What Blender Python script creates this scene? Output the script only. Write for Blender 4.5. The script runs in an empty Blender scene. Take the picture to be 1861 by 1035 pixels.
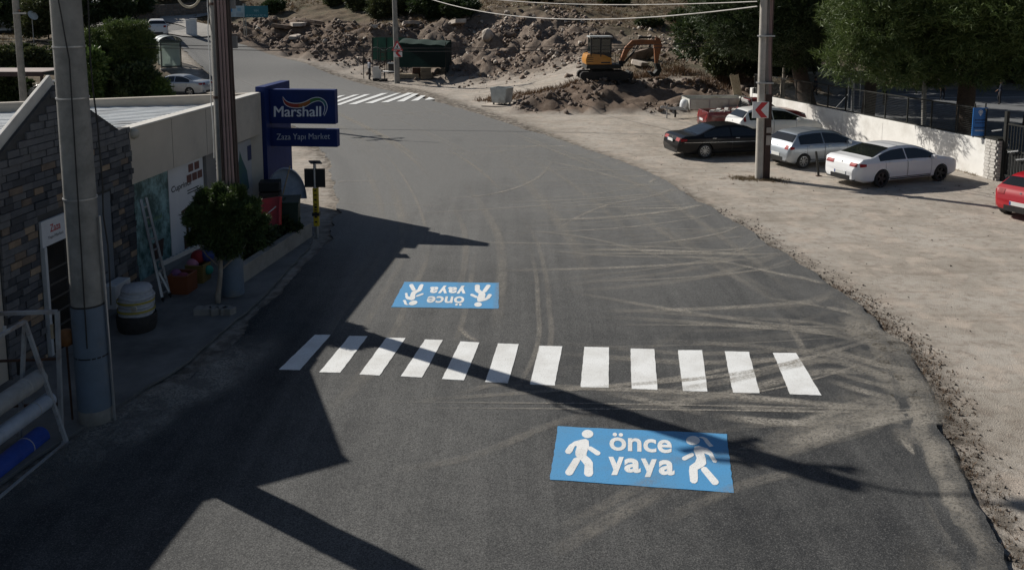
import bpy, bmesh, math, random
import numpy as np
from mathutils import Vector, Matrix
random.seed(7); np.random.seed(7)
R = math.radians
SC = bpy.context.scene
COL = SC.collection
# ------------------------------------------------------------------ camera, sky, sun
F, PPY, PPX, PITCH, HC = 1600.0, 218.0, 930.5, R(7.76), 6.64
cp, sp = math.cos(PITCH), math.sin(PITCH)
cam = bpy.data.cameras.new('camera'); camo = bpy.data.objects.new('camera', cam); COL.objects.link(camo)
camo.location = (0, 0, HC); camo.rotation_euler = (R(90) - PITCH, 0, 0)
cam.sensor_width = 36; cam.lens = 36 * F / 1861; cam.shift_y = -(517.5 - PPY) / 1861
cam.clip_end = 3000; cam.clip_start = .1
SC.camera = camo
SUN_EL = R(34); SUN_AZ = math.atan2(-.817, .577)     # clockwise from +Y, towards the sun
w = bpy.data.worlds.new('World'); SC.world = w; w.use_nodes = True
nt = w.node_tree; sky = nt.nodes.new('ShaderNodeTexSky'); sky.sky_type = 'NISHITA'; sky.sun_disc = False
sky.sun_elevation = SUN_EL; sky.sun_rotation = SUN_AZ; sky.air_density = 1.0; sky.dust_density = 1.0
bg = nt.nodes['Background']; bg.inputs[1].default_value = .05
nt.links.new(sky.outputs[0], bg.inputs[0])
sl = bpy.data.lights.new('sun', 'SUN'); sl.energy = 5.0; sl.angle = R(.5); sl.color = (1, .95, .87)
so = bpy.data.objects.new('sun', sl); COL.objects.link(so)
sd = Vector((.817 * math.cos(SUN_EL), -.577 * math.cos(SUN_EL), -math.sin(SUN_EL)))
so.rotation_euler = sd.to_track_quat('-Z', 'Y').to_euler(); so.location = (-30, 30, 40)
SC.view_settings.view_transform = 'Standard'; SC.view_settings.look = 'None'
SC.view_settings.exposure = .05; SC.view_settings.gamma = 1; SC.view_settings.use_curve_mapping = False
SC.cycles.max_bounces = 6; SC.cycles.transparent_max_bounces = 12
# ------------------------------------------------------------------ measuring: a pixel of the photograph to a place
def ray(px, py):
    a = (px - PPX) / F; b = (py - PPY) / F
    return Vector((a, cp - b * sp, -sp - b * cp))
def at(px, py, d): return Vector((0, 0, HC)) + ray(px, py) * d
def gp(px, py, z=0.0):
    r = ray(px, py); return Vector((0, 0, HC)) + r * ((z - HC) / r.z)
def on_plane(px, py, p0, n):
    r = ray(px, py); c = Vector((0, 0, HC)); return c + r * ((Vector(p0) - c).dot(n) / r.dot(n))
def hz(py, d): return at(PPX, py, d).z
# ------------------------------------------------------------------ materials
MATS = {}
def nodes(name):
    m = bpy.data.materials.new(name); m.use_nodes = True
    return m, m.node_tree, m.node_tree.nodes['Principled BSDF']
def noise(t, scale, detail=4, rough=.6, coord=None):
    n = t.nodes.new('ShaderNodeTexNoise'); n.inputs['Scale'].default_value = scale
    n.inputs['Detail'].default_value = detail; n.inputs['Roughness'].default_value = rough
    if coord is None:
        coord = t.nodes.new('ShaderNodeTexCoord').outputs['Object']
    t.links.new(coord, n.inputs['Vector']); return n
def ramp(t, src, stops):
    r = t.nodes.new('ShaderNodeValToRGB'); el = r.color_ramp.elements
    while len(el) < len(stops): el.new(.5)
    for e, (p, c) in zip(el, stops):
        e.position = p; e.color = (c, c, c, 1) if not hasattr(c, '__len__') else (*c, 1)
    t.links.new(src, r.inputs[0]); return r.outputs[0]
def mix(t, fac, a, b, mode='MIX'):
    m = t.nodes.new('ShaderNodeMix'); m.data_type = 'RGBA'; m.blend_type = mode
    for k, s in ((0, fac), (6, a), (7, b)):
        if hasattr(s, 'is_output') or isinstance(s, bpy.types.NodeSocket): t.links.new(s, m.inputs[k])
        elif k == 0: m.inputs[0].default_value = s
        else: m.inputs[k].default_value = (*s, 1)
    return m.outputs[2]
def bump(t, b, h, strength, dist=.02):
    n = t.nodes.new('ShaderNodeBump'); n.inputs['Strength'].default_value = strength; n.inputs['Distance'].default_value = dist
    t.links.new(h, n.inputs['Height']); t.links.new(n.outputs[0], b.inputs['Normal'])
def pm(name, c, c2=None, scale=3, rough=.7, bmp=0, bs=40, metal=0, coat=0, spec=.5, stain=None):
    if name in MATS: return MATS[name]
    m, t, b = nodes(name)
    if c2 is None: c2 = tuple(x * .78 for x in c)
    co = t.nodes.new('ShaderNodeTexCoord').outputs['Object']
    n = noise(t, scale, 6, .65, co)
    fac = ramp(t, n.outputs[0], [(.32, 0.), (.68, 1.)])
    col = mix(t, fac, c, c2)
    if stain:
        n2 = noise(t, scale * .35, 5, .7, co)
        col = mix(t, ramp(t, n2.outputs[0], [(.5, 0.), (.66, .8)]), col, stain)
    t.links.new(col, b.inputs['Base Color'])
    r2 = t.nodes.new('ShaderNodeMapRange'); r2.inputs[3].default_value = max(0, rough - .08); r2.inputs[4].default_value = min(1, rough + .1)
    t.links.new(n.outputs[0], r2.inputs[0]); t.links.new(r2.outputs[0], b.inputs['Roughness'])
    b.inputs['Metallic'].default_value = metal; b.inputs['Coat Weight'].default_value = coat
    b.inputs['Specular IOR Level'].default_value = spec
    if bmp: bump(t, b, noise(t, bs, 5, .7, co).outputs[0], bmp)
    MATS[name] = m; return m
def glass(name, tint, rough=.04, trans=.0, alpha=1):
    if name in MATS: return MATS[name]
    m, t, b = nodes(name); co = t.nodes.new('ShaderNodeTexCoord').outputs['Object']
    n = noise(t, 2.2, 3, .5, co)
    t.links.new(mix(t, n.outputs[0], tint, tuple(x * .6 for x in tint)), b.inputs['Base Color'])
    b.inputs['Roughness'].default_value = rough; b.inputs['Transmission Weight'].default_value = trans
    b.inputs['Specular IOR Level'].default_value = .8; b.inputs['Alpha'].default_value = alpha
    MATS[name] = m; return m
def paint(name, c, metal=.0, dust=.25):
    if name in MATS: return MATS[name]
    m, t, b = nodes(name); co = t.nodes.new('ShaderNodeTexCoord').outputs['Object']
    n = noise(t, 1.7, 6, .65, co); n2 = noise(t, 60, 2, .5, co)
    col = mix(t, ramp(t, n.outputs[0], [(.35, 0.), (.8, dust)]), c, (.3, .26, .21))
    col = mix(t, ramp(t, n2.outputs[0], [(.5, 0.), (.85, dust * .3)]), col, (.3, .27, .22))
    t.links.new(col, b.inputs['Base Color']); b.inputs['Metallic'].default_value = metal
    b.inputs['Roughness'].default_value = .3; b.inputs['Specular IOR Level'].default_value = .2 if sum(c) < .1 else .5; b.inputs['Coat Weight'].default_value = .22 if sum(c) < .1 else .5; b.inputs['Coat Roughness'].default_value = .08
    MATS[name] = m; return m
def leafmat(name, a, b_, c):
    m, t, b = nodes(name); co = t.nodes.new('ShaderNodeTexCoord').outputs['Object']
    n = noise(t, 1.1, 4, .6, co); n2 = noise(t, 14, 2, .5, co)
    col = mix(t, ramp(t, n.outputs[0], [(.35, 0.), (.65, 1.)]), a, b_)
    col = mix(t, ramp(t, n2.outputs[0], [(.5, 0.), (.72, .7)]), col, c)
    t.links.new(col, b.inputs['Base Color']); b.inputs['Roughness'].default_value = .6
    b.inputs['Subsurface Weight'].default_value = 0
    tr = t.nodes.new('ShaderNodeBsdfTranslucent'); t.links.new(col, tr.inputs[0])
    ms = t.nodes.new('ShaderNodeMixShader'); ms.inputs[0].default_value = .22
    out = t.nodes['Material Output']; t.links.new(b.outputs[0], ms.inputs[1]); t.links.new(tr.outputs[0], ms.inputs[2]); t.links.new(ms.outputs[0], out.inputs[0])
    MATS[name] = m; return m
# ------------------------------------------------------------------ mesh helpers
class M:
    def __init__(s): s.v = []; s.f = []
    def add(s, vs, fs):
        o = len(s.v); s.v += [tuple(p) for p in vs]; s.f += [tuple(i + o for i in q) for q in fs]; return s
    def box(s, c, d, rot=None):
        x, y, z = d[0] / 2, d[1] / 2, d[2] / 2; c = Vector(c)
        vs = [Vector((a * x, b * y, e * z)) for a in (-1, 1) for b in (-1, 1) for e in (-1, 1)]
        if rot is not None: vs = [rot @ p for p in vs]
        return s.add([c + p for p in vs], [(0, 1, 3, 2), (4, 6, 7, 5), (0, 4, 5, 1), (2, 3, 7, 6), (0, 2, 6, 4), (1, 5, 7, 3)])
    def beam(s, a, b, w_, h, up=(0, 0, 1)):
        a, b = Vector(a), Vector(b); d = (b - a).normalized(); u = Vector(up)
        if abs(d.dot(u)) > .98: u = Vector((0, 1, 0))
        x = d.cross(u).normalized() * w_ / 2; y = x.cross(d).normalized() * h / 2
        vs = [p + i * x + j * y for p in (a, b) for i, j in ((-1, -1), (1, -1), (1, 1), (-1, 1))]
        return s.add(vs, [(3, 2, 1, 0), (4, 5, 6, 7), (0, 1, 5, 4), (1, 2, 6, 5), (2, 3, 7, 6), (3, 0, 4, 7)])
    def tube(s, path, r, n=8, cap=True):
        path = [Vector(p) for p in path]; k = len(path); rs = r if hasattr(r, '__len__') else [r] * k
        vs = []; fs = []; ref = None
        for i, p in enumerate(path):
            d = (path[min(i + 1, k - 1)] - path[max(i - 1, 0)]).normalized()
            if ref is None: ref = Vector((1, 0, 0)) if abs(d.x) < .9 else Vector((0, 1, 0))
            x = (ref - d * ref.dot(d)).normalized(); y = d.cross(x); ref = x
            vs += [p + (x * math.cos(2 * math.pi * j / n) + y * math.sin(2 * math.pi * j / n)) * rs[i] for j in range(n)]
        for i in range(k - 1):
            for j in range(n): fs.append((i * n + j, i * n + (j + 1) % n, (i + 1) * n + (j + 1) % n, (i + 1) * n + j))
        if cap: fs += [tuple(range(n))[::-1], tuple((k - 1) * n + j for j in range(n))]
        return s.add(vs, fs)
    def lathe(s, prof, n=16, mat=None, caps=True):
        vs = [Vector((r * math.cos(2 * math.pi * j / n), r * math.sin(2 * math.pi * j / n), z)) for r, z in prof for j in range(n)]
        if mat is not None: vs = [mat @ p for p in vs]
        fs = [(i * n + j, i * n + (j + 1) % n, (i + 1) * n + (j + 1) % n, (i + 1) * n + j) for i in range(len(prof) - 1) for j in range(n)]
        if caps and prof[0][0] > 1e-5: fs.append(tuple(range(n))[::-1])
        if caps and prof[-1][0] > 1e-5: fs.append(tuple((len(prof) - 1) * n + j for j in range(n)))
        return s.add(vs, fs)
    def prism(s, pts, ext):
        n = len(pts); e = Vector(ext); pts = [Vector(p) for p in pts]
        return s.add(pts + [p + e for p in pts], [tuple(range(n))[::-1], tuple(range(n, 2 * n))] + [(i, (i + 1) % n, n + (i + 1) % n, n + i) for i in range(n)])
    def poly(s, pts): return s.add(pts, [tuple(range(len(pts)))])
    def grid(s, fn, nu, nv):
        vs = [fn(i / nu, j / nv) for i in range(nu + 1) for j in range(nv + 1)]; w_ = nv + 1
        return s.add(vs, [(i * w_ + j, (i + 1) * w_ + j, (i + 1) * w_ + j + 1, i * w_ + j + 1) for i in range(nu) for j in range(nv)])
    def mesh(s, name, mat, smooth=None, bevel=0, fix=True):
        me = bpy.data.meshes.new(name); me.from_pydata(s.v, [], s.f)
        if fix or bevel:
            bm = bmesh.new(); bm.from_mesh(me)
            bmesh.ops.remove_doubles(bm, verts=bm.verts, dist=1e-5)
            if fix: bmesh.ops.recalc_face_normals(bm, faces=bm.faces)
            if bevel: bmesh.ops.bevel(bm, geom=[e for e in bm.edges if len(e.link_faces) == 2 and e.calc_face_angle() > .5], offset=bevel, segments=2, affect='EDGES', profile=.6)
            bm.to_mesh(me); bm.free()
        if smooth is not None:
            me.shade_smooth(); me.set_sharp_from_angle(angle=R(smooth))
        me.materials.append(mat); me.update(); return me
    def build(s, name, mat, parent=None, smooth=None, bevel=0, fix=True):
        return link(name, s.mesh(name, mat, smooth, bevel, fix), parent)
def link(name, me, parent=None):
    o = bpy.data.objects.new(name, me); COL.objects.link(o); o.parent = parent; return o
def thing(name, label, cat, loc=(0, 0, 0), rz=0, group=None):
    o = bpy.data.objects.new(name, None); COL.objects.link(o); o.empty_display_size = .2
    o.location = loc; o.rotation_euler = (0, 0, rz); return tag(o, label, cat, group)
def tag(o, label, cat, group=None, kind=None):
    if label: o['label'] = label
    if cat: o['category'] = cat
    if group: o['group'] = group
    if kind: o['kind'] = kind
    return o
def struct(o, label=None):
    o['kind'] = 'structure'
    if label: o['label'] = label
    return o
def dup(root, loc, rz, label=None):
    r = root.copy(); COL.objects.link(r); r.location = loc; r.rotation_euler = (0, 0, rz)
    if label: r['label'] = label
    def rec(a, b):
        for ch in a.children:
            c = ch.copy(); COL.objects.link(c); c.parent = b; rec(ch, c)
    rec(root, r); return r
def applied(o):      # evaluated mesh of an object with modifiers, object freed
    dg = bpy.context.evaluated_depsgraph_get(); me = bpy.data.meshes.new_from_object(o.evaluated_get(dg))
    bpy.data.objects.remove(o); return me
_tc = {}
def text_geo(body, bold=0.0):    # unit box text: verts (x,y) normalised to 0..1, faces, aspect w/h
    k = (body, bold)
    if k in _tc: return _tc[k]
    cu = bpy.data.curves.new('t', 'FONT'); cu.body = body; cu.size = 1; cu.resolution_u = 4; cu.fill_mode = 'FRONT'; cu.offset = bold
    o = bpy.data.objects.new('t', cu); COL.objects.link(o); me = applied(o)
    vs = [tuple(v.co) for v in me.vertices]; fs = [tuple(p.vertices) for p in me.polygons]; bpy.data.meshes.remove(me)
    xs = [v[0] for v in vs]; ys = [v[1] for v in vs]; x0, x1, y0, y1 = min(xs), max(xs), min(ys), max(ys)
    _tc[k] = ([((v[0] - x0) / (x1 - x0), (v[1] - y0) / (y1 - y0)) for v in vs], fs, (x1 - x0) / (y1 - y0)); return _tc[k]
def text_on(m, body, fn, bold=0.0):   # fn(u,v) -> point, (0,0) lower left
    vs, fs, a = text_geo(body, bold); m.add([fn(u, v) for u, v in vs], fs)
def quad_fn(bl, br, tr, tl):
    bl, br, tr, tl = map(Vector, (bl, br, tr, tl))
    return lambda u, v: bl.lerp(br, u).lerp(tl.lerp(tr, u), v)
# ------------------------------------------------------------------ numpy noise
_perm = np.random.RandomState(3).rand(256, 256)
def vnoise(x, y):
    xi = np.floor(x).astype(int); yi = np.floor(y).astype(int); fx = x - xi; fy = y - yi
    fx = fx * fx * (3 - 2 * fx); fy = fy * fy * (3 - 2 * fy); g = lambda a, b: _perm[a % 256, b % 256]
    return (g(xi, yi) * (1 - fx) + g(xi + 1, yi) * fx) * (1 - fy) + (g(xi, yi + 1) * (1 - fx) + g(xi + 1, yi + 1) * fx) * fy - .5
def fbm(x, y, sc, oct=5, gain=.5):
    r = 0; a = 1
    for i in range(oct): r = r + a * vnoise(x * sc + 17.3 * i, y * sc + 9.1 * i); sc *= 2.03; a *= gain
    return r
# ------------------------------------------------------------------ materials used in many places
concrete = pm('weathered concrete', (.30, .285, .26), (.22, .21, .195), 2.5, .85, .25, 60, stain=(.16, .15, .135))
pole_conc = pm('pole concrete', (.30, .29, .265), (.2, .195, .18), 3, .85, .3, 45, stain=(.15, .145, .13))
white_wall = pm('white limewash', (.80, .79, .76), (.7, .69, .66), 1.2, .85, .12, 18, stain=(.55, .53, .49))
black_plastic = pm('black plastic', (.012, .012, .013), (.02, .02, .02), 8, .5)
dark_metal = pm('dark painted metal', (.014, .016, .015), (.024, .024, .021), 6, .6, spec=.3)
steel = pm('galvanised steel', (.42, .43, .44), (.3, .31, .32), 5, .4, metal=.7)
rubber = pm('rubber', (.015, .015, .015), (.035, .032, .03), 12, .85)
rust = pm('rusty brown steel', (.045, .022, .015), (.075, .035, .02), 6, .75, .2)
white_paint = pm('white metal paint', (.75, .76, .76), (.62, .63, .62), 4, .45)
wood = pm('weathered wood', (.42, .35, .25), (.28, .22, .15), 9, .8, .3, 30)
red_refl = pm('red reflective sheet', (.55, .02, .03), (.45, .02, .03), 5, .4)
# ------------------------------------------------------------------ terrain
ctrl = []
def C(px, py, d): p = at(px, py, d); ctrl.append(tuple(p))
for X in range(-9, 22, 6):
    for Y in (-8, 2, 12, 22, 32, 42, 50): ctrl.append((X, Y, 0))
for X in (-16, -22): 
    for Y in (0, 15, 30, 45, 57): ctrl.append((X, Y, 0))
for q in ((640, 141, 71.5), (560, 112, 77), (480, 95, 82.5), (395, 80, 87), (385, 141, 70), (345, 120, 71), (330, 92, 78), (300, 61, 83), (330, 52, 90),
          (290, 40, 95), (380, 20, 104), (700, 158, 66), (780, 180, 58.5), (470, 165, 64), (540, 185, 57.5),
          # rubble mound and soil heaps
          (660, 122, 78), (600, 104, 81), (520, 88, 85), (450, 70, 87), (430, 40, 96), (480, 38, 94), (540, 30, 95), (600, 34, 92), (650, 36, 90), (700, 52, 85), (660, 80, 81.5),
          (740, 55, 86), (800, 45, 86), (860, 30, 86), (950, 14, 86), (1010, 40, 82), (1060, 75, 76), (850, 95, 79), (950, 85, 77), (1000, 110, 71), (900, 136, 71), (820, 141, 73), (1010, 134, 66),
          # flat bench with the excavator, bank down to the car park
          (960, 152, 62), (1040, 150, 58.5), (1090, 149, 57), (1150, 149, 57), (1210, 148, 57.5), (1280, 150, 57), (1350, 150, 57), (1000, 170, 56.5), (1100, 163, 55), (1200, 165, 54.8), (1300, 166, 54.6),
          (1000, 203, 52.4), (1100, 206, 51.6), (1200, 208, 51), (1300, 211, 50.5), (940, 190, 56), (910, 191, 55.6), (870, 180, 59), (840, 165, 64.5),
          # hill above
          (1120, 100, 67), (1200, 95, 68), (1280, 105, 66), (1100, 50, 80), (1200, 45, 82), (1280, 50, 80), (1100, 0, 100), (1200, 0, 100), (1300, 0, 98), (980, -8, 100), (850, -5, 102), (700, -5, 104), (560, -5, 106), (460, -5, 108),
          # left side
          (60, 95, 76), (60, 118, 67), (20, 52, 92), (150, 30, 97), (220, 20, 100), (150, 110, 70), (60, 160, 60), (160, 170, 60), (250, 150, 62), (300, 10, 104)): C(*q)
ctrl += [(22, 55, 0), (28, 50, 0), (36, 50, 0), (30, 40, 0), (40, 40, 0), (30, 25, 0), (24, 20, 0), (24, 10, 0), (45, 30, 0), (25, 64, 0), (35, 66, .3), (45, 60, .4), (45, 80, 4), (30, 82, 5), (24, 75, 3.5), (30, 20, 0), (60, 40, 1), (60, 70, 4), (90, 40, 4)]
ctrl += [(-30, 10, 0), (-40, 30, .2), (-60, 50, 1.5), (-60, 0, 0), (-50, 72, 3), (-70, 90, 6), (40, -10, 0), (0, -40, -1), (60, -40, -1), (-60, -40, -1), (0, -100, -4), (90, -100, -4), (-90, -100, -4)]
for X in (-120, -60, -20, 20, 60, 120): ctrl += [(X, 130, 17), (X, 200, 38), (X, 400, 95)]
ctrl += [(-140, 60, 6), (140, 60, 10), (-200, -50, -2), (200, -50, 0), (-300, 200, 45), (300, 200, 45), (-300, 450, 110), (300, 450, 110)]
CT = np.array(ctrl); _A = np.sqrt(((CT[:, None, :2] - CT[None, :, :2]) ** 2).sum(-1) + 3.0 ** 2)
_W = np.linalg.solve(_A - np.eye(len(CT)) * .6, CT[:, 2])
def smooth01(t): t = np.clip(t, 0, 1); return t * t * (3 - 2 * t)
def crom(pts, n):
    P = [np.array(p, float) for p in pts]; P = [2 * P[0] - P[1]] + P + [2 * P[-1] - P[-2]]; out = []
    for i in range(1, len(P) - 2):
        for j in range(n):
            t = j / n; a, b, c, d = P[i - 1:i + 3]
            out.append(.5 * (2 * b + (c - a) * t + (2 * a - 5 * b + 4 * c - d) * t * t + (3 * b - a - 3 * c + d) * t ** 3))
    out.append(P[-2]); return np.array(out)
RL = [(-12, -24), (-10, -10), (-8.5, 4), (-6.8, 11.65), (-5.6, 15.5), (-5.3, 18.6), (-5.1, 24.6), (-6.5, 31.5), (-8.4, 38.5), (-11.5, 46), (-16, 55.5), (-20.3, 64), (-24, 70), (-26.6, 74), (-29.4, 79), (-33, 83.5), (-38, 88), (-50, 96), (-66, 106)]
RR = [(0, -24), (2.5, -10), (4.6, 4), (6.3, 11.6), (7.4, 15.5), (7.5, 18.8), (6.85, 24.4), (5.2, 33.5), (3.0, 39.5), (.84, 44.7), (-3, 53.5), (-6.6, 60.5), (-12.9, 70.5), (-17.8, 76.8), (-23, 82.5), (-28, 87.4), (-33, 92.5), (-46, 101), (-62, 112)]
NS = 12
rl, rr = crom(RL, NS), crom(RR, NS)
rc = (rl + rr) / 2; rw = np.sqrt(((rl - rr) ** 2).sum(1)) / 2
def road_d(x, y):    # signed distance outside the road edge (negative inside), roughly
    x = np.atleast_1d(np.asarray(x, float)); y = np.atleast_1d(np.asarray(y, float)); out = np.empty(x.shape)
    for i in range(0, len(x), 20000):
        d = np.sqrt((x[i:i + 20000, None] - rc[None, :, 0]) ** 2 + (y[i:i + 20000, None] - rc[None, :, 1]) ** 2)
        k = d.argmin(1); out[i:i + 20000] = d[np.arange(len(k)), k] - rw[k]
    return out
# places of special ground, all measured from the photograph
def blob(x, y, c, r): return np.exp(-(((x - c[0]) / r[0]) ** 2 + ((y - c[1]) / r[1]) ** 2))
MND = [at(860, 70, 80), at(950, 50, 79), at(790, 75, 81), at(1010, 80, 74), at(900, 100, 76)]
SOIL = [at(480, 60, 89), at(540, 60, 88), at(600, 70, 86), at(650, 85, 83), at(440, 55, 91)]
def masks(x, y, rd):
    rub = np.clip(sum(blob(x, y, (p.x, p.y), (5.5, 5)) for p in MND), 0, 1)
    soil = np.clip(sum(blob(x, y, (p.x, p.y), (4.5, 4)) for p in SOIL), 0, 1)
    bank = smooth01((x + 1) / 3) * smooth01((19 - x) / 3) * smooth01((y - 50.8) / 1.2) * smooth01((58.5 - y) / 2.5)
    hill = np.maximum(smooth01((y - 72 + np.clip(x, -40, 30) * .35) / 12) * smooth01((rd - 1) / 6), .85 * smooth01((y - 57.5) / 2.5) * smooth01((x - 5) / 3) * smooth01((24 - x) / 4))
    left = smooth01((-x - 16) / 6) * smooth01((y - 52) / 10) * smooth01((rd - .5) / 3)
    return rub, soil, bank, np.clip(np.maximum(hill, left), 0, 1)
def terrain(x, y, fine=True):
    x = np.atleast_1d(np.asarray(x, float)); y = np.atleast_1d(np.asarray(y, float)); z = np.zeros(x.shape)
    for i in range(0, len(x), 20000):
        z[i:i + 20000] = np.sqrt((x[i:i + 20000, None] - CT[None, :, 0]) ** 2 + (y[i:i + 20000, None] - CT[None, :, 1]) ** 2 + 9.0) @ _W
    z = np.sign(z) * np.maximum(np.abs(z) - .12, 0)
    flat = smooth01((51.0 - y) / 2.0) * smooth01((x + 9) / 1) * smooth01((40 - x) / 5) + smooth01((56 - y) / 2) * smooth01((1 - x) / 1) * smooth01((x + 24) / 1)
    z = z * (1 - np.clip(flat, 0, 1))
    rd = road_d(x, y); rub, soil, bank, hill = masks(x, y, rd)
    off = smooth01(rd / .8)
    if fine:
        amp = .02 + 1.3 * rub + .7 * soil + .6 * bank + .35 * hill
        z = z + off * amp * fbm(x, y, .55, 6, .58) + off * (.5 * hill) * fbm(x, y, .12, 3)
        z = z + off * (bank + rub + soil) * .7 * np.abs(fbm(x + 9, y, .8, 4))
    return z - .05 * (1 - smooth01((rd + .75) / .4))
def TZ(x, y): return float(terrain([x], [y])[0])
def axis(a, b, step, lo, hi):
    r = list(np.arange(a, b, step)); s = step; v = r[-1]
    while v < hi: s *= 1.25; v += s; r.append(v)
    s = step; v = a; l = []
    while v > lo: s *= 1.25; v -= s; l.append(v)
    return np.array(l[::-1] + r)
ax = axis(-46, 34, .33, -600, 600); ay = axis(4, 112, .33, -200, 700)
gx, gy = np.meshgrid(ax, ay, indexing='ij'); gx = gx.ravel(); gy = gy.ravel()
gz = terrain(gx, gy); grd = road_d(gx, gy); rub, soil, bank, hill = masks(gx, gy, grd)
nx, ny = len(ax), len(ay)
me = bpy.data.meshes.new('ground'); idx = np.arange(nx * ny).reshape(nx, ny)
q = np.stack([idx[:-1, :-1], idx[1:, :-1], idx[1:, 1:], idx[:-1, 1:]], -1).reshape(-1, 4)
me.vertices.add(nx * ny); me.vertices.foreach_set('co', np.stack([gx, gy, gz], 1).ravel())
me.loops.add(q.size); me.loops.foreach_set('vertex_index', q.ravel())
me.polygons.add(len(q)); me.polygons.foreach_set('loop_start', np.arange(0, q.size, 4))
me.update(calc_edges=True); me.shade_smooth()
edge = np.exp(-np.clip(grd, 0, 9) / .35) * smooth01((gy - 2) / 5)
at_ = me.color_attributes.new('soil', 'FLOAT_COLOR', 'POINT')
at_.data.foreach_set('color', np.stack([np.clip(soil * 1.2 + bank * 1.1 + .5 * rub, 0, 1), hill, rub, edge], 1).ravel())
m, t, b = nodes('bare earth'); co = t.nodes.new('ShaderNodeTexCoord').outputs['Object']
va = t.nodes.new('ShaderNodeVertexColor'); va.layer_name = 'soil'; sx = t.nodes.new('ShaderNodeSeparateColor'); t.links.new(va.outputs[0], sx.inputs[0])
n1 = noise(t, .35, 6, .62, co); n2 = noise(t, 3.2, 6, .7, co); n3 = noise(t, 38, 3, .7, co); n4 = noise(t, 1.1, 5, .65, co)
lot = mix(t, ramp(t, n1.outputs[0], [(.38, 0.), (.62, 1.)]), (.445, .405, .355), (.33, .295, .25))
lot = mix(t, ramp(t, n2.outputs[0], [(.48, 0.), (.68, .75)]), lot, (.23, .19, .155))
lot = mix(t, ramp(t, n4.outputs[0], [(.5, 0.), (.63, .8)]), lot, (.48, .41, .345))
# shallow stretched wheel marks in the trodden earth
mp = t.nodes.new('ShaderNodeMapping'); mp.inputs['Scale'].default_value = (.5, 2.6, 1); mp.inputs['Rotation'].default_value = (0, 0, R(-14)); t.links.new(co, mp.inputs[0])
n6 = noise(t, .9, 6, .7, mp.outputs[0]); lot = mix(t, ramp(t, n6.outputs[0], [(.54, 0.), (.66, .5)]), lot, (.22, .18, .145))
lot = mix(t, ramp(t, n3.outputs[0], [(.6, 0.), (.78, .5)]), lot, (.16, .135, .115))
soilc = mix(t, ramp(t, n2.outputs[0], [(.35, 0.), (.65, 1.)]), (.115, .08, .06), (.195, .15, .115))
grass = mix(t, ramp(t, n2.outputs[0], [(.36, 0.), (.62, 1.)]), (.165, .122, .075), (.085, .066, .046))
grass = mix(t, ramp(t, n1.outputs[0], [(.48, 0.), (.64, .75)]), grass, (.075, .075, .04))
rubc = mix(t, ramp(t, n2.outputs[0], [(.38, 0.), (.66, 1.)]), (.135, .1, .078), (.25, .205, .165))
c = mix(t, sx.outputs[1], lot, grass); c = mix(t, sx.outputs[0], c, soilc); c = mix(t, sx.outputs[2], c, rubc)
sepa = t.nodes.new('ShaderNodeMath'); sepa.operation = 'MULTIPLY'; t.links.new(va.outputs['Alpha'], sepa.inputs[0])
t.links.new(ramp(t, n2.outputs[0], [(.4, .35), (.56, 1.)]), sepa.inputs[1])
c = mix(t, sepa.outputs[0], c, (.085, .072, .058))
t.links.new(c, b.inputs['Base Color']); b.inputs['Roughness'].default_value = .95; b.inputs['Specular IOR Level'].default_value = .2
mm = t.nodes.new('ShaderNodeMath'); mm.operation = 'ADD'; t.links.new(n2.outputs[0], mm.inputs[0]); t.links.new(n3.outputs[0], mm.inputs[1])
bump(t, b, mm.outputs[0], .5, .06)
me.materials.append(m); ground = struct(link('ground', me))
# ------------------------------------------------------------------ road
def rz(x, y): return terrain(x, y, False) + .05 + .012
NC = 40
t_ = np.linspace(0, 1, NC + 1)
jl = fbm(rl[:, 0] * 3, rl[:, 1] * 3, .9, 4) * .28; jr = fbm(rr[:, 0] * 3, rr[:, 1] * 3, .9, 4) * .3
def densify(a, k): 
    i = np.linspace(0, len(a) - 1, (len(a) - 1) * k + 1); return np.stack([np.interp(i, np.arange(len(a)), a[:, j]) for j in range(2)], 1)
dl, dr = densify(rl, 6), densify(rr, 6)
dirv = (dr - dl) / np.sqrt(((dr - dl) ** 2).sum(1))[:, None]
dl = dl + dirv * (fbm(dl[:, 0], dl[:, 1], 1.3, 5, .5) * .25)[:, None]; dr = dr + dirv * (fbm(dr[:, 0], dr[:, 1], 1.3, 5, .5) * .2)[:, None]
rp = dl[:, None, :] * (1 - t_)[None, :, None] + dr[:, None, :] * t_[None, :, None]
rx, ry = rp[..., 0].ravel(), rp[..., 1].ravel(); rzv = rz(rx, ry)
K = len(dl); vv = np.stack([rx, ry, rzv], 1)
me = bpy.data.meshes.new('road'); idx = np.arange(K * (NC + 1)).reshape(K, NC + 1)
q = np.stack([idx[:-1, :-1], idx[:-1, 1:], idx[1:, 1:], idx[1:, :-1]], -1).reshape(-1, 4).tolist()
ov = len(vv); lo_l = vv[idx[:, 0]] - [0, 0, .12]; lo_r = vv[idx[:, -1]] - [0, 0, .12]
allv = np.concatenate([vv, lo_l, lo_r])
for i in range(K - 1):
    q.append([int(idx[i, 0]), int(idx[i + 1, 0]), ov + i + 1, ov + i]); q.append([int(idx[i + 1, -1]), int(idx[i, -1]), ov + K + i, ov + K + i + 1])
me.from_pydata(allv.tolist(), [], q); me.shade_smooth(); me.set_sharp_from_angle(angle=R(40))
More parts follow.
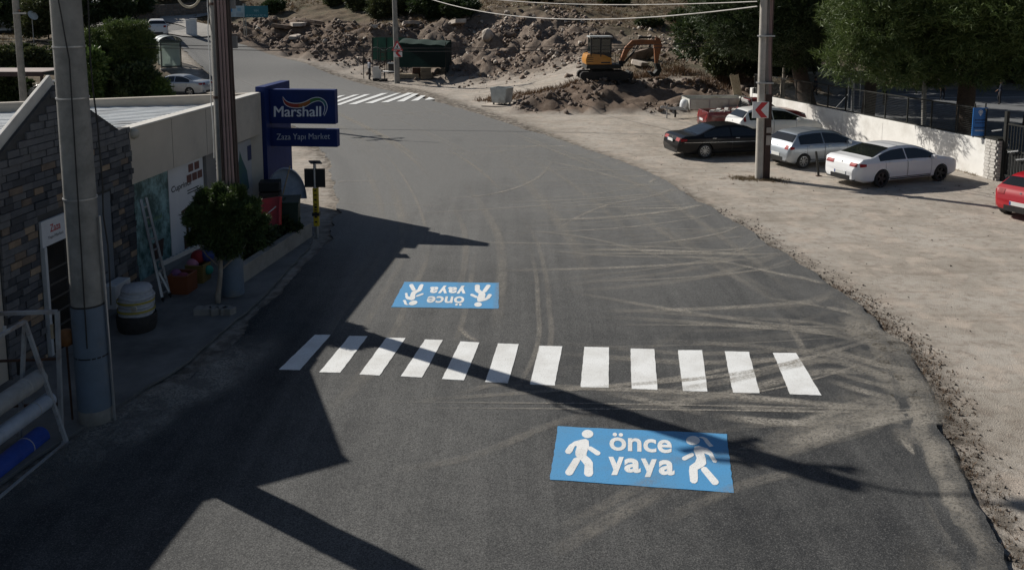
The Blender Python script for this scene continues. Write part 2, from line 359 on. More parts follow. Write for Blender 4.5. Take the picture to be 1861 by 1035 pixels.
# dust spread by lorries over new asphalt, plus shop shade darkening the left strip
X, Y = allv[:, 0], allv[:, 1]
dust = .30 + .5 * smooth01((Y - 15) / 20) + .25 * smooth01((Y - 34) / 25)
dust = dust * (1 - .75 * smooth01((X - 1.5 - .06 * Y) / 3.0) * smooth01((24 - Y) / 9)) + .25 * blob(X, Y, (-1.5, 12), (2.2, 5)) - .5 * smooth01((-3.6 - X) / 1.6) * smooth01((24 - Y) / 3) - .2 * smooth01((20 - Y) / 6)  # left term also deepens the shop's shadow in the fresh asphalt colour
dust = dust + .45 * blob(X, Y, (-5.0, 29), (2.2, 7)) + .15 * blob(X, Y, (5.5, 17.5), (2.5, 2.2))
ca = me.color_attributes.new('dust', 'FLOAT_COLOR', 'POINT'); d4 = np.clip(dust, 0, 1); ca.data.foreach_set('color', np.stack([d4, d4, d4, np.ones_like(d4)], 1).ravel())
m, t, b = nodes('asphalt'); co = t.nodes.new('ShaderNodeTexCoord').outputs['Object']
va = t.nodes.new('ShaderNodeVertexColor'); va.layer_name = 'dust'
n1 = noise(t, .28, 5, .6, co); n2 = noise(t, 2.4, 6, .7, co); n3 = noise(t, 55, 2, .6, co); n5 = noise(t, 22, 3, .6, co)
mp = t.nodes.new('ShaderNodeMapping'); mp.inputs['Scale'].default_value = (2.2, .07, 1); mp.inputs['Rotation'].default_value = (0, 0, R(-3)); t.links.new(co, mp.inputs[0])
n4 = noise(t, 1.0, 6, .65, mp.outputs[0])
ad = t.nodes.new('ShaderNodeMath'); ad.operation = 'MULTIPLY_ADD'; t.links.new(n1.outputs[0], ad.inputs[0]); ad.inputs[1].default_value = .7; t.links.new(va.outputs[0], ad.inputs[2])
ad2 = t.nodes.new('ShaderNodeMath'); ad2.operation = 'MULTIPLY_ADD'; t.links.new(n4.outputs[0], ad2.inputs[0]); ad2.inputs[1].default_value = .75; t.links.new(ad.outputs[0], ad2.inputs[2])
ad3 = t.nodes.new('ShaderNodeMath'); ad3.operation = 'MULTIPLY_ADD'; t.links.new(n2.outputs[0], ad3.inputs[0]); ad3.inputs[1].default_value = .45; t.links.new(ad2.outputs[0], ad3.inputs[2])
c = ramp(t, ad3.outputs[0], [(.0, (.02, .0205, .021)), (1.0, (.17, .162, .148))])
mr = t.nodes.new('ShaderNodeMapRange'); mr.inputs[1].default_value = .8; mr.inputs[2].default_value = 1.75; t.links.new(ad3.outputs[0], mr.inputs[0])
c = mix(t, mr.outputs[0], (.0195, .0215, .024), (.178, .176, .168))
c = mix(t, ramp(t, n3.outputs[0], [(.36, .75), (.52, 0.)]), c, (.013, .0135, .014))
c = mix(t, ramp(t, n3.outputs[0], [(.57, 0.), (.72, .65)]), c, (.21, .205, .195))
c = mix(t, ramp(t, n5.outputs[0], [(.62, 0.), (.75, .35)]), c, (.15, .14, .125))
t.links.new(c, b.inputs['Base Color']); b.inputs['Roughness'].default_value = .82; b.inputs['Specular IOR Level'].default_value = .35
bump(t, b, n3.outputs[0], .5, .012)
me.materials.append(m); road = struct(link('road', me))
# dusty wheel tracks: thin smears of earth lying on the asphalt
m, t, b = nodes('dust smear'); co = t.nodes.new('ShaderNodeTexCoord').outputs['Object']
n1 = noise(t, 1.6, 6, .7, co); n2 = noise(t, 26, 3, .6, co); mu = t.nodes.new('ShaderNodeMath'); mu.operation = 'MULTIPLY'
t.links.new(ramp(t, n1.outputs[0], [(.34, .3), (.62, 1.)]), mu.inputs[0]); t.links.new(ramp(t, n2.outputs[0], [(.36, .25), (.56, 1.)]), mu.inputs[1])
va = t.nodes.new('ShaderNodeVertexColor'); va.layer_name = 'fade'; mu2 = t.nodes.new('ShaderNodeMath'); mu2.operation = 'MULTIPLY'; t.links.new(mu.outputs[0], mu2.inputs[0]); t.links.new(va.outputs[0], mu2.inputs[1])
b.inputs['Base Color'].default_value = (.33, .305, .265, 1); b.inputs['Roughness'].default_value = .95; t.links.new(mu2.outputs[0], b.inputs['Alpha'])
dustm = m
tr = [([(1000, 1010), (1110, 945), (1230, 880)], .22, .45), ([(1361, 850), (1480, 792), (1600, 752), (1725, 740)], .28, 1), ([(1420, 832), (1540, 785), (1650, 757), (1740, 752)], .2, .9),
      ([(1290, 756), (1400, 768), (1515, 773)], .22, 1), ([(1080, 575), (1300, 590), (1500, 606), (1660, 655)], .2, .7), ([(1030, 530), (1200, 560), (1400, 590), (1620, 615)], .16, .7),
      ([(1480, 640), (1600, 682), (1700, 712)], .25, .9), ([(1120, 745), (1300, 722), (1500, 676), (1650, 690)], .22, .8), ([(1200, 460), (1330, 480), (1500, 522), (1570, 570)], .16, .7),
      ([(930, 415), (1100, 440), (1320, 505)], .14, .6), ([(780, 365), (900, 352), (975, 325), (1008, 288)], .12, .8), ([(690, 392), (900, 380), (1080, 366), (1185, 352)], .1, .55),
      ([(980, 290), (1080, 312), (1190, 345)], .16, .8), ([(1000, 425), (1060, 390), (1120, 369), (1185, 362)], .12, .8), ([(760, 282), (880, 278), (960, 268), (1020, 256)], .12, .7),
      ([(1640, 790), (1652, 815), (1685, 838)], .1, 1), ([(1040, 330), (1200, 420), (1330, 500), (1500, 600)], .2, .4), ([(900, 270), (1010, 400), (1080, 520)], .25, .35),
      ([(990, 640), (1250, 660), (1480, 655), (1660, 690)], .2, .7), ([(1500, 690), (1600, 720), (1725, 742)], .2, .9), ([(1530, 740), (1640, 765), (1750, 768)], .3, .8), ([(600, 340), (640, 330), (720, 332)], .12, .6),
      ([(590, 375), (700, 372), (850, 377)], .09, .5), ([(960, 450), (1100, 465), (1300, 470), (1400, 480)], .12, .6), ([(1080, 710), (1200, 735), (1290, 757)], .16, .7), ([(1380, 540), (1500, 560), (1590, 590)], .14, .7), ([(830, 590), (850, 612), (870, 622)], .1, .8),
      ([(820, 720), (900, 700), (980, 690)], .14, .35), ([(700, 860), (860, 830), (1010, 770), (1150, 735)], .16, .35), ([(1180, 960), (1360, 880), (1520, 850)], .18, .3), ([(930, 215), (1000, 250), (1060, 275)], .14, .5), ([(640, 215), (760, 205), (840, 200)], .15, .5)]
fv = []; ff = []; fc = []; fz = []; rs2 = random.Random(2)
def strip(pts, wd, st):
    c_ = crom(pts, 10); o = len(fv); fz.append((len(fv), rs2.uniform(0, .006))); n = len(c_)
    for i in range(n):
        d = c_[min(i + 1, n - 1)] - c_[max(i - 1, 0)]; d = d / (np.linalg.norm(d) + 1e-9); nn = np.array([-d[1], d[0]]); e = min(1, min(i, n - 1 - i) / (n * .3))
        for k, a in ((-1, 0), (-.45, 1), (.45, 1), (1, 0)):
            p = c_[i] + nn * k * wd * .75; fv.append((p[0], p[1], 0)); fc.append(a * e * st)
    for i in range(n - 1):
        for k in range(3): ff.append((o + i * 4 + k, o + i * 4 + k + 1, o + i * 4 + 5 + k, o + i * 4 + 4 + k))
for pl, wd, st in tr:
    w3 = [tuple(gp(*p))[:2] for p in pl]; strip(w3, wd * .95, st)
    if wd > .18: strip([(a + .1, b_ + .42 + .1 * random.random()) for a, b_ in w3], wd * .8, st * .7)
rs = random.Random(5)
for i in range(46):      # long streaks along the driving lines
    k0 = rs.randint(40, 120); u = rs.uniform(.06, .94); L = rs.randint(14, 40)
    strip([tuple(rl[j] * (1 - u) + rr[j] * u) for j in range(k0, min(k0 + L, len(rl) - 2), 6)], rs.uniform(.06, .22), rs.uniform(.2, .6))
for i in range(60):     # turning marks towards the car park
    x0 = rs.uniform(-3, 4); y0 = rs.uniform(13, 40); x1 = 7.6 - max(0, y0 - 22) * .16; dy = rs.uniform(-1.5, 4)
    strip([(x0, y0), ((x0 + x1) / 2, y0 + dy * .3), (x1, y0 + dy)], rs.choice((.04, .06, .09, .16)) * rs.uniform(.8, 1.3), rs.uniform(.4, 1))
for i in range(16):
    x0 = rs.uniform(-.5, 4); y0 = rs.uniform(11.5, 26); ln = rs.uniform(4, 9); strip([(x0, y0), (x0 + ln * .5, y0 + rs.uniform(.2, 1.2)), (x0 + ln, y0 + rs.uniform(1.5, 4))], rs.uniform(.1, .3), rs.uniform(.12, .35))
nspill = len(fv)
for i in range(70):
    k0 = rs.randint(60, 330); n_ = rs.randint(9, 40); off = abs(rs.gauss(0, .45)) + .05; e_ = dr[k0:k0 + n_:4] - dirv[k0:k0 + n_:4] * off
    if len(e_) > 2: strip([(p[0] + rs.uniform(-.06, .06), p[1]) for p in e_], rs.uniform(.15, .5), rs.uniform(.25, .75) * max(.3, 1 - off * .7))
e_ = dl[200:330:7] + dirv[200:330:7] * .4; strip([tuple(p) for p in e_], .9, .9)
fv2 = np.array(fv); inside = road_d(fv2[:, 0], fv2[:, 1]); fv2[:, 2] = rz(fv2[:, 0], fv2[:, 1]) + .004
for k_, z_ in fz: fv2[k_:, 2] += z_ - (fz[fz.index((k_, z_)) - 1][1] if k_ else 0)
me = bpy.data.meshes.new('dust_tracks'); me.from_pydata(fv2.tolist(), [], ff)
fca = np.array(fc) * ((inside < -.15) | ((np.arange(len(fv)) >= nspill) & (inside < .1))); ca = me.color_attributes.new('fade', 'FLOAT_COLOR', 'POINT'); ca.data.foreach_set('color', np.stack([fca, fca, fca, np.ones_like(fca)], 1).ravel())
me.materials.append(dustm); tag(link('dust_tracks', me), 'pale dusty wheel tracks curving across the asphalt', 'dust tracks', None, 'stuff')
# ------------------------------------------------------------------ painted markings, part of the road
def worn(name, c, d, amt):
    m, t, b = nodes(name); co = t.nodes.new('ShaderNodeTexCoord').outputs['Object']
    n1 = noise(t, 1.3, 6, .7, co); n2 = noise(t, 45, 3, .6, co)
    cc = mix(t, ramp(t, n1.outputs[0], [(.42, 0.), (.75, amt)]), c, d)
    cc = mix(t, ramp(t, n2.outputs[0], [(.56, 0.), (.72, amt * 1.3)]), cc, tuple(x * .55 for x in d))
    t.links.new(cc, b.inputs['Base Color']); b.inputs['Roughness'].default_value = .7; bump(t, b, n2.outputs[0], .35, .01); return m
mk_white = worn('road paint white', (.80, .81, .80), (.46, .44, .40), .55)
mk_blue = worn('road paint blue', (.075, .29, .55), (.11, .25, .38), .5)
mk_white2 = worn('road paint white dusty', (.66, .66, .64), (.36, .34, .31), .5)
ZP = .004
ST = [((572, 608), (601, 608), (545, 672), (507, 671)), ((635, 610), (668, 610.5), (618, 677), (580.5, 676)), ((702, 613.3), (737, 614), (690, 682), (653, 680)), ((772.5, 616.5), (804.7, 617.6), (767, 685.6), (728.5, 683.4)),
      ((836.6, 620), (871, 622), (843.4, 690.7), (803, 688.3)), ((905, 623.7), (943, 625), (923, 696), (882, 693.6)), ((980, 628), (1022, 629), (1008, 700), (963, 698)), ((1062, 630), (1107, 631), (1106, 704), (1055, 703)),
      ((1146, 633), (1189, 634), (1195, 708), (1148, 706)), ((1232, 636), (1276, 636), (1286, 711), (1241, 710)), ((1317, 638), (1361, 639), (1381, 714), (1332, 713)), ((1405, 641), (1447, 641), (1493, 718), (1436, 716))]
def ragged(pts, n=14, j=.005):
    out = []
    for a, b_ in zip(pts, pts[1:] + pts[:1]):
        for i in range(n): out.append(a.lerp(b_, i / n) + Vector((rs.uniform(-j, j), rs.uniform(-j, j), 0)))
    return out
for s in ST:
    M().prism(ragged([gp(x, y, .016) for x, y in s]), (0, 0, .004)).build('crosswalk_stripe', mk_white, road)
hump = [[(860, 705), (915, 703), (1130, 628), (1085, 630)], [(970, 698), (1025, 697), (1215, 627), (1180, 630)], [(1080, 692), (1130, 690), (1300, 627), (1260, 627)], [(1185, 686), (1235, 685), (1335, 632), (1300, 632)],
        [(1280, 682), (1330, 679), (1380, 645), (1350, 645)], [(1375, 675), (1445, 670), (1405, 655)], [(760, 712), (810, 708), (1012, 635), (970, 638)], [(650, 722), (705, 718), (938, 637), (895, 641)], [(540, 732), (595, 728), (845, 642), (805, 646)], [(430, 742), (485, 738), (745, 648), (700, 652)]]
for s in hump:
    pts = [gp(400 + x / 3.696, y / 3.696) for x, y in s]; pts = [Vector((p.x, p.y, float(rz(p.x, p.y)[0]) + .02)) for p in pts]
    M().prism(pts, (0, 0, .004)).build('hump_stripe', mk_white, road)
cpx = lambda x, y: gp(970 + x / 4.6525, 750 + y / 4.6525)
near = [cpx(*p) for p in ((205, 120), (1632, 185), (1690, 685), (135, 570))]
far = [gp(*p) for p in ((906, 562), (711, 559), (735, 513), (907, 515))]
def homog(src, dst):
    A = []; B = []
    for (x, y, *_), (u, v, *_) in zip(src, dst): A += [[x, y, 1, 0, 0, 0, -u * x, -u * y], [0, 0, 0, x, y, 1, -v * x, -v * y]]; B += [u, v]
    h = np.linalg.solve(np.array(A), np.array(B)); return np.append(h, 1).reshape(3, 3)
Hm = homog(near, far)
def to_far(p): q_ = Hm @ np.array([p.x, p.y, 1]); return Vector((q_[0] / q_[2], q_[1] / q_[2], p.z))
def ell(cx, cy, a, b_): return [(cx + a * math.cos(i * math.pi / 10), cy + b_ * math.sin(i * math.pi / 10)) for i in range(20)]
def caps(x0, y0, x1, y1, r, k=.78):
    th = math.atan2(y1 - y0, x1 - x0); return [(x1 + r * math.cos(th - math.pi / 2 + i * math.pi / 8), y1 + k * r * math.sin(th - math.pi / 2 + i * math.pi / 8)) for i in range(9)] + [(x0 + r * .9 * math.cos(th + a), y0 + k * r * .9 * math.sin(th + a)) for a in (math.pi / 2, math.pi * .8, math.pi * 1.2, math.pi * 1.5)]
MAN = [ell(455, 187, 49, 35), [(400, 235), (440, 228), (465, 245), (468, 290), (450, 340), (445, 370), (480, 400), (500, 430), (500, 480), (503, 520), (490, 543), (465, 550), (440, 543), (425, 525), (430, 450), (400, 412), (370, 390), (352, 365), (352, 335), (365, 290), (347, 290), (327, 335), (305, 357), (278, 354), (264, 338), (270, 322), (300, 280), (345, 250)], caps(476, 308, 540, 350, 24), caps(363, 408, 300, 512, 34)]
GIRL = [ell(1346, 242, 59, 39), [(1390, 212), (1430, 210), (1465, 225), (1495, 265), (1522, 290), (1485, 297), (1455, 265), (1430, 228)], [(1360, 295), (1395, 288), (1470, 310), (1510, 345), (1530, 390), (1552, 415), (1540, 432), (1515, 425), (1480, 365), (1440, 350), (1455, 400), (1458, 440), (1430, 465), (1385, 490), (1388, 560), (1384, 590), (1365, 606), (1340, 604), (1322, 588), (1312, 500), (1317, 460), (1365, 425), (1378, 390), (1352, 330)], caps(1338, 362, 1275, 394, 22), caps(1440, 485, 1532, 595, 32)]
YY = [[(632, 380), (672, 380), (700, 440), (722, 380), (762, 382), (705, 535), (655, 535), (674, 490)], [(905, 395), (945, 395), (975, 455), (998, 400), (1040, 402), (985, 552), (938, 552), (956, 505)]]
def panel(fn, label):
    pb = M().prism(ragged([fn(p) + Vector((0, 0, .016)) for p in near], 16, .007), (0, 0, .003)).build('painted_panel', mk_blue, road); pb['label'] = label
    z1 = Vector((0, 0, .0225)); g = lambda x, y: fn(cpx(x, y)) + z1
    for nm, shapes in (('man_pictogram', MAN), ('girl_pictogram', GIRL)):
        mm_ = M()
        for s in shapes: mm_.poly([g(*p) for p in s])
        mm_.build(nm, mk_white, pb)
    mm_ = M()
    text_on(mm_, 'önce', lambda u, v: g(640 + 528 * u, 326 + 26 * u - (152 - 2 * u) * v), .022)
    mm_.build('lettering', mk_white, pb); mm_ = M()
    for s in YY: mm_.poly([g(*p) for p in s])
    text_on(mm_, 'a', lambda u, v: g(765 + 140 * u, 512 + 8 * u - 122 * v), .035)
    text_on(mm_, 'a', lambda u, v: g(1057 + 133 * u, 532 + 8 * u - 128 * v), .035)
    mm_.build('lettering', mk_white, pb)
panel(lambda p: p, 'blue pedestrians-first panel painted on the near side of the crosswalk')
panel(to_far, 'smaller upside-down blue panel painted beyond the crosswalk')
# concrete apron and verge left of the road
def sheet(name, pts, z, mat, th=.05):
    o = M().prism(ragged([Vector((x, y, z - th)) for x, y in pts], 10, .03), (0, 0, th)).build(name, mat); return struct(o)
apron_m = pm('apron concrete', (.2, .195, .185), (.13, .128, .122), 1.3, .9, .3, 30, stain=(.075, .073, .07))
sheet('pavement', [(-14, 6), (-8.0, 6), (-7.0, 11.65), (-5.95, 15.5), (-5.62, 18.6), (-5.45, 23.0), (-5.7, 25.0), (-8.2, 26), (-9, 18), (-9.6, 12)], .075, apron_m)
# ------------------------------------------------------------------ the paint shop
HP = 3.84
P1, P2 = gp(237, 235, HP), gp(472, 170, HP)
P1.z = P2.z = 0
fd = (P2 - P1).normalized(); fn_ = Vector((fd.y, -fd.x, 0)); LF = (P2 - P1).length
UZ = Vector((0, 0, 1))
def fp(s, h, out=0.0): return P1 + fd * s + UZ * h + fn_ * out
def fs(px, py): p = on_plane(px, py, P1, fn_); return (p - P1).dot(fd), p.z
cream = pm('cream fibre cement', (.54, .485, .41), (.47, .42, .355), 1.1, .8, .1, 25, stain=(.36, .32, .27))
shop = thing('shop_building', 'low cream shop with slate gable and corrugated roof beside the road', 'building', P1)
SH = -P1
def sb(name, m_, mat, par=None, **k):
    m_.v = [tuple(Vector(v) - P1) for v in m_.v]; return m_.build(name, mat, par or shop, **k)
G0, G1, GP = fs(-14, 296), fs(216, 233), fs(101, 155); gr2 = fs(234, 232)[0]
b_ = M(); b_.prism([fp(gr2 + .003, 2.62, -.25), fp(LF, 2.62, -.25), fp(LF, HP, -.25), fp(gr2 + .003, HP, -.25)], fn_ * .25)
wall_o = sb('parapet_band', b_, cream)
nb = 4
for i in range(1, nb): sb('panel_joint', M().prism([fp(LF * i / nb - .006, 2.64, .001), fp(LF * i / nb + .006, 2.64, .001), fp(LF * i / nb + .006, HP - .03, .001), fp(LF * i / nb - .006, HP - .03, .001)], fn_ * .003), pm('joint', (.2, .18, .15)), wall_o)
sb('coping', M().prism([fp(gr2 + .003, HP, -.27), fp(LF, HP, -.27), fp(LF, HP + .04, -.27), fp(gr2 + .003, HP + .04, -.27)], fn_ * .30), pm('coping', (.62, .6, .55), (.5, .48, .44), 3, .7), bevel=.008)
front_m = pm('shop front wall', (.34, .33, .31), (.27, .26, .25), 1.5, .8)
sb('front_wall', M().prism([fp(-.5, 0, -.45), fp(LF, 0, -.45), fp(LF, 2.62, -.45), fp(-.5, 2.62, -.45)], fn_ * .2), front_m)
# far end wall, back wall, side wall near the camera, far eave
B1, B0 = gp(160, 187, HP), gp(0, 191, HP); B1.z = B0.z = 0
endd = (B0 - P2).normalized(); E = P2 + endd * 10.5; sN = -15.0
near0 = fp(sN, 0); near1 = near0 - fn_ * 10
for a, c_ in ((P2, E), (E, near1), (near1, near0)):
    a2, c2 = Vector((a.x, a.y, 0)), Vector((c_.x, c_.y, 0)); sb('wall', M().beam(a2 + UZ * (HP / 2), c2 + UZ * (HP / 2), .24, HP - .004), cream)
# gable wall of split slate
gl = G0[0]; gr = G1[0]; pk = GP[0]; pkh = GP[1]; el = 3.9
gb = M(); gb.prism([fp(gl, 0, -.22), fp(gr2, 0, -.22), fp(gr2, el, -.22), fp(gr, el, -.22), fp(pk, pkh, -.22), fp(gl, el, -.22)], fn_ * .22)
slate_back = pm('dark mortar', (.07, .07, .072), (.05, .05, .05), 6, .9)
gw = sb('gable_wall', gb, slate_back)
sb('front_wall', M().prism([fp(sN, 0, -.22), fp(gl - .002, 0, -.22), fp(gl - .002, el, -.22), fp(sN, el, -.22)], fn_ * .2), cream)
# sloping roof planes behind the gable
zinc = pm('zinc roof sheet', (.66, .68, .68), (.54, .56, .57), 1.5, .55, stain=(.4, .39, .37))
dw = fs(84, 440), fs(112, 590)
d0, d1 = fs(69, 430)[0], fs(118, 430)[0]; dtop = fs(92, 441)[1]; stop_ = fs(92, 394)[1]
r3 = random.Random(11)
tones = [pm('slate %d' % i, c, tuple(x * .7 for x in c), 7, .85, .4, 30) for i, c in enumerate([(.10, .105, .118), (.14, .142, .15), (.06, .064, .074), (.27, .20, .14), (.18, .14, .11), (.34, .26, .185)])]
def slope_h(s): return el if s > gr else el + (pkh - el) * (1 - abs(s - pk) / ((pk - gl) if s < pk else (gr - pk)))
nst = 0; h = .02; over = M()
g0, g1 = fs(172, 400)[0], fs(200, 400)[0]; ghi = fs(185, 352)[1]
rowi = 0
while h < pkh - .1:
    s = gl + .01 - r3.uniform(0, .3)
    while s < gr2 - .06:
        w_ = r3.uniform(.2, .44); a, c_ = max(s, gl + .004), min(s + w_ - .012, gr2 - .004); mid = (a + c_) / 2
        ok = h + .11 < min(slope_h(a), slope_h(c_)) + .0 and c_ - a > .08
        if a < d1 + .03 and c_ > d0 - .03 and h < stop_ + .02:
            if a >= d0 - .03 and c_ <= d1 + .03: ok = False
            elif mid < (d0 + d1) / 2: c_ = d0 - .035
            else: a = d1 + .035
        if ok and a < g1 + .02 and c_ > g0 - .02 and h < ghi:
            if mid < (g0 + g1) / 2: c_ = min(c_, g0 - .025)
            else: a = max(a, g1 + .025)
        if ok and c_ - a > .06:
            th = r3.uniform(.02, .06); hh = .118 + r3.uniform(-.006, .004); mt = r3.choices(tones, (5, 4, 5, 1.2, 1.5, .6))[0]
            bx = [fp(a, h, .001), fp(c_, h, .001), fp(c_, h + hh, .001), fp(a, h + hh, .001)]
            if nst < 300 and (a > fs(-2, 400)[0]): sb('stone', M().prism(bx, fn_ * th), mt, gw, fix=False); nst += 1
            else: over.prism(bx, fn_ * th)
        s += w_
    h += .13; rowi += 1
if over.v: tag(sb('stone_cladding', over, tones[1], gw, fix=False), None, None, None, 'stuff')
sb('gable_coping', M().beam(fp(gl - .5, el - (pkh - el) * .5 / (pk - gl) + .03, -.1), fp(pk + .04, pkh + .05, -.1), .34, .07, up=fn_), pm('coping', None), bevel=.01)
# door with its header sign, grey side door
df = sb('door', M().prism([fp(d0 + .06, .05, -.12 + .16), fp(d1 - .08, .05, .04), fp(d1 - .08, dtop, .04), fp(d0 + .06, dtop, .04)], fn_ * .03), pm('dark interior glass', (.015, .014, .014), (.03, .026, .022), 3, .2))
for s_ in (d0, d1 - .08): sb('door_frame', M().prism([fp(s_, 0, .02), fp(s_ + .07, 0, .02), fp(s_ + .07, dtop, .02), fp(s_, dtop, .02)], fn_ * .09), pm('white pvc', (.55, .56, .57), (.45, .46, .47), 4, .5), df)
for k in range(6): sb('shelf', M().prism([fp(d0 + .09, .25 + k * .28, .071), fp(d1 - .1, .25 + k * .28, .071), fp(d1 - .1, .29 + k * .28, .071), fp(d0 + .09, .29 + k * .28, .071)], fn_ * .012), pm('shelf grey', (.06, .055, .05)), df)
hs = sb('door_sign', M().prism([fp(d0, dtop, .03), fp(d1, dtop, .03), fp(d1, stop_, .03), fp(d0, stop_, .03)], fn_ * .05), pm('white sign sheet', (.62, .63, .65), (.55, .56, .58), 3, .5))
tm = M(); text_on(tm, 'Zaza', lambda u, v: fp(d0 + (d1 - d0) * (.3 + .4 * u), dtop + (stop_ - dtop) * (.48 + .3 * v), .084), .01); sb('lettering', tm, pm('sign red', (.45, .03, .03)), hs)
tm = M(); text_on(tm, 'Yapı Market', lambda u, v: fp(d0 + (d1 - d0) * (.2 + .6 * u), dtop + (stop_ - dtop) * (.2 + .16 * v), .084)); sb('lettering', tm, pm('sign dark', (.05, .05, .06)), hs)
sd_ = sb('door', M().prism([fp(g0, .05, .002), fp(g1, .05, .002), fp(g1, ghi, .002), fp(g0, ghi, .002)], fn_ * .03), pm('grey blue door', (.14, .16, .19), (.11, .13, .15), 3, .5)); sd_['label'] = 'plain grey blue door'
sb('handle', M().tube([fp(g0 + .08, 1.05, .03), fp(g0 + .08, 1.05, .08), fp(g0 + .2, 1.05, .08)], .014, 6), black_plastic, sd_)
# roof of corrugated sheets
ro = P1; nsh = 22; y_a = sN
rs_a = np.linspace(sN + .1, LF - .08, nsh + 1)
ridge = 2.3
for i in range(nsh):
    a, c_ = rs_a[i], rs_a[i + 1] - .012; kk = 4
    prof = []
    for j in range(kk):
        for u, hh in ((0, 0), (.42, 0), (.52, .06), (.9, .06)): prof.append((a + (c_ - a) * (j + u) / kk, hh))
    prof.append((c_, 0)); lift = .004 * (i % 2)
    endw = min(9.8, 9.8)
    rows = []
    for out in (-.28, -4.0, -9.7):
        sh = (-(out) * 0.0)
        rows.append([fp(min(s_, LF - .06 + (out + .28) * .28), HP - .32 + hh + lift + (.1 if out == -4 else 0), out) for s_, hh in prof])
    mm_ = M(); n_ = len(prof)
    mm_.add([p for r_ in rows for p in r_], [(k * n_ + j, k * n_ + j + 1, (k + 1) * n_ + j + 1, (k + 1) * n_ + j) for k in range(2) for j in range(n_ - 1)])
    sb('roof_sheet', mm_, zinc, fix=False)
ef = P2 - fn_ * .3
sb('parapet_wall', M().beam(P2 + UZ * (HP - .2) + endd * .27, E + UZ * (HP - .14), .2, .46), cream)
fr_ = lambda px: (on_plane(px, 350, P1 - fn_ * .23, fn_) - P1).dot(fd)
# posters on the shop front
def poster(name, pa, pb, h0, h1, mat, label):
    fr = lambda px: (on_plane(px, 350, P1 - fn_ * .23, fn_) - P1).dot(fd)
    s0, s1 = fr(pa), fr(pb)
    o = sb(name, M().prism([fp(s0, h0, -.249), fp(s1, h0, -.249), fp(s1, h1, -.249), fp(s0, h1, -.249)], fn_ * .02), mat); o['label'] = label
    return o, (lambda u, v, e=0: fp(s0 + (s1 - s0) * u, h0 + (h1 - h0) * v, -.226 + e))
m, t, b = nodes('forest photo print'); co = t.nodes.new('ShaderNodeTexCoord').outputs['Object']; n1 = noise(t, 2.6, 8, .7, co); n2 = noise(t, 9, 4, .7, co)
c = mix(t, ramp(t, n1.outputs[0], [(.42, 0.), (.64, 1.)]), (.025, .085, .085), (.26, .44, .46)); c = mix(t, ramp(t, n2.outputs[0], [(.5, 0.), (.7, .6)]), c, (.02, .045, .03)); t.links.new(c, b.inputs['Base Color'])
po, pf = poster('poster', 243, 306, .25, 2.6, m, 'dark green woodland poster'); 
mm_ = M(); text_on(mm_, 'Cuprinol', lambda u, v: pf(.25 + .5 * u, .5 + .07 * v), .01); sb('lettering', mm_, pm('lime print', (.12, .22, .07)), po)
mm_ = M(); mm_.lathe([(0, 0), (.12, 0), (.15, .3), (0, .3)], 10, Matrix.Translation(pf(.62, .16))); 
sb('plant_pot_print', M().prism([pf(.5, .12), pf(.72, .12), pf(.78, .3), pf(.44, .3)], fn_ * .003), pm('print dark brown', (.06, .035, .03)), po)
wp = pm('white print', (.66, .67, .69), (.6, .61, .63), 1.5, .5)
po, pf = poster('poster', 307, 371, .25, 2.6, wp, 'white paint-brand poster with brown blocks')
mm_ = M(); text_on(mm_, 'Cuprinol', lambda u, v: pf(.06 + .56 * u, .70 + .085 * v), .02); sb('lettering', mm_, pm('sign dark', None), po)
br_ = pm('print brown', (.16, .07, .06))
for (u0, v0) in ((.56, .86), (.74, .86), (.5, .75), (.66, .75), (.82, .75)): sb('brown_block_print', M().prism([pf(u0, v0), pf(u0 + .14, v0), pf(u0 + .14, v0 + .085), pf(u0, v0 + .085)], fn_ * .003), br_, po)
for k in range(2): sb('text_line_print', M().prism([pf(.5, .66 - k * .03), pf(.5 + .34 + .1 * k, .66 - k * .03), pf(.84 + .1 * k, .672 - k * .03), pf(.5, .672 - k * .03)], fn_ * .003), pm('sign dark', None), po)
mm_ = M(); mm_.prism([pf(.3, .45), pf(.9, .5), pf(.9, .53), pf(.3, .48)], fn_ * .003)
for u0 in (.42, .56, .74): mm_.prism([pf(u0, .08), pf(u0 + .06, .08), pf(u0 + .06, .47), pf(u0, .47)], fn_ * .0025)
mm_.prism([pf(.34, .05), pf(.95, .05), pf(.95, .22), pf(.34, .2)], fn_ * .002); sb('pergola_print', mm_, pm('print wood brown', (.10, .05, .035)), po)
s0, s1 = fr_(372), fr_(379)
sb('column', M().prism([fp(s0, 0, -.25), fp(s1 + .35, 0, -.25), fp(s1 + .35, 2.62, -.25), fp(s0, 2.62, -.25)], fn_ * .1), pm('grey column', (.23, .22, .21), (.19, .18, .175), 2))
po, pf = poster('poster', 387, 420, .25, 2.55, wp, 'white poster with small black lettering')
for k in range(3): sb('text_line_print', M().prism([pf(.1, .86 - k * .05), pf(.75, .86 - k * .05), pf(.75, .885 - k * .05), pf(.1, .885 - k * .05)], fn_ * .003), pm('sign dark', None), po)
po, pf = poster('poster', 424, 470, .25, 2.5, pm('pale print', (.4, .41, .43), (.36, .37, .39)), 'pale poster with green and blue paint splash')
sb('paint_print', M().prism([pf(.08, .35), pf(.62, .35), pf(.55, .6), pf(.38, .78), pf(.3, .9), pf(.26, .78), pf(.12, .6)], fn_ * .002), pm('print green', (.03, .12, .07), (.03, .09, .14), 3), po)
sb('paint_print', M().prism([pf(.05, .25), pf(.3, .25), pf(.28, .5), pf(.12, .55)], fn_ * .003), pm('print blue', (.03, .06, .16)), po)
sb('brand_square_print', M().prism([pf(.6, .72), pf(.95, .72), pf(.95, .92), pf(.6, .92)], fn_ * .003), pm('navy', (.012, .025, .10), (.015, .03, .12), 3, .45), po)
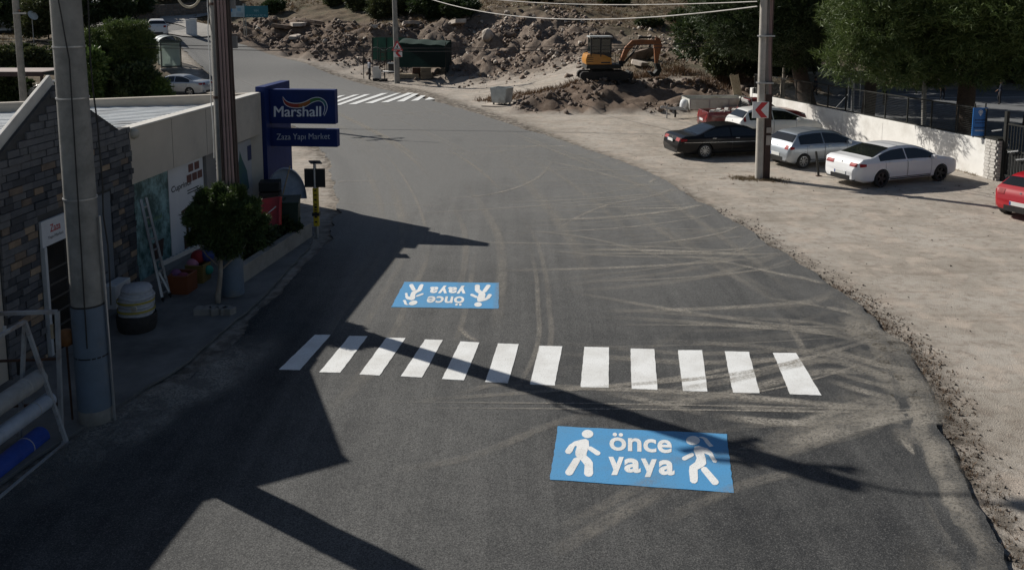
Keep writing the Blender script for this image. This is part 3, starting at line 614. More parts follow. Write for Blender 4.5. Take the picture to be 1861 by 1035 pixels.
# alarm lamp on the cream band
al = fs(241, 243); q_ = M(); q_.lathe([(0, 0), (.11, 0), (.115, .05), (.09, .11), (.04, .14), (0, .145)], 14, Matrix.Translation(fp(al[0], al[1], 0)) @ fn_.to_track_quat('Z', 'Y').to_matrix().to_4x4()); sb('alarm_box', q_, pm('ivory plastic', (.5, .47, .4)), smooth=40)
# ------------------------------------------------------------------ sign tower
navy = pm('navy', None); navy_face = pm('navy sheet', (.013, .03, .135), (.011, .026, .115), 2, .6, spec=.2, stain=(.02, .03, .09))
tw = thing('sign_tower', 'dark blue paint shop sign tower with two boards jutting over the pavement', 'sign', P2)
def tb(name, m_, mat, par=None, **k):
    m_.v = [tuple(Vector(v) - P2) for v in m_.v]; return m_.build(name, mat, par or tw, **k)
tp = lambda s, h, o: P2 + fd * s + UZ * h + fn_ * o
hT = hz(158, (P2.y) / (cp - (158 - PPY) / F * sp))
tb('slab', M().prism([tp(.03, 0, -.15), tp(2.2, 0, -.15), tp(2.2, hT, -.15), tp(.03, hT, -.15)], fn_ * .3), navy_face, bevel=.01)
sP = .35; pp0 = P2 + fd * sP
def pfp(px, py, e=0.0): return on_plane(px, py, pp0, fd) - fd * e
for nm, c4 in (('brand_board', ((491, 163), (608, 163), (607, 224), (493, 226))), ('name_board', ((495, 236), (612, 234), (611, 265), (497, 268)))):
    ps = [pfp(*q) for q in c4]; zt, zb = (ps[0].z + ps[1].z) / 2, (ps[2].z + ps[3].z) / 2
    o0, o1 = .152, (ps[1] - P2).dot(fn_)
    bo = tb(nm, M().prism([tp(sP, zb, o0), tp(sP, zb, o1), tp(sP, zt, o1), tp(sP, zt, o0)], fd * .3), navy_face, bevel=.012)
    tb('board_panel', M().prism([tp(sP - .012, zb + .02, (ps[0] - P2).dot(fn_)), tp(sP - .012, zb + .02, o1 - .02), tp(sP - .012, zt - .02, o1 - .02), tp(sP - .012, zt - .02, (ps[0] - P2).dot(fn_))], fd * .011), navy_face, bo)
    if nm == 'brand_board':
        mm_ = M(); mq = quad_fn(pfp(498.5, 212.5, .016), pfp(583.5, 211.5, .016), pfp(583.5, 193, .016), pfp(498.5, 193, .016))
        for j, du in enumerate((-.006, -.003, 0, .003, .006)): text_on(mm_, 'Marshall', lambda u, v: mq(u + du, v) - fd * (.0004 * j))
        tb('lettering', mm_, pm('sign white', (.75, .77, .8)), bo)
        z7 = lambda x, y, e: pfp(440 + x / 3.45, 140 + y / 3.45, e)
        top = crom([(255, 125), (275, 150), (310, 165), (360, 166), (400, 155), (440, 135), (480, 130), (515, 146), (531, 175), (530, 205), (514, 242)], 3)
        bot = crom([(255, 128), (268, 165), (300, 186), (350, 192), (400, 182), (440, 158), (480, 147), (506, 158), (519, 182), (520, 206), (510, 238)], 3)
        def seg(i0, i1, grow, e):
            m_ = M()
            for i in range(i0, i1):
                a0, a1, b0, b1 = top[i], top[i + 1], bot[i], bot[i + 1]
                g = lambda p, q_: p + (p - q_) / (np.linalg.norm(p - q_) + 1) * grow
                m_.poly([z7(*g(a0, b0), e), z7(*g(a1, b1), e), z7(*g(b1, a1), e), z7(*g(b0, a0), e)])
            return m_
        tb('swoosh_outline', seg(0, len(top) - 1, 4.5, .013), pm('sign white', None), bo)
        cuts = [0, 9, 14, 19, 24, len(top) - 1]
        for i, (n_, c_) in enumerate((('red', (.30, .035, .02)), ('orange', (.32, .10, .015)), ('green', (.045, .16, .04)), ('teal', (.02, .13, .14)), ('navy blue', (.015, .04, .16)))):
            tb('swoosh', seg(cuts[i], cuts[i + 1], 0, .016), pm('swoosh ' + n_, c_, tuple(x * .8 for x in c_)), bo)
    else:
        mm_ = M(); text_on(mm_, 'Zaza Yapı Market', quad_fn(pfp(503, 257.5, .016), pfp(600, 256, .016), pfp(600, 242, .016), pfp(503, 243, .016)), -.004)
        tb('lettering', mm_, pm('sign pale', (.55, .58, .64)), bo)
# ------------------------------------------------------------------ poles
def pole_pts(b0, top, zmax, base=None):
    p = base or gp(*b0); r_ = ray(*top); q_ = Vector((0, 0, HC)) + r_ * (p.y / r_.y)
    d = (q_ - p); return p, p + d * ((zmax - p.z) / d.z)
def pole(name, label, b0, top, zmax, r0, r1, mat, base=None, n=20):
    p, q_ = pole_pts(b0, top, zmax, base); t_ = thing(name, label, 'utility pole', p)
    ax_ = q_ - p; seg = [ax_ * (i / 8) for i in range(9)]
    seg[0] = seg[0] - UZ * .3
    M().tube(seg, [r0 + (r1 - r0) * i / 8 for i in range(9)], n).build('shaft', mat, t_, smooth=40)
    return t_, ax_, (lambda f, r=1: r0 + (r1 - r0) * f)
def band(t_, ax_, rad, f, mat=steel, nm='clamp_band', hh=.03):
    a = ax_ * f; d = ax_.normalized() * hh; M().tube([a - d, a + d], rad(f) + .012, 18).build(nm, mat, t_, smooth=40)
def side_cable(t_, ax_, rad, ang, f0, f1, r, mat, nm='cable', wob=.02, off=0.02, n=16, drift=0):
    rr_ = random.Random(int(ang * 100)); pts = []
    for i in range(n + 1):
        f = f0 + (f1 - f0) * i / n; a = ang + drift * i / n; o = rad(f) + r + off + wob * rr_.random()
        pts.append(ax_ * f + Vector((math.cos(a), math.sin(a), 0)) * o)
    return M().tube(pts, r, 6).build(nm, mat, t_, smooth=60)
def crossarm(t_, at_, d, L, mat=steel, ins=3):
    d = Vector(d).normalized(); c_ = M().beam(at_ - d * L / 2, at_ + d * L / 2, .09, .09).build('crossarm', mat, t_)
    for i in range(ins):
        p = at_ + d * L * ((i + .5) / ins - .5) + UZ * .045
        M().lathe([(.02, 0), (.02, .06), (.055, .07), (.05, .1), (.06, .12), (.045, .15), (.02, .17), (0, .17)], 10, Matrix.Translation(p)).build('insulator', pm('porcelain', (.25, .12, .07)), c_, smooth=40)
blue_grey = pm('faded blue paint', (.13, .175, .23), (.1, .13, .165), 2, .7, stain=(.2, .19, .17))
black_cable = pm('black cable', (.012, .012, .012), (.02, .02, .02), 3, .6)
pa, axa, rda = pole('utility_pole', 'thick concrete pole with faded blue base in front of the slate gable', (176, 768), (119, 0), 9.6, .255, .20, pole_conc)
M().tube([axa * .03, axa * .12, axa * .205], [.262, .258, .252], 22).build('painted_base', blue_grey, pa, smooth=40)
band(pa, axa, rda, .12, black_cable, hh=.012); band(pa, axa, rda, .205, black_cable, hh=.012)
for f in (.38, .54, .62): band(pa, axa, rda, f, steel, hh=.012)
side_cable(pa, axa, rda, R(-75), .14, .60, .011, black_cable, wob=.012, drift=R(10)); side_cable(pa, axa, rda, R(-65), .6, .95, .011, black_cable, drift=R(-75), wob=.01)
side_cable(pa, axa, rda, R(-2), 0, .35, .022, steel, nm='conduit', wob=.0); side_cable(pa, axa, rda, R(10), .2, 1, .013, black_cable, wob=.05, off=.05)
crossarm(pa, axa * .965, (1, .1, 0), 2.2); crossarm(pa, axa * .88, (.2, 1, 0), 1.2, ins=2)
pb, axb, rdb = pole('utility_pole', 'concrete pole strapped with thick pink and brown conduits beside the sapling', (424, 540), (398, 0), 9.1, .24, .19, pole_conc)
M().tube([axb * .01, axb * .07, axb * .135], [.25, .247, .244], 22).build('painted_base', blue_grey, pb, smooth=40)
cdc = [pm('pink conduit', (.30, .2, .185), (.24, .165, .15), 3, .6), pm('brown conduit', (.06, .035, .028), (.045, .03, .025), 3, .6), pm('grey conduit', (.24, .22, .2))]
for k, (a, i) in enumerate(((-92, 1), (-78, 0), (-62, 0), (-46, 0), (-28, 1), (-14, 1))): side_cable(pb, axb, rdb, R(a), .14 if k else .3, .97, .03, cdc[i], nm='conduit', wob=.008, off=.0)
for f in (.25, .5, .72): band(pb, axb, rdb, f, rust, hh=.03)
for f, hh in ((.72, .1), (.63, .13)): M().box(axb * f + Vector((rdb(f) + .08, -.02, 0)), (.13, .1, hh * 2)).build('junction_box', pm('box grey', (.22, .21, .2)), pb)
side_cable(pb, axb, rdb, R(178), .35, .8, .012, white_paint, wob=.03, off=.03)
crossarm(pb, axb * .93, (1, -.12, 0), 2.0); crossarm(pb, axb * .86, (.95, .3, 0), 1.3, ins=2)
la = axb * 1.0
arm_ = M().tube([axb * .955 + Vector((.15, 0, 0)), la + Vector((.35, -.03, .12)), la + Vector((.9, -.08, .3)), la + Vector((1.5, -.13, .36))], .035, 8).build('lamp_arm', steel, pb, smooth=50)
M().box(la + Vector((1.85, -.16, .36)), (.75, .28, .1)).build('luminaire', pm('lamp grey', (.2, .2, .21)), arm_, bevel=.03)
# hidden pole behind the shop whose shadow falls across the road
pc, axc, rdc = pole('utility_pole', 'slim concrete pole behind the shop, mostly hidden by the nearer conduit pole', (408, 217), (396, 0), 9.0, .18, .12, pole_conc)
crossarm(pc, axc * .93, (.9, .45, 0), 1.9); crossarm(pc, axc * .84, (.9, .45, 0), 1.5)
M().tube([axc * .97, axc + Vector((.5, 0, .2)), axc + Vector((1.5, -.2, .35))], .03, 6).build('lamp_arm', steel, pc)
# left far pole
basel = at(44, 190, 47); pl_, axl, rdl = pole('utility_pole', 'thin concrete pole with a short bracket left of the car port', (44, 190), (28, 0), 9, .19, .15, pole_conc, base=Vector((basel.x, basel.y, TZ(basel.x, basel.y))))
crossarm(pl_, axl * .66 + Vector((.25, -.15, 0)), (1, 0, 0), .7, ins=1)
bm_ = at(722, 152, 70.5); bm_ = Vector((bm_.x, bm_.y, TZ(bm_.x, bm_.y)))
pmid, axm, rdm = pole('utility_pole', 'tall concrete pole carrying a triangle sign and chevron by the green shelter', (722, 152), (717, 0), 9.6, .23, .17, pole_conc, base=bm_)
crossarm(pmid, axm * .96, (.8, .6, 0), 2.0)
pr_, axr, rdr = pole('utility_pole', 'concrete pole with chevron sign and brown steel channel by the parked cars', (1379, 325), (1388, 0), 8.6, .145, .12, pm('pale pole concrete', (.46, .43, .385), (.36, .34, .3), 3, .85, .3, 45, stain=(.26, .24, .21)))
ch = M(); ofs = Vector((.28, .02, 0)); ch.beam(ofs - UZ * .2, ofs + axr * .37, .22, .2).build('steel_channel', pm('oxide brown', (.05, .024, .018), (.035, .018, .014), 4, .7), pr_)
for k, (dx, i) in enumerate(((.17, 2), (.22, 2), (.27, 0), (.32, 0), (.36, 1))): M().tube([Vector((dx, -.03 - .02 * (k % 2), 2.9)) + axr * .0, axr * .55 + Vector((dx - .03, -.03, 0)), axr * .97 + Vector((dx - .05 + .02 * k, 0, 0))], .026, 8).build('conduit', cdc[i], pr_, smooth=50)
for f in (.42, .62, .85): M().beam(axr * f + Vector((-.16, -.02, 0)), axr * f + Vector((.4, -.02, 0)), .34, .05).build('clamp_band', steel, pr_)
M().box(Vector((.28, -.13, 1.86)), (.2, .02, .2)).build('notice', pm('notice', (.4, .36, .32)), pr_); M().box(Vector((.28, -.13, 1.48)), (.2, .02, .36)).build('notice', pm('notice', None), pr_)
crossarm(pr_, axr * .78, (1, -.3, 0), 1.0, ins=2); crossarm(pr_, axr * .97, (.8, .6, 0), 1.8)
# chevron signs and the triangle
def chevron(name, label, c, wdt, rot, cat='road sign'):
    t_ = thing(name, label, cat, c, rot); M().box((0, .02, 0), (wdt, .025, wdt)).build('plate', white_paint, t_, bevel=.004)
    k = wdt / 2 * .94; M().prism([(-k * .72, .004, 0), (k * .1, .004, k), (k * .92, .004, k), (k * .02, .004, 0), (k * .92, .004, -k), (k * .1, .004, -k)], (0, -.006, 0)).build('red_arrow', red_refl, t_)
    M().box((0, .06, 0), (.06, .06, wdt * .8)).build('bracket', steel, t_); return t_
pr0 = gp(1379, 325); cz = at(1382.5, 200, pr0.y / (cp - (200 - PPY) / F * sp) - .27)
chevron('chevron_sign', 'white square sign with red left chevron on pole beside the black car', cz, .60, 0)
cz = at(723.5, 96.5, (bm_.y - .33) / (cp - (96.5 - PPY) / F * sp)); chevron('chevron_sign', 'small red chevron plate under the triangle sign near the green shelter', cz, .64, R(4))
tz_ = at(722, 86, (bm_.y - .36) / (cp - (86 - PPY) / F * sp)); ts = thing('warning_sign', 'red bordered triangle junction warning sign on the pole by the green shelter', 'road sign', tz_, R(4))
def tri(k, y, e): return M().prism([(-k, y, -k * .58), (k, y, -k * .58), (0, y, k * 1.15)], (0, -e, 0))
tri(.46, .03, .02).build('red_border', red_refl, ts); tri(.31, .01, .006).build('white_field', white_paint, ts)
M().prism([(-.035, .003, -.1), (.035, .003, -.1), (.035, .003, .03), (.11, .003, .03), (.035, .003, .09), (0, .003, .2), (-.035, .003, .09), (-.11, .003, .03), (-.035, .003, .03)], (0, -.004, 0)).build('black_symbol', black_plastic, ts)
# overhead cables
def cable(label, a, b, sag, r, mat):
    a, b = Vector(a), Vector(b); pts = [a.lerp(b, i / 30) - UZ * sag * 4 * (i / 30) * (1 - i / 30) for i in range(31)]
    tag(M().tube(pts, r, 6).build('overhead_cable', mat, None, smooth=60), label, 'cable')
tm_ = bm_ + axm * .96; tr_ = pr0
whc = pm('pale cable', (.5, .48, .45)); dkc = black_cable
a_ = at(1376, 12, 33.2); cable('pale overhead cable, the lower of the two above the excavator', at(760, -9, 66), a_, 1.05, .028, whc)
cable('pale overhead cable, the higher of the two above the excavator', at(840, -8, 66), at(1376, 3, 33.2), .35, .022, whc)
cable('thin dark cable crossing low in front of the rubble mound', at(-60, 72, 50), at(1340, 82, 46), .5, .02, dkc)
cable('thin dark cable just above another across the uphill road', at(-60, 66, 50), at(1340, 76, 46), .5, .02, dkc)
# ------------------------------------------------------------------ cars
car_glass = glass('car glass', (.012, .014, .015), .03)
plate_m = pm('number plate', (.7, .71, .7), (.62, .63, .62), 6, .4)
tail_red = pm('tail light', (.32, .01, .014), (.2, .007, .01), 6, .5, spec=.25)
lamp_clear = pm('clear lamp', (.5, .52, .54), (.35, .36, .38), 12, .1, coat=.8)
trim_black = pm('black trim', (.014, .014, .015), (.022, .022, .022), 5, .45)
alloy = pm('alloy', (.55, .56, .57), (.4, .41, .42), 6, .3, metal=.8)
alloy_dark = pm('dark alloy', (.05, .05, .055), (.035, .035, .04), 6, .35, metal=.6)
def interp(pts):
    xs, ys = zip(*pts); return lambda x: float(np.interp(x, xs, ys))
PROF = {
 'sedan': dict(top=[(0, .62), (.012, .80), (.03, .97), (.06, 1.04), (.15, 1.06), (.20, 1.12), (.28, 1.30), (.35, 1.415), (.42, 1.455), (.52, 1.46), (.58, 1.44), (.64, 1.36), (.72, 1.16), (.765, 1.02), (.80, .985), (.90, .91), (.96, .80), (.985, .68), (1, .5)],
               rear=(.175, .335), front=(.60, .752), side=(.225, .715), pillars=(.47,), doors=((.27, .47), (.475, .70))),
 'liftback': dict(top=[(0, .62), (.012, .85), (.03, 1.0), (.055, 1.09), (.12, 1.11), (.16, 1.15), (.26, 1.33), (.33, 1.42), (.42, 1.46), (.52, 1.455), (.58, 1.43), (.66, 1.31), (.75, 1.08), (.785, 1.0), (.83, .97), (.92, .88), (.965, .78), (.988, .66), (1, .5)],
               rear=(.14, .325), front=(.60, .765), side=(.20, .735), pillars=(.46,), doors=((.25, .46), (.465, .70))),
 'hatch': dict(top=[(0, .60), (.014, .84), (.03, .96), (.06, 1.1), (.115, 1.34), (.14, 1.41), (.18, 1.455), (.33, 1.515), (.42, 1.52), (.50, 1.485), (.56, 1.44), (.66, 1.24), (.745, 1.04), (.78, .99), (.88, .92), (.95, .8), (.98, .66), (1, .48)],
               rear=(.058, .122), front=(.555, .735), side=(.13, .70), pillars=(.40,), doors=((.20, .40), (.405, .66))),
 'pickup': dict(top=[(0, .55), (.01, .78), (.016, .94), (.02, .96), (.40, .97), (.405, 1.0), (.42, 1.45), (.45, 1.55), (.56, 1.56), (.61, 1.5), (.70, 1.12), (.73, 1.05), (.90, .98), (.965, .86), (.985, .7), (1, .5)],
               rear=(.4065, .43), front=(.61, .70), side=(.43, .68), pillars=(), doors=((.43, .66),)),
}
def make_car(label, kind, loc, rz_, body_c, L=4.6, W=1.8, wb=2.7, fo=.87, wr=.32, H=None, k=1.1, metal=0, rim='ten', rim_m=None, tail='wide', dust=.2, group='parked cars', name='parked_car', trim=None, plate=True, cat='car'):
    P = PROF[kind]; top = interp(P['top']); hs_ = (H / max(z for _, z in P['top'])) if H else 1
    L, W, wb, fo, wr = (v * k for v in (L, W, wb, fo, wr)); zs = k * hs_
    t_ = thing(name, label, cat, loc, rz_, group); bm_ = paint('car paint ' + label[:28], body_c, metal, dust)
    ztop = lambda u: top(u) * zs
    def wid(u): e = abs(2 * u - 1); return W / 2 * (1 - .07 * e ** 4 - .15 * max(0, (e - .9) / .1) ** 2)
    def belt(u): return min(ztop(u) - .012 * k, (.965 - .06 * u) * zs)
    def sec(u):
        w_, zt, zb, be = wid(u), ztop(u), .19 * k + .10 * k * max(0, abs(2 * u - 1) - .86) / .14, belt(u); g = max(zt - be, .01)
        be = max(be, zb + .16 * k); zt = max(zt, be + .01); wt = w_ * .955 - .52 * g; h = be - zb
        return [(0, zb), (w_ * .86, zb), (w_ * .965, zb + .07 * k), (w_ * .995, zb + h * .45), (w_, zb + h * .72), (w_ * .985, be - .035 * k), (w_ * .955, be), (wt + .015, be + g * .86), (wt - .05 * k, be + g * .975), (wt * .5, zt), (0, zt + .004)]
    us = sorted(set([0, .004] + [round(x, 4) for x in np.linspace(.01, .99, 64)] + [p for p, _ in P['top']]))
    X = lambda u: -L / 2 + L * u
    secs = [sec(u) for u in us]; ns = len(secs[0])
    vs = []; fs_ = []
    for u, s in zip(us, secs):
        ring = [(X(u), y, z) for y, z in s] + [(X(u), -y, z) for y, z in s[-2:0:-1]]; vs += ring
    n = 2 * ns - 2
    for i in range(len(us) - 1):
        for j in range(n): fs_.append((i * n + j, i * n + (j + 1) % n, (i + 1) * n + (j + 1) % n, (i + 1) * n + j))
    fs_ += [tuple(range(n))[::-1], tuple((len(us) - 1) * n + j for j in range(n))]
    mm_ = M(); mm_.add(vs, fs_); body = mm_.build('body', bm_, None)
    xf = L / 2 - fo; xr = xf - wb; cut = M()
    for x in (xf, xr):
        for sgn in (-1, 1): cut.lathe([(wr * 1.13, 0), (wr * 1.13, .36 * k)], 28, Matrix.Translation((x, sgn * (W / 2 - .13 * k), wr * 1.02)) @ Matrix.Rotation(R(90), 4, 'X') @ Matrix.Translation((0, 0, -.18 * k)))
    co_ = cut.build('cutter', bm_)
    if kind == 'pickup':
        c2 = M(); c2.box((X(.208), 0, 1.0 * zs), (L * .355, W * .80, .9 * zs)); b2 = c2.build('cutter', bm_)
    md = body.modifiers.new('b', 'BOOLEAN'); md.operation = 'DIFFERENCE'; md.solver = 'EXACT'; md.object = co_
    if kind == 'pickup': md2 = body.modifiers.new('b2', 'BOOLEAN'); md2.operation = 'DIFFERENCE'; md2.solver = 'EXACT'; md2.object = b2
    me = applied(body); bpy.data.objects.remove(co_)
    if kind == 'pickup': bpy.data.objects.remove(b2)
    me.materials.clear(); me.materials.append(bm_); me.shade_smooth(); me.set_sharp_from_angle(angle=R(32)); body = link('body', me, t_)
    def S(u, kk, sd=1, e=0.0):
        i = min(int(kk), ns - 2); f = kk - i
        def p(uu): s = sec(uu); y = s[i][0] * (1 - f) + s[i + 1][0] * f; z = s[i][1] * (1 - f) + s[i + 1][1] * f; return Vector((X(uu), y, z))
        q_ = p(u)
        if e:
            s = sec(u); tv = Vector((0, s[i + 1][0] - s[i][0], s[i + 1][1] - s[i][1])); tu = p(min(u + .008, 1)) - p(max(u - .008, 0)); nn = tu.cross(tv).normalized()
            if nn.y < -.001 or (abs(nn.y) <= .001 and nn.z < 0): nn = -nn
            q_ = q_ + nn * e
        return Vector((q_.x, sd * q_.y, q_.z))
    def patch(u0, u1, k0, k1, sd, e=.006, nu=10, nv=4, f0=None):
        m_ = M()
        m_.grid(lambda a, b: S((u0 + (u1 - u0) * a), k0 + (k1 - k0) * b, sd, e), nu, nv); return m_
    # glass: side panes, rear and front screens
    s0, s1 = P['side']; cuts = [s0] + list(P['pillars']) + [s1]
    for sd in (-1, 1):
        for a, c_ in zip(cuts[:-1], cuts[1:]):
            patch(a + (.006 if a != s0 else 0), c_ - (.006 if c_ != s1 else 0), 6.1, 6.93, sd, .005, 16, 3).build('side_window', car_glass, t_, smooth=60)
        for (a, c_) in P['doors']:
            dm = M()
            for (x0, x1, k0, k1) in ((a - .0012, a + .0012, 2.2, 6), (c_ - .0012, c_ + .0012, 2.2, 6), (a, c_, 2.18, 2.3)): dm.grid(lambda p, q_: S(x0 + (x1 - x0) * p, k0 + (k1 - k0) * q_, sd, .003), 4, 10)
            d_ = dm.build('door_gap', trim_black, t_)
            hx = a + (c_ - a) * .12; M().beam(S(hx, 5.0, sd, .02), S(hx + .035, 5.0, sd, .02), .025 * k, .035 * k).build('door_handle', trim or bm_, t_, bevel=.006)
        mir = S(P['doors'][-1][1] + .015, 6.15, sd, .08 * k); mo = M().box(mir, (.13 * k, .17 * k, .13 * k)).build('mirror', bm_, t_, bevel=.03, smooth=50)
    for nm, (a, c_) in (('rear_window', P['rear']), ('windscreen', P['front'])):
        m_ = M()
        m_.grid(lambda p, q_: (lambda y_: S(a + (c_ - a) * p, 10 - 2.35 * abs(y_), 1 if y_ > 0 else -1, .006))(2 * q_ - 1), 8, 12)
        g_ = m_.build(nm, car_glass, t_, smooth=60)
    # lamps
    uz = np.linspace(0, .16, 120); zz = np.array([ztop(u) for u in uz])
    def yat(u, z):
        sc_ = sec(u); return float(np.interp(z, [q_[1] for q_ in sc_[1:7]], [q_[0] for q_ in sc_[1:7]]))
    def lamp(name_, mat_, y0, y1, z0, z1, lift=.012):
        for sd in (-1, 1):
            m_ = M(); m_.grid(lambda a, b_: (lambda z: Vector((X(float(np.interp(z, zz, uz))) - lift, sd * (wid(.004) * (y0 + (y1 - y0) * a)), z)))((z0 + (z1 - z0) * b_) * zs), 4, 4)
            m_.build(name_, mat_, t_, smooth=60)
    def side_lamp(name_, mat_, u0, u1, z0, z1):
        for sd in (-1, 1):
            m_ = M(); m_.grid(lambda a, b_: (lambda u, z: Vector((X(u), sd * (yat(u, z) + .012), z)))(u0 + (u1 - u0) * a, (z0 + (z1 - z0) * (b_ * (1 - .35 * a) + .2 * a)) * zs), 5, 4)
            m_.build(name_, mat_, t_, smooth=60)
    if tail == 'wide': lamp('tail_light', tail_red, .52, .985, .80, .94); side_lamp('tail_light', tail_red, .02, .07, .80, .935)
    elif tail == 'tall':
        for sd in (-1, 1): patch(.062, .088, 5.2, 6.95, sd, .012, 5, 5).build('tail_light', tail_red, t_, smooth=60)
    elif tail == 'hatch': lamp('tail_light', tail_red, .70, .98, .80, .97); side_lamp('tail_light', tail_red, .022, .06, .80, .93)
    else: lamp('tail_light', tail_red, .84, .99, .62, .86)
    for sd in (-1, 1): patch(.925, .98, 4.9, 5.95, sd, .012, 5, 4).build('headlight', lamp_clear, t_, smooth=60)
    M().lathe([(0, 0), (.035, 0), (.03, .01), (0, .012)], 12, Matrix.Translation((X(float(np.interp(.9 * zs, zz, uz))) - .006, 0, .9 * zs)) @ Matrix.Rotation(R(-90), 4, 'Y')).build('badge', steel, t_)
    if plate:
        pz = (.52 if kind in ('sedan', 'liftback') else .55) * zs
        if tail in ('wide',) and kind == 'sedan': pz = .80 * zs
        po_ = M().box((X(0) - .014, 0, pz), (.02, .52 * k, .115 * k)).build('number_plate', plate_m, t_, bevel=.004)
        M().box((X(0) - .026, .235 * k, pz), (.004, .045 * k, .1 * k)).build('blue_strip', pm('plate blue', (.02, .06, .3)), po_)
    M().grid(lambda a, b: (lambda y_: Vector((X(.001) - .012 + .03 * abs(2 * b - 1) ** 4, y_, (.24 + .17 * a) * k)))((2 * b - 1) * wid(0) * .95), 3, 10).build('bumper_insert', trim_black, t_, smooth=60)
    for sd in (-1, 1):
        patch(.30, .70, 1.8, 2.1, sd, .006, 12, 2).build('sill_trim', trim_black, t_, smooth=60)
        if trim: patch(.02, .97, 3.95, 4.08, sd, .006, 30, 1).build('side_moulding', trim, t_)
    # wheels
    for x in (xf, xr):
        for sd in (-1, 1):
            c_ = Vector((x, sd * (W / 2 - .115 * k), wr)); rot = Matrix.Translation(c_) @ Matrix.Rotation(R(-90 * sd), 4, 'X'); a = .1 * k; rr_ = wr * .68
            wo = M().lathe([(rr_, -a), (wr * .95, -a), (wr, -a * .7), (wr, a * .7), (wr * .95, a), (rr_ + .01, a), (rr_, a * .8)], 28, rot, False).build('wheel', rubber, t_, smooth=40)
            m_ = M(); m_.lathe([(rr_ + .005, a * .9), (rr_ * .94, a * .92), (rr_ * .93, a * .3)], 28, rot, False)
            ns_ = {'ten': 10, 'star': 8, 'five': 5}[rim]
            for i in range(ns_):
                th = 2 * math.pi * i / ns_; w1, w2 = (.012, .02) if ns_ > 5 else (.035, .045); dd = Vector((math.cos(th), math.sin(th), 0)); pp = Vector((-dd.y, dd.x, 0))
                q4 = [dd * .04 * k - pp * w1 * k, dd * .04 * k + pp * w1 * k, dd * rr_ * .93 + pp * w2 * k, dd * rr_ * .93 - pp * w2 * k]
                m_.prism([rot @ (v + UZ * a * .62) for v in q4], rot.to_3x3() @ Vector((0, 0, .018)))
            m_.lathe([(0, a * .78), (.055 * k, a * .76), (.06 * k, a * .5)], 14, rot, False); m_.build('rim', rim_m or alloy, wo, smooth=35)
            M().lathe([(0, a * .25), (rr_ * .9, a * .25)], 24, rot).build('brake_disc', trim_black, wo)
    return t_
def place(rear_px, heading, wb, fo, L, W, k=1.1, z=0.0, side=-1):
    """centre of a car whose visible rear wheel (on side -1 = its right) touches the ground at a pixel"""
    p = gp(*rear_px, z); h = Vector((math.cos(heading), math.sin(heading), 0)); l = Vector((-h.y, h.x, 0))
    c = p - l * side * (W / 2 - .1) * k + h * (L / 2 - fo - 0) * k - h * (L - wb - 2 * fo) * 0
    # rear axle is at x = L/2 - fo - wb from the centre
    c = p - l * side * (W / 2 - .1) * k - h * ((L / 2 - fo - wb) * k); return (c.x, c.y, z)
A = R(21)
make_car('black saloon with silver ten-spoke wheels parked left of the chevron pole', 'sedan', place((1280, 288), R(13), 2.73, .95, 4.8, 1.83, 1.06), R(13), (.008, .008, .009), 4.8, 1.83, 2.73, .95, .305, H=1.29, k=1.06, dust=.015, trim=pm('chrome', (.5, .5, .5), None, 4, .2, metal=.9))
make_car('white estate car with tall red tail lights behind the chevron pole', 'hatch', place((1368, 258), R(10), 2.5, .8, 4.0, 1.7), R(10), (.72, .72, .70), 4.0, 1.7, 2.5, .8, .28, H=1.44, tail='tall', rim='five', dust=.2)
make_car('silver blue small hatchback between the chevron pole and the white saloon', 'hatch', place((1458, 306), R(20), 2.45, .75, 3.85, 1.67), R(20), (.42, .46, .50), 3.85, 1.67, 2.45, .75, .265, H=1.34, metal=.55, rim='star', tail='hatch', dust=.12)
make_car('white saloon with dark wheels parked nose towards the white wall', 'liftback', place((1599, 340), R(22.5), 2.71, .9, 4.63, 1.81, 1.05), R(22.5), (.76, .77, .78), 4.63, 1.81, 2.71, .9, .3, H=1.35, k=1.05, rim='five', rim_m=alloy_dark, tail='wide', dust=.1)
hd = R(28); rc_ = gp(1846, 402); h_ = Vector((math.cos(hd), math.sin(hd), 0)); c_ = rc_ + h_ * 2.1
make_car('red hatchback cut off by the right edge, seen from behind', 'hatch', (c_.x, c_.y, 0), hd, (.34, .008, .016), 3.9, 1.68, 2.46, .8, .28, H=1.34, k=1.05, tail='hatch', dust=.03)
pk_ = make_car('dark red pickup with an open loaded bed behind the white estate car', 'pickup', place((1325, 240), R(6), 3.0, .9, 5.1, 1.72), R(6), (.14, .012, .015), 5.1, 1.72, 3.0, .9, .33, rim='five', tail='pick', dust=.25, k=1.05, trim=trim_black, cat='pickup')
ro_ = M()
for i in range(3):
    for sd in (-1, 1): ro_.tube([(-.55 + .1, sd * .8, 1.0), (-.4 + .1, sd * .75, 1.66)], .03, 6)
ro_.tube([(-.3, -.75, 1.66), (-.3, .75, 1.66)], .03, 6); ro_.build('roll_bar', dark_metal, pk_)
rq = random.Random(4); lm = M()
for i in range(26): lm.box((rq.uniform(-2.2, -.7), rq.uniform(-.6, .6), rq.uniform(.78, 1.0)), (.22, .2, .14), Matrix.Rotation(rq.uniform(0, 3), 3, 'Z') @ Matrix.Rotation(rq.uniform(-.5, .5), 3, 'X'))
tag(lm.build('load', pm('white rubble bags', (.55, .53, .5), (.35, .33, .3), 3), pk_), None, None, None, 'stuff')
bx_ = M().box((-.42, -.2, 1.4), (.06, .9, .42), Matrix.Rotation(R(-18), 3, 'Y')).build('rear_louvre', pm('pale louvre', (.5, .5, .48)), pk_)
for i in range(4): M().box((-.46 - .03 * (i - 1.5) * -.8, -.2, 1.25 + i * .1), (.05, .86, .03)).build('slat', trim_black, bx_)
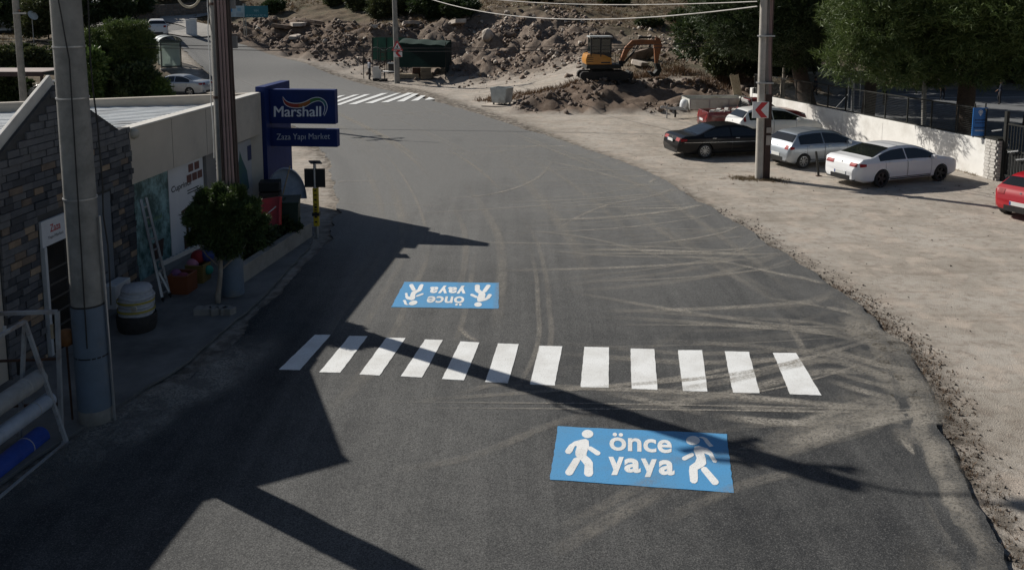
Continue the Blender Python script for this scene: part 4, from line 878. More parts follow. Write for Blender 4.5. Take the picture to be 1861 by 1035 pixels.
# cars on the far left
z_ = TZ(*at(352, 176, 60.5)[:2]); c_ = at(352, 175.5, 60.5)
h_ = Vector((math.cos(R(172)), math.sin(R(172)), 0))
make_car('silver saloon half hidden by the tree, below the bus shelter', 'sedan', (c_.x + h_.x * 1.4, c_.y + h_.y * 1.4 + .8, c_.z), R(172), (.5, .53, .56), 4.5, 1.75, 2.6, .9, .31, metal=.4, k=1.0, rim='five', name='parked_car', tail='wide')
c_ = at(286, 59, 83); make_car('small white hatchback on the road uphill of the bus shelter', 'hatch', (c_.x, c_.y, TZ(c_.x, c_.y)), R(112), (.7, .7, .7), 4.2, 1.78, 2.55, .85, .31, k=1.08, rim='five', tail='hatch', group=None, name='car')
c_ = at(75, 188, 56); make_car('pale car under the brown car port roof on the left', 'hatch', (c_.x + .8, c_.y, c_.z), R(178), (.5, .52, .53), 4.2, 1.75, 2.55, .85, .31, k=1.0, rim='five')
# ------------------------------------------------------------------ trailer
tp_ = gp(1293, 214); tl = thing('trailer', 'white open box trailer with tandem mudguard left of the pickup', 'trailer', (tp_.x, tp_.y, 0), R(4))
wt_ = pm('trailer grey white', (.55, .55, .51), (.45, .44, .40), 2, .6, stain=(.3, .25, .19))
M().box((.15, .0, .62), (3.3, 1.7, .06)).build('floor', wt_, tl)
for y, nm in ((-.85, 'near'), (.85, 'far')):
    for i in range(3): M().box((-.95 + i * 1.1, y, .9), (1.08, .05, .5)).build('side_panel', wt_, tl, bevel=.01)
    for i in range(4): M().box((-1.5 + i * 1.1, y * 1.035, .9), (.07, .05, .54)).build('stake', steel, tl)
    M().box((.15, y, 1.17), (3.36, .09, .06)).build('top_rail', steel, tl)
M().box((-1.49, 0, .9), (.05, 1.68, .5)).build('end_panel', wt_, tl); M().box((1.8, 0, .9), (.05, 1.68, .5)).build('end_panel', wt_, tl)
M().lathe([(0, 0), (.2, 0), (.26, .2), (.26, .38), (.12, .5), (0, .5)], 12, Matrix.Translation((-1.75, -.3, .62)) @ Matrix.Rotation(R(20), 4, 'Y')).build('water_canister', pm('white plastic', (.7, .72, .74)), tl, smooth=50)
M().beam((-1.5, .5, .55), (-2.6, 0, .55), .08, .1).beam((-1.5, -.5, .55), (-2.6, 0, .55), .08, .1).build('drawbar', steel, tl)
M().box((-2.75, 0, .62), (.4, .12, .14)).build('coupling', steel, tl, bevel=.02); M().tube([(-2.6, -.08, .0), (-2.6, -.08, .75)], .04, 8).build('jockey_leg', steel, tl); M().tube([(-2.1, .0, .05), (-2.1, .0, .5)], .06, 8).build('jockey_wheel', rubber, tl)
for x in (.75, 1.5):
    for sd in (-1, 1): M().lathe([(.1, -.09), (.3, -.09), (.33, -.05), (.33, .05), (.3, .09), (.1, .09)], 20, Matrix.Translation((x, sd * .95, .33)) @ Matrix.Rotation(R(90), 4, 'X')).build('wheel', rubber, tl, smooth=40)
for sd in (-1, 1): M().prism([(.25, sd * .87, .5), (.4, sd * .87, .76), (1.8, sd * .87, .76), (2.0, sd * .87, .5), (1.95, sd * .87, .5), (1.77, sd * .87, .72), (.43, sd * .87, .72), (.3, sd * .87, .5)], (0, sd * .28, 0)).build('mudguard', steel, tl)
for i in range(3): M().box((1.86 + .16, .55, 1.6), (.05, .3, 2.3), Matrix.Rotation(R(-9 + 2 * i), 3, 'Y') @ Matrix.Rotation(R(3 * i), 3, 'Z')).v
pl_b = thing('timber_planks', 'long pale planks leaning upright behind the trailer', 'planks', (tp_.x + 1.85, tp_.y + .9, 0))
for i in range(2): M().beam((.0 + .24 * i, .06 * i, 0.05), (-.5 + .26 * i, .2, 2.35), .05, .24, up=(1, 0, 0)).build('plank', wood, pl_b)
# ------------------------------------------------------------------ excavator
e0 = at(1096, 150.5, 57.2); ez = TZ(e0.x, e0.y); ex = thing('excavator', 'orange and black mini excavator standing on the bank with its arm down', 'excavator', (e0.x, e0.y, ez + .02), R(4))
or_ = pm('excavator orange', (.56, .25, .03), (.46, .19, .025), 2, .45, coat=.3, stain=(.3, .17, .07)); rust_or = pm('worn orange', (.34, .115, .03), (.2, .075, .03), 3, .6, stain=(.12, .06, .035))
for y in (-.72, .72):
    loop = [(1.28 * math.cos(a) * (1 if abs(math.cos(a)) > .2 else 1), .28 + .28 * math.sin(a)) for a in np.linspace(0, 2 * math.pi, 25)[:-1]]
    loop = [(x - .05 + (.3 if x > 0 else -.3), z) for x, z in [(.98 * (1 if math.cos(a) > 0 else -1) + .29 * math.cos(a), .28 + .28 * math.sin(a)) for a in np.linspace(0, 2 * math.pi, 25)[:-1]]]
    tr_o = M().prism([(x, y - .19, z) for x, z in loop], (0, .38, 0)).build('track', rubber, ex, smooth=30)
    for i in range(5): M().lathe([(0, -.21), (.13, -.21), (.13, .21), (0, .21)], 12, Matrix.Translation((-1.05 + i * .5, y, .2)) @ Matrix.Rotation(R(90), 4, 'X')).build('roller', dark_metal, tr_o)
M().box((-.05, 0, .5), (1.5, 1.1, .25)).build('undercarriage', dark_metal, ex, bevel=.04)
M().lathe([(.5, .55), (.5, .74), (0, .74)], 18).build('slew_ring', dark_metal, ex)
M().prism([(-1.28, -.92, .72), (1.0, -.92, .72), (1.0, -.92, 1.0), (-1.2, -.92, 1.0)], (0, 1.84, 0)).build('deck', dark_metal, ex, bevel=.03)
hood = [(-1.26, 1.0), (.42, 1.0), (.36, 1.42), (-.1, 1.62), (-.9, 1.7), (-1.2, 1.64), (-1.3, 1.3)]
M().prism([(x, -.9, z) for x, z in hood], (0, 1.8, 0)).build('engine_hood', or_, ex, bevel=.06, smooth=40)
for i in range(3): M().box((-1.0, -.905, 1.2 + i * .12), (.4, .02, .035)).build('vent_slot', black_plastic, ex)
M().box((-.0, -.905, 1.13), (.6, .012, .09)).build('model_lettering_patch', black_plastic, ex)
cabx0, cabx1 = -1.0, .36
for x in (cabx0 + .05, -.33, cabx1 - .03):
    for y in (-.86, .22): M().beam((x, y, 1.5), (x + (.0), y, 2.72), .08, .08).build('cab_post', black_plastic, ex)
M().box(((cabx0 + cabx1) / 2, -.32, 2.76), (1.5, 1.22, .1)).build('cab_roof', pm('cab roof grey', (.4, .42, .42)), ex, bevel=.04)
M().box(((cabx0 + cabx1) / 2, -.32, 1.55), (1.36, 1.1, .5)).build('cab_base', black_plastic, ex, bevel=.03)
cg = glass('cab glass', (.008, .016, .015), .05, alpha=.85)
for y in (-.87, .23):
    for a, c_ in ((cabx0 + .1, -.38), (-.28, cabx1 - .07)): M().box(((a + c_) / 2, y, 2.2), (c_ - a, .015, .86)).build('cab_window', cg, ex)
for x in (cabx0 + .02, cabx1): M().box((x, -.32, 2.2), (.015, 1.0, .86)).build('cab_window', cg, ex)
M().box((-.35, -.32, 1.95), (.4, .45, .6)).build('driver_seat', black_plastic, ex, bevel=.05)
M().tube([(.62, -.88, 1.0), (.62, -.88, 1.75), (.95, -.88, 1.75), (.95, -.88, 1.0)], .02, 6).build('hand_rail', dark_metal, ex)
by = .05
def slab(pts, w_, nm, mat): M().prism([(x, by - w_ / 2, z) for x, z in pts], (0, w_, 0)).build(nm, mat, ex, bevel=.015)
slab([(.95, .8), (1.3, .8), (1.35, 1.15), (1.0, 1.2)], .3, 'swing_post', dark_metal)
slab([(1.02, 1.05), (1.26, .95), (1.62, 1.75), (1.95, 2.12), (2.4, 2.22), (3.55, 2.24), (3.6, 2.5), (2.5, 2.55), (1.85, 2.5), (1.4, 2.05)], .24, 'boom', rust_or)
slab([(3.42, 2.72), (3.7, 2.62), (3.82, 2.2), (3.56, .95), (3.40, .95), (3.3, 2.15)], .2, 'stick', rust_or)
M().tube([(1.35, by, 1.0), (2.0, by, 1.75)], .07, 8).tube([(2.0, by, 1.75), (2.25, by, 2.15)], .04, 8).build('boom_cylinder', dark_metal, ex)
M().tube([(2.3, by, 2.68), (3.1, by, 2.68)], .07, 8).tube([(3.1, by, 2.68), (3.5, by, 2.66)], .035, 8).build('stick_cylinder', dark_metal, ex)
slab([(3.35, 1.0), (3.65, 1.0), (3.8, .6), (3.6, .2), (3.2, .15), (2.95, .45), (3.1, .5), (3.3, .35), (3.5, .6)], .62, 'bucket', dark_metal)
slab([(1.3, .12), (1.75, .05), (1.8, .5), (1.7, .52), (1.6, .25), (1.3, .3)], 1.9, 'dozer_blade', dark_metal)
# ------------------------------------------------------------------ schoolyard wall, fence, gate, court
W0, W1 = gp(1362, 207), gp(1787, 321)
W0.z = W1.z = 0
wd = (W1 - W0).normalized(); wn = Vector((-wd.y, wd.x, 0)); wn = wn if wn.x > 0 else -wn; LW = (W1 - W0).length
wa = thing('yard_wall', 'white rendered low wall topped by a mesh fence behind the parked cars', 'wall', W0)
nseg = 24
wl = lambda s, o, z: wd * s + wn * o + UZ * z
m_ = M(); m_.prism([wl(0, 0, -.3), wl(LW, 0, -.3), wl(LW, 0, 1.42), wl(0, 0, 1.24)], wn * .25); m_.build('wall_body', white_wall, wa, bevel=.012)
for i in range(1, 6): M().prism([wl(LW * i / 6, -.004, 0), wl(LW * i / 6 + .012, -.004, 0), wl(LW * i / 6 + .012, -.004, 1.2), wl(LW * i / 6, -.004, 1.2)], wn * .003).build('joint', pm('joint grey', (.4, .39, .37)), wa)
M().prism([wl(0, -.02, 1.05), wl(.28, -.02, 1.05), wl(.28, -.02, 1.55), wl(0, -.02, 1.55)], wn * .3).build('end_pier', white_wall, wa, bevel=.01)
wth = lambda s: 1.24 + .18 * s / LW
fe = thing('mesh_fence', 'dark horizontal wire fence standing on the white wall', 'fence', W0)
npst = 13
for i in range(npst):
    s = .3 + (LW - .5) * i / (npst - 1); M().beam(wl(s, .12, wth(s) - .04), wl(s, .12, wth(s) + 1.15), .055, .055).build('post', dark_metal, fe)
for h in (.03, 1.12): M().beam(wl(.3, .12, wth(.3) + h), wl(LW - .2, .12, wth(LW) + h), .05, .05).build('rail', dark_metal, fe)
for k in range(14): M().beam(wl(.3, .12, wth(.3) + .1 + k * .073), wl(LW - .2, .12, wth(LW) + .1 + k * .073), .014, .014).build('wire', dark_metal, fe)
# court
crt = M(); cpts = [W0 + wn * .3 + wd * 2, W1 + wn * .3 - wd * .2, Vector((40, 32, 0)), Vector((42, 66, 0)), Vector((19, 66, 0))]
o = M().prism([p + UZ * .02 for p in cpts], (0, 0, .05)).build('court', pm('court concrete', (.17, .175, .18), (.12, .125, .13), 1.2, .85, .2, 20, stain=(.09, .09, .09))); struct(o)
for a, c_ in (((1400, 176), (1720, 170)), ((1410, 197), (1740, 190)), ((1690, 178), (1900, 176))):
    p, q_ = gp(*a, .08), gp(*c_, .08); M().beam(p, q_, .12, .004).build('court_line', mk_white2, o)
# back wall of the yard, low kerb
M_ = M(); p, q_ = gp(1400, 160), gp(1900, 152); tag(M().beam(p + UZ * .6, q_ + UZ * .6, .25, 1.2).build('yard_back_wall', pm('yard wall grey', (.34, .33, .31), (.27, .26, .25), 2)), 'grey low wall at the back of the shaded schoolyard', 'wall')
# gate pillar of white bricks and gate
gp0 = W1 + wd * .45 + wn * .1; gpl = thing('gate_pillar', 'whitewashed brick gate pillar at the end of the white wall', 'pillar', (gp0.x, gp0.y, 0), math.atan2(wd.y, wd.x))
M().box((0, 0, .75), (.56, .44, 1.5)).build('core', pm('mortar', (.36, .35, .33)), gpl)
wb_ = pm('whitewashed brick', (.62, .6, .56), (.45, .43, .4), 5, .85, .3, 20, stain=(.3, .28, .25)); rb = random.Random(2)
for r_ in range(13):
    for sx_, n_ in (((0, -1), 2), ((0, 1), 2), ((1, 0), 2), ((-1, 0), 2)):
        for i in range(n_):
            o_ = (i - .5 + (.18 if r_ % 2 else -.18) * .5) 
            z = .06 + r_ * .115; l = .25 if sx_[0] == 0 else .2
            c_ = (o_ * .28, sx_[1] * (.22 + .02), z) if sx_[0] == 0 else (sx_[0] * (.28 + .02), o_ * .22, z)
            d_ = (l, .05 + rb.uniform(0, .015), .098) if sx_[0] == 0 else (.05 + rb.uniform(0, .015), l - .01, .098)
            M().box(c_, d_).build('brick', wb_, gpl, fix=False)
M().box((0, 0, 1.54), (.66, .52, .07)).build('cap', dark_metal, gpl)
g_ = thing('yard_gate', 'tall dark metal gate with bars beside the white brick pillar', 'gate', (gp0.x + wd.x * .4, gp0.y + wd.y * .4, 0), math.atan2(wd.y, wd.x))
M().box((.0, 0, 1.3), (.12, .12, 2.6)).build('gate_post', dark_metal, g_); M().box((1.9, 0, 1.3), (.12, .12, 2.6)).build('gate_post', dark_metal, g_)
for z in (.25, 1.2, 2.15): M().box((.95, 0, z), (1.8, .05, .06)).build('rail', dark_metal, g_)
for i in range(13): M().box((.12 + i * .138, 0, 1.2), (.022, .022, 1.9)).build('bar', dark_metal, g_)
M().box((.95, .04, .7), (1.7, .02, .85)).build('sheet_panel', pm('dark gate sheet', (.03, .032, .034)), g_)
for k, (dx, dz) in enumerate(((-.35, 1.85), (.5, 1.2), (.9, .98))):
    M().box((dx, -.08, dz), (.5, .03, .05), Matrix.Rotation(R(-14), 3, 'Y')).build('latch_bar', steel, g_)
# blue school sign
bp = W1 - wd * .35; bs = thing('school_sign', 'blue notice board with white crest fixed on the fence near the gate', 'sign', (bp.x - wn.x * .03, bp.y - wn.y * .03, 1.5), 0)
M().box((0, 0, .55), (.56, .03, 1.08)).build('board', pm('sign blue', (.03, .18, .5), (.025, .15, .43), 3, .4), bs, bevel=.005)
cr = M(); cr.lathe([(0, 0), (.085, 0), (.085, .006), (0, .006)], 16, Matrix.Translation((0, -.016, .93)) @ Matrix.Rotation(R(90), 4, 'X')); cr.prism([(-.045, -.017, .84), (.045, -.017, .84), (0, -.017, .77)], (0, -.006, 0)); cr.build('crest', white_paint, bs)
M().lathe([(.045, 0), (.06, 0), (.06, .004), (.045, .004)], 16, Matrix.Translation((0, -.0225, .93)) @ Matrix.Rotation(R(90), 4, 'X'), False).build('crest_ring', pm('sign blue', None), bs)
for i, (ww, zz_, hh) in enumerate(((.40, .62, .05), (.34, .51, .05), (.44, .33, .06), (.34, .22, .07))):
    n_ = 9; rr5 = random.Random(i); x = -ww / 2; tm = M()
    while x < ww / 2: l = rr5.uniform(.025, .05); tm.box((x + l / 2, -.0165, zz_), (l, .004, hh * rr5.uniform(.7, 1))); x += l + .014
    tm.build('lettering', pm('sign dark navy', (.012, .03, .1)) if i < 3 else pm('sign pale', None), bs)
for dx in (-.2, .2): M().box((dx, .03, .6), (.04, .04, 1.3)).build('support', dark_metal, bs)
# thin light pole before the wall
tpole = gp(1678, 268); pz_, axz, rdz = pole('lamp_post', 'thin grey pole standing against the white wall behind the white saloon', (1678, 272), (1682, 0), 8, .11, .08, pole_conc)
pz_['category'] = 'lamp post'
p5_, ax5, rd5 = pole('lamp_post', 'grey steel pole inside the yard between two pine trunks', (1549, 215), (1553, 0), 7, .09, .07, steel); p5_['category'] = 'lamp post'
# braced goal frame in the yard
gf0 = gp(1540, 205, .07); gf = thing('goal_frame', 'thin white braced goal frame under the pines in the yard', 'goal', gf0)
M().tube([(0, 0, 0), (0, 0, 2)], .035, 6).tube([(-.8, .3, 0), (0, 0, 1.1)], .025, 6).tube([(0, 0, 2), (1.4, 1.8, 2)], .035, 6).tube([(1.4, 1.8, 0), (1.4, 1.8, 2)], .035, 6).build('frame', steel, gf)
# ------------------------------------------------------------------ trees
leaf_pine = leafmat('pine needles', (.045, .08, .019), (.10, .14, .036), (.15, .18, .055))
leaf_dark = leafmat('dark needles', (.022, .042, .014), (.05, .075, .024), (.065, .09, .03))
leaf_bush = leafmat('bush leaves', (.045, .065, .022), (.075, .085, .032), (.11, .11, .045))
leaf_bright = leafmat('broad leaves', (.06, .11, .025), (.10, .15, .035), (.14, .19, .06))
bark = pm('pine bark', (.10, .07, .05), (.055, .04, .032), 8, .95, .8, 14)
bark_pale = pm('pale bark', (.34, .30, .25), (.2, .17, .14), 6, .9, .5, 20)
def crown_mesh(name, lobes, n, size, wid_, mat, seed, blades=6, up=.35, core=.55, shell=.72, ground=None):
    rg = np.random.RandomState(seed); lobes = np.array(lobes, float); wts = (lobes[:, 3] * lobes[:, 4] + lobes[:, 4] * lobes[:, 5] + lobes[:, 3] * lobes[:, 5]); wts /= wts.sum()
    k = rg.choice(len(lobes), n, p=wts); d = rg.normal(size=(n, 3)); d /= np.linalg.norm(d, axis=1)[:, None]
    rad = np.where(rg.rand(n) < .8, rg.uniform(shell, 1.04, n), rg.uniform(core, shell, n))
    lump = 1 + .22 * np.sin(d[:, 0] * 5 + k * 1.7) * np.sin(d[:, 1] * 6 + k) + .16 * np.sin(d[:, 2] * 7 + 2 * k)
    c = lobes[k, :3] + d * lobes[k, 3:6] * (rad * lump)[:, None]
    dirs = np.repeat(d, blades, 0) * .8 + rg.normal(size=(n * blades, 3)) * .65 + np.array([0, 0, up]); dirs /= np.linalg.norm(dirs, axis=1)[:, None]
    base = np.repeat(c, blades, 0) + rg.normal(size=(n * blades, 3)) * size * .25
    side = np.cross(dirs, rg.normal(size=(n * blades, 3))); side /= np.linalg.norm(side, axis=1)[:, None] + 1e-9
    L = size * rg.uniform(.6, 1.25, n * blades)[:, None]; w_ = wid_ * rg.uniform(.7, 1.3, n * blades)[:, None]
    a = base - side * w_ * .35; b_ = base + side * w_ * .35; m1 = base + dirs * L * .55 + side * w_ * .5; m2 = base + dirs * L * .55 - side * w_ * .5; tip = base + dirs * L
    if wid_ < size * .4: v = np.stack([base - side * w_ * .5, base + side * w_ * .5, tip], 1).reshape(-1, 3); f = np.arange(len(v)).reshape(-1, 3); nv = 3
    else: v = np.stack([base, m1, tip, m2], 1).reshape(-1, 3); f = np.arange(len(v)).reshape(-1, 4); nv = 4
    if ground is not None: v[:, 2] = np.maximum(v[:, 2], ground)
    me = bpy.data.meshes.new(name); me.vertices.add(len(v)); me.vertices.foreach_set('co', v.ravel()); me.loops.add(f.size); me.loops.foreach_set('vertex_index', f.ravel())
    me.polygons.add(len(f)); me.polygons.foreach_set('loop_start', np.arange(0, f.size, nv)); me.update(calc_edges=True); me.materials.append(mat); return me
def lobes_for(cx, cy, cz, rx, ry, rz_, n, seed, small=.45):
    rg = random.Random(seed); out = [(cx, cy, cz, rx * .72, ry * .72, rz_ * .72)]
    for i in range(n):
        th = rg.uniform(0, 2 * math.pi); ph = math.asin(rg.uniform(-.95, .95)); s = rg.uniform(small * .7, small * 1.15)
        out.append((cx + rx * .72 * math.cos(th) * math.cos(ph), cy + ry * .72 * math.sin(th) * math.cos(ph), cz + rz_ * .72 * math.sin(ph), rx * s, ry * s, rz_ * s * .85))
    return out
def tree(name, label, base, lobes, n, size, wid_, mat, seed, trunk=None, tr=.25, bark_=bark, group=None, blades=6, limbs=True, cat='tree', **k):
    t_ = thing(name, label, cat, base, 0, group); lobes_l = [(l[0] - base[0], l[1] - base[1], l[2] - base[2], *l[3:]) for l in lobes]
    link('crown', crown_mesh('crown', lobes_l, n, size, wid_, mat, seed, blades, **k), t_)
    if trunk:
        rg = random.Random(seed); top = Vector(trunk); ln = top.length
        bend = Vector((rg.uniform(-.12, .12), rg.uniform(-.12, .12), 0)) * ln * .5
        pts = [top * f + bend * math.sin(f * math.pi) + Vector((rg.uniform(-.02, .02), rg.uniform(-.02, .02), 0)) * ln * .5 * f for f in (0, .1, .25, .4, .55, .7, .85, 1)]
        pts[0] = pts[0] - UZ * .3
        tk = M().tube(pts, [tr * 1.35, tr * 1.1, tr, tr * .92, tr * .8, tr * .62, tr * .45, tr * .3], 12).build('trunk', bark_, t_, smooth=60)
        if limbs:
            for l in lobes_l[1:8]:
                f = rg.uniform(.4, .75); p = top * f + bend * math.sin(f * math.pi); e = Vector(l[:3]); mid = p.lerp(e, .5) + UZ * (-.1 * (e - p).length * rg.random())
                M().tube([p, mid, e], [tr * .4, tr * .28, tr * .1], 7).build('limb', bark_, tk, smooth=60)
    return t_
G1 = 'pines shading the schoolyard'
bA = Vector((16.4, 47.5, 0)); tree('pine_tree', 'tall dark pine overhanging the far end of the white wall', bA, lobes_for(15.1, 49.0, 7.8, 4.8, 5.2, 5.2, 22, 1, .36) + [(11.4, 46.2, 5.2, 1.5, 1.5, 1.3), (12.6, 46.2, 4.6, 1.4, 1.4, 1.1), (12.2, 45.6, 6.2, 1.5, 1.5, 1.3), (10.6, 46.8, 6.4, 1.3, 1.3, 1.2), (13.6, 45.8, 5.2, 1.3, 1.2, 1.1)], 30000, .27, .05, leaf_dark, 1, (-1.0, 1.0, 8.5), .42, group=G1)
bA2 = Vector((18.6, 45.8, 0)); tree('pine_tree', 'second dark pine right behind the wall, its trunk beside the grey steel pole', bA2, lobes_for(18.6, 49, 7.4, 4.3, 5, 4.3, 16, 2, .36), 15000, .3, .036, leaf_dark, 2, (.2, 1, 8), .32, group=G1)
bC = Vector((20.6, 39.5, 0)); tree('pine_tree', 'big sunlit pine with drooping crown over the school sign', bC, lobes_for(21.0, 38.7, 7.7, 5.2, 5.0, 4.4, 34, 3, .32) + [(14.5, 37.7, 4.3, 1.2, 1.2, 1.0), (15.4, 37.6, 5.6, 1.6, 1.5, 1.3), (15.3, 38.2, 7.0, 1.6, 1.6, 1.4), (16.2, 37.2, 3.9, 1.2, 1.2, .9)] + [(16.8, 39.5, 5.2, 1.9, 1.9, 1.7), (17.6, 38.2, 4.2, 1.3, 1.3, 1.0), (19.6, 37.5, 4.0, 1.5, 1.5, 1.0), (22.5, 36.5, 4.0, 1.8, 1.6, 1.1), (16.4, 41.0, 6.6, 2.0, 2, 1.8), (18.4, 39.5, 3.5, 1.2, 1.2, .8)], 46000, .26, .04, leaf_pine, 3, (.3, -.3, 8), .38, group=G1, blades=8)
bD = Vector((27.5, 46, 0)); tree('pine_tree', 'dark pine deep in the yard at the right edge of the picture', bD, lobes_for(27.5, 46.5, 8.0, 6, 6, 5.2, 18, 4, .36), 15000, .32, .045, leaf_dark, 4, (0, 0, 8), .4, group=G1)
for i, (x, y, r_, lab) in enumerate(((15.5, 60, 4.6, 'dark tree at the head of the yard above the wall corner'), (22, 67, 5.2, 'dark broad tree closing the back of the yard, behind the pines'), (30.5, 68, 5.5, 'dark tree closing the yard behind the players'), (38, 66, 5.5, 'dark tree at the far right back of the yard'))):
    z = TZ(x, y); tree('dark_tree', lab, Vector((x, y, z)), lobes_for(x, y, z + 5.0, r_, r_ * .9, 5.2, 12, 20 + i), 9000, .4, .13, leaf_dark, 20 + i, (0, 0, 6), .3, group='trees closing the back of the schoolyard')
bE = gp(1300, 160); bE = at(1310, 150, 57); tree('young_tree', 'small bushy green tree at the foot of the tall pine by the timber', Vector((bE.x, bE.y, TZ(bE.x, bE.y))), lobes_for(bE.x, bE.y, TZ(bE.x, bE.y) + 1.5, 1.15, 1.1, 1.5, 7, 30), 1600, .26, .1, leaf_bush, 30, (0, 0, 1.5), .08)
for i, (px, py, d, hh) in enumerate(((1421, 185, 51, 2.9), (1457, 172, 52, 3.2))):
    p = at(px, py, d); t_ = thing('bare_trunk', ('slim pale bare trunk behind the fence, the shorter of two', 'slim pale bare trunk behind the fence, the taller of two')[i], 'tree trunk', (p.x, p.y, 0)); M().tube([(0, 0, -.2), (.05, 0, 1.0), (-.03, 0, 1.6), (.06, .03, 2.2), (.02, 0, hh)], [.13, .11, .13, .09, .05], 9).build('trunk', bark_pale, t_, smooth=60); M().tube([(-.03, 0, 1.6), (.3, .1, 2.3)], [.05, .02], 6).build('limb', bark_pale, t_)
# ------------------------------------------------------------------ people
skin = pm('skin', (.36, .2, .13), (.3, .16, .1), 6, .6); hair_m = pm('dark hair', (.015, .011, .009), (.025, .018, .014), 20, .7)
def person(label, loc, rot, h, pose, shirt, trousers, group=None):
    t_ = thing('person', label, 'person', loc, rot, group); k = h / 1.75; J = {}
    J.update(pel=(0, 0, .95), wai=(0, 0, 1.1), che=(0, .0, 1.32), nek=(0, .0, 1.48), hd0=(0, .02, 1.56), hd1=(0, .03, 1.68))
    for s, n_ in ((1, 'l'), (-1, 'r')): J.update({n_ + 'hip': (s * .09, 0, .92), n_ + 'kne': (s * .10, .02, .5), n_ + 'ank': (s * .10, -.02, .08), n_ + 'toe': (s * .11, .14, .04), n_ + 'sho': (s * .19, 0, 1.42), n_ + 'elb': (s * .25, -.03, 1.14), n_ + 'wri': (s * .24, .06, .90), n_ + 'han': (s * .24, .09, .82)})
    J.update(pose); E = [('pel', 'wai'), ('wai', 'che'), ('che', 'nek'), ('nek', 'hd0'), ('hd0', 'hd1')]
    for n_ in 'lr': E += [('pel', n_ + 'hip'), (n_ + 'hip', n_ + 'kne'), (n_ + 'kne', n_ + 'ank'), (n_ + 'ank', n_ + 'toe'), ('che', n_ + 'sho'), (n_ + 'sho', n_ + 'elb'), (n_ + 'elb', n_ + 'wri'), (n_ + 'wri', n_ + 'han')]
    rad = dict(pel=.135, wai=.125, che=.145, nek=.06, hd0=.085, hd1=.095, hip=.095, kne=.062, ank=.042, toe=.036, sho=.062, elb=.045, wri=.032, han=.038)
    names = list(J); me = bpy.data.meshes.new('body'); me.from_pydata([tuple(c * k for c in J[n_]) for n_ in names], [(names.index(a), names.index(b_)) for a, b_ in E], [])
    o = link('b', me); md = o.modifiers.new('s', 'SKIN'); md.use_smooth_shade = True
    sv = me.skin_vertices[0].data
    for i, n_ in enumerate(names):
        r_ = rad.get(n_, rad.get(n_[1:], .05)) * k; sv[i].radius = (r_, r_ * (.8 if n_ in ('che', 'wai', 'pel') else 1)); sv[i].use_root = n_ == 'pel'
    ss = o.modifiers.new('u', 'SUBSURF'); ss.levels = 2; ss.render_levels = 2
    b_ = applied(o); b_.materials.clear()
    for m_ in (skin, shirt, trousers, black_plastic): b_.materials.append(m_)
    hp, ch = Vector(J['pel']) * k, Vector(J['nek']) * k
    lo = {n_: Vector(J[n_]) * k for n_ in J}
    for p in b_.polygons:
        c = p.center; i = 1
        if (c - lo['hd0']).length < .19 * k and c.z > lo['nek'].z + .01 or c.z > lo['hd0'].z: i = 0
        elif min((c - lo['lhan']).length, (c - lo['rhan']).length) < .10 * k or min((c - lo['lwri']).length, (c - lo['rwri']).length) < .06 * k: i = 0
        elif min((c - lo[a + 'toe']).length for a in 'lr') < .13 * k or min((c - lo[a + 'ank']).length for a in 'lr') < .09 * k: i = 3
        elif c.z < hp.z + .05 * k and min((c - lo[a + j]).length for a in 'lr' for j in ('elb', 'wri')) > .09 * k: i = 2
        p.material_index = i
    link('body', b_, t_); hd = lo['hd1']
    hm = M(); hm.lathe([(.0, -.02), (.098, -.03), (.106, .02), (.09, .075), (.05, .105), (0, .112)], 14, Matrix.Translation(hd + Vector((0, -.022, .0)) ) @ Matrix.Scale(k, 4)); hm.build('hair', hair_m, t_, smooth=60)
    fm = M(); fm.lathe([(0, 0), (.014, .0), (.004, .045), (0, .045)], 8, Matrix.Translation(hd + Vector((0, .085 * k, -.045 * k)))); fm.build('nose', skin, t_, smooth=60)
    for s in (-1, 1): M().lathe([(0, -.012), (.013, 0), (0, .012)], 8, Matrix.Translation(hd + Vector((s * .035 * k, .088 * k, .0)))).build('eye', black_plastic, t_); M().lathe([(0, -.03), (.018, 0), (0, .03)], 8, Matrix.Translation(hd + Vector((s * .10 * k, 0, -.02 * k)))).build('ear', skin, t_)
    for n_, s in (('l', 1), ('r', -1)):
        hn = lo[n_ + 'han']; dd = (hn - lo[n_ + 'wri']).normalized()
        for j in range(4): st_ = hn + Vector((0, (j - 1.5) * .018 * k, 0)); M().tube([st_, st_ + dd * .045 * k, st_ + dd * .08 * k + Vector((-s * .015, 0, 0))], [.010 * k, .009 * k, .006 * k], 6).build('finger', skin, t_)
        M().tube([hn + Vector((0, .03 * k, .02 * k)), hn + Vector((0, .055 * k, -.01 * k)) + dd * .03 * k], [.011 * k, .008 * k], 6).build('thumb', skin, t_)
    return t_
grey_sh = pm('grey shirt', (.33, .34, .38), (.26, .27, .3), 5, .9); blk_tr = pm('black trousers', (.015, .015, .018), (.025, .025, .03), 6, .9); navy_sh = pm('navy shirt', (.02, .025, .045), (.03, .035, .06), 5, .9)
p_ = at(671.5, 137, 71.5); person('man in grey shirt and black trousers standing beside the green shelter', (p_.x, p_.y, TZ(p_.x, p_.y)), R(-60), 1.76, dict(lwri=(.2, .2, 1.1), lhan=(.17, .27, 1.13), rwri=(-.2, .18, 1.08), rhan=(-.17, .25, 1.1)), grey_sh, blk_tr)
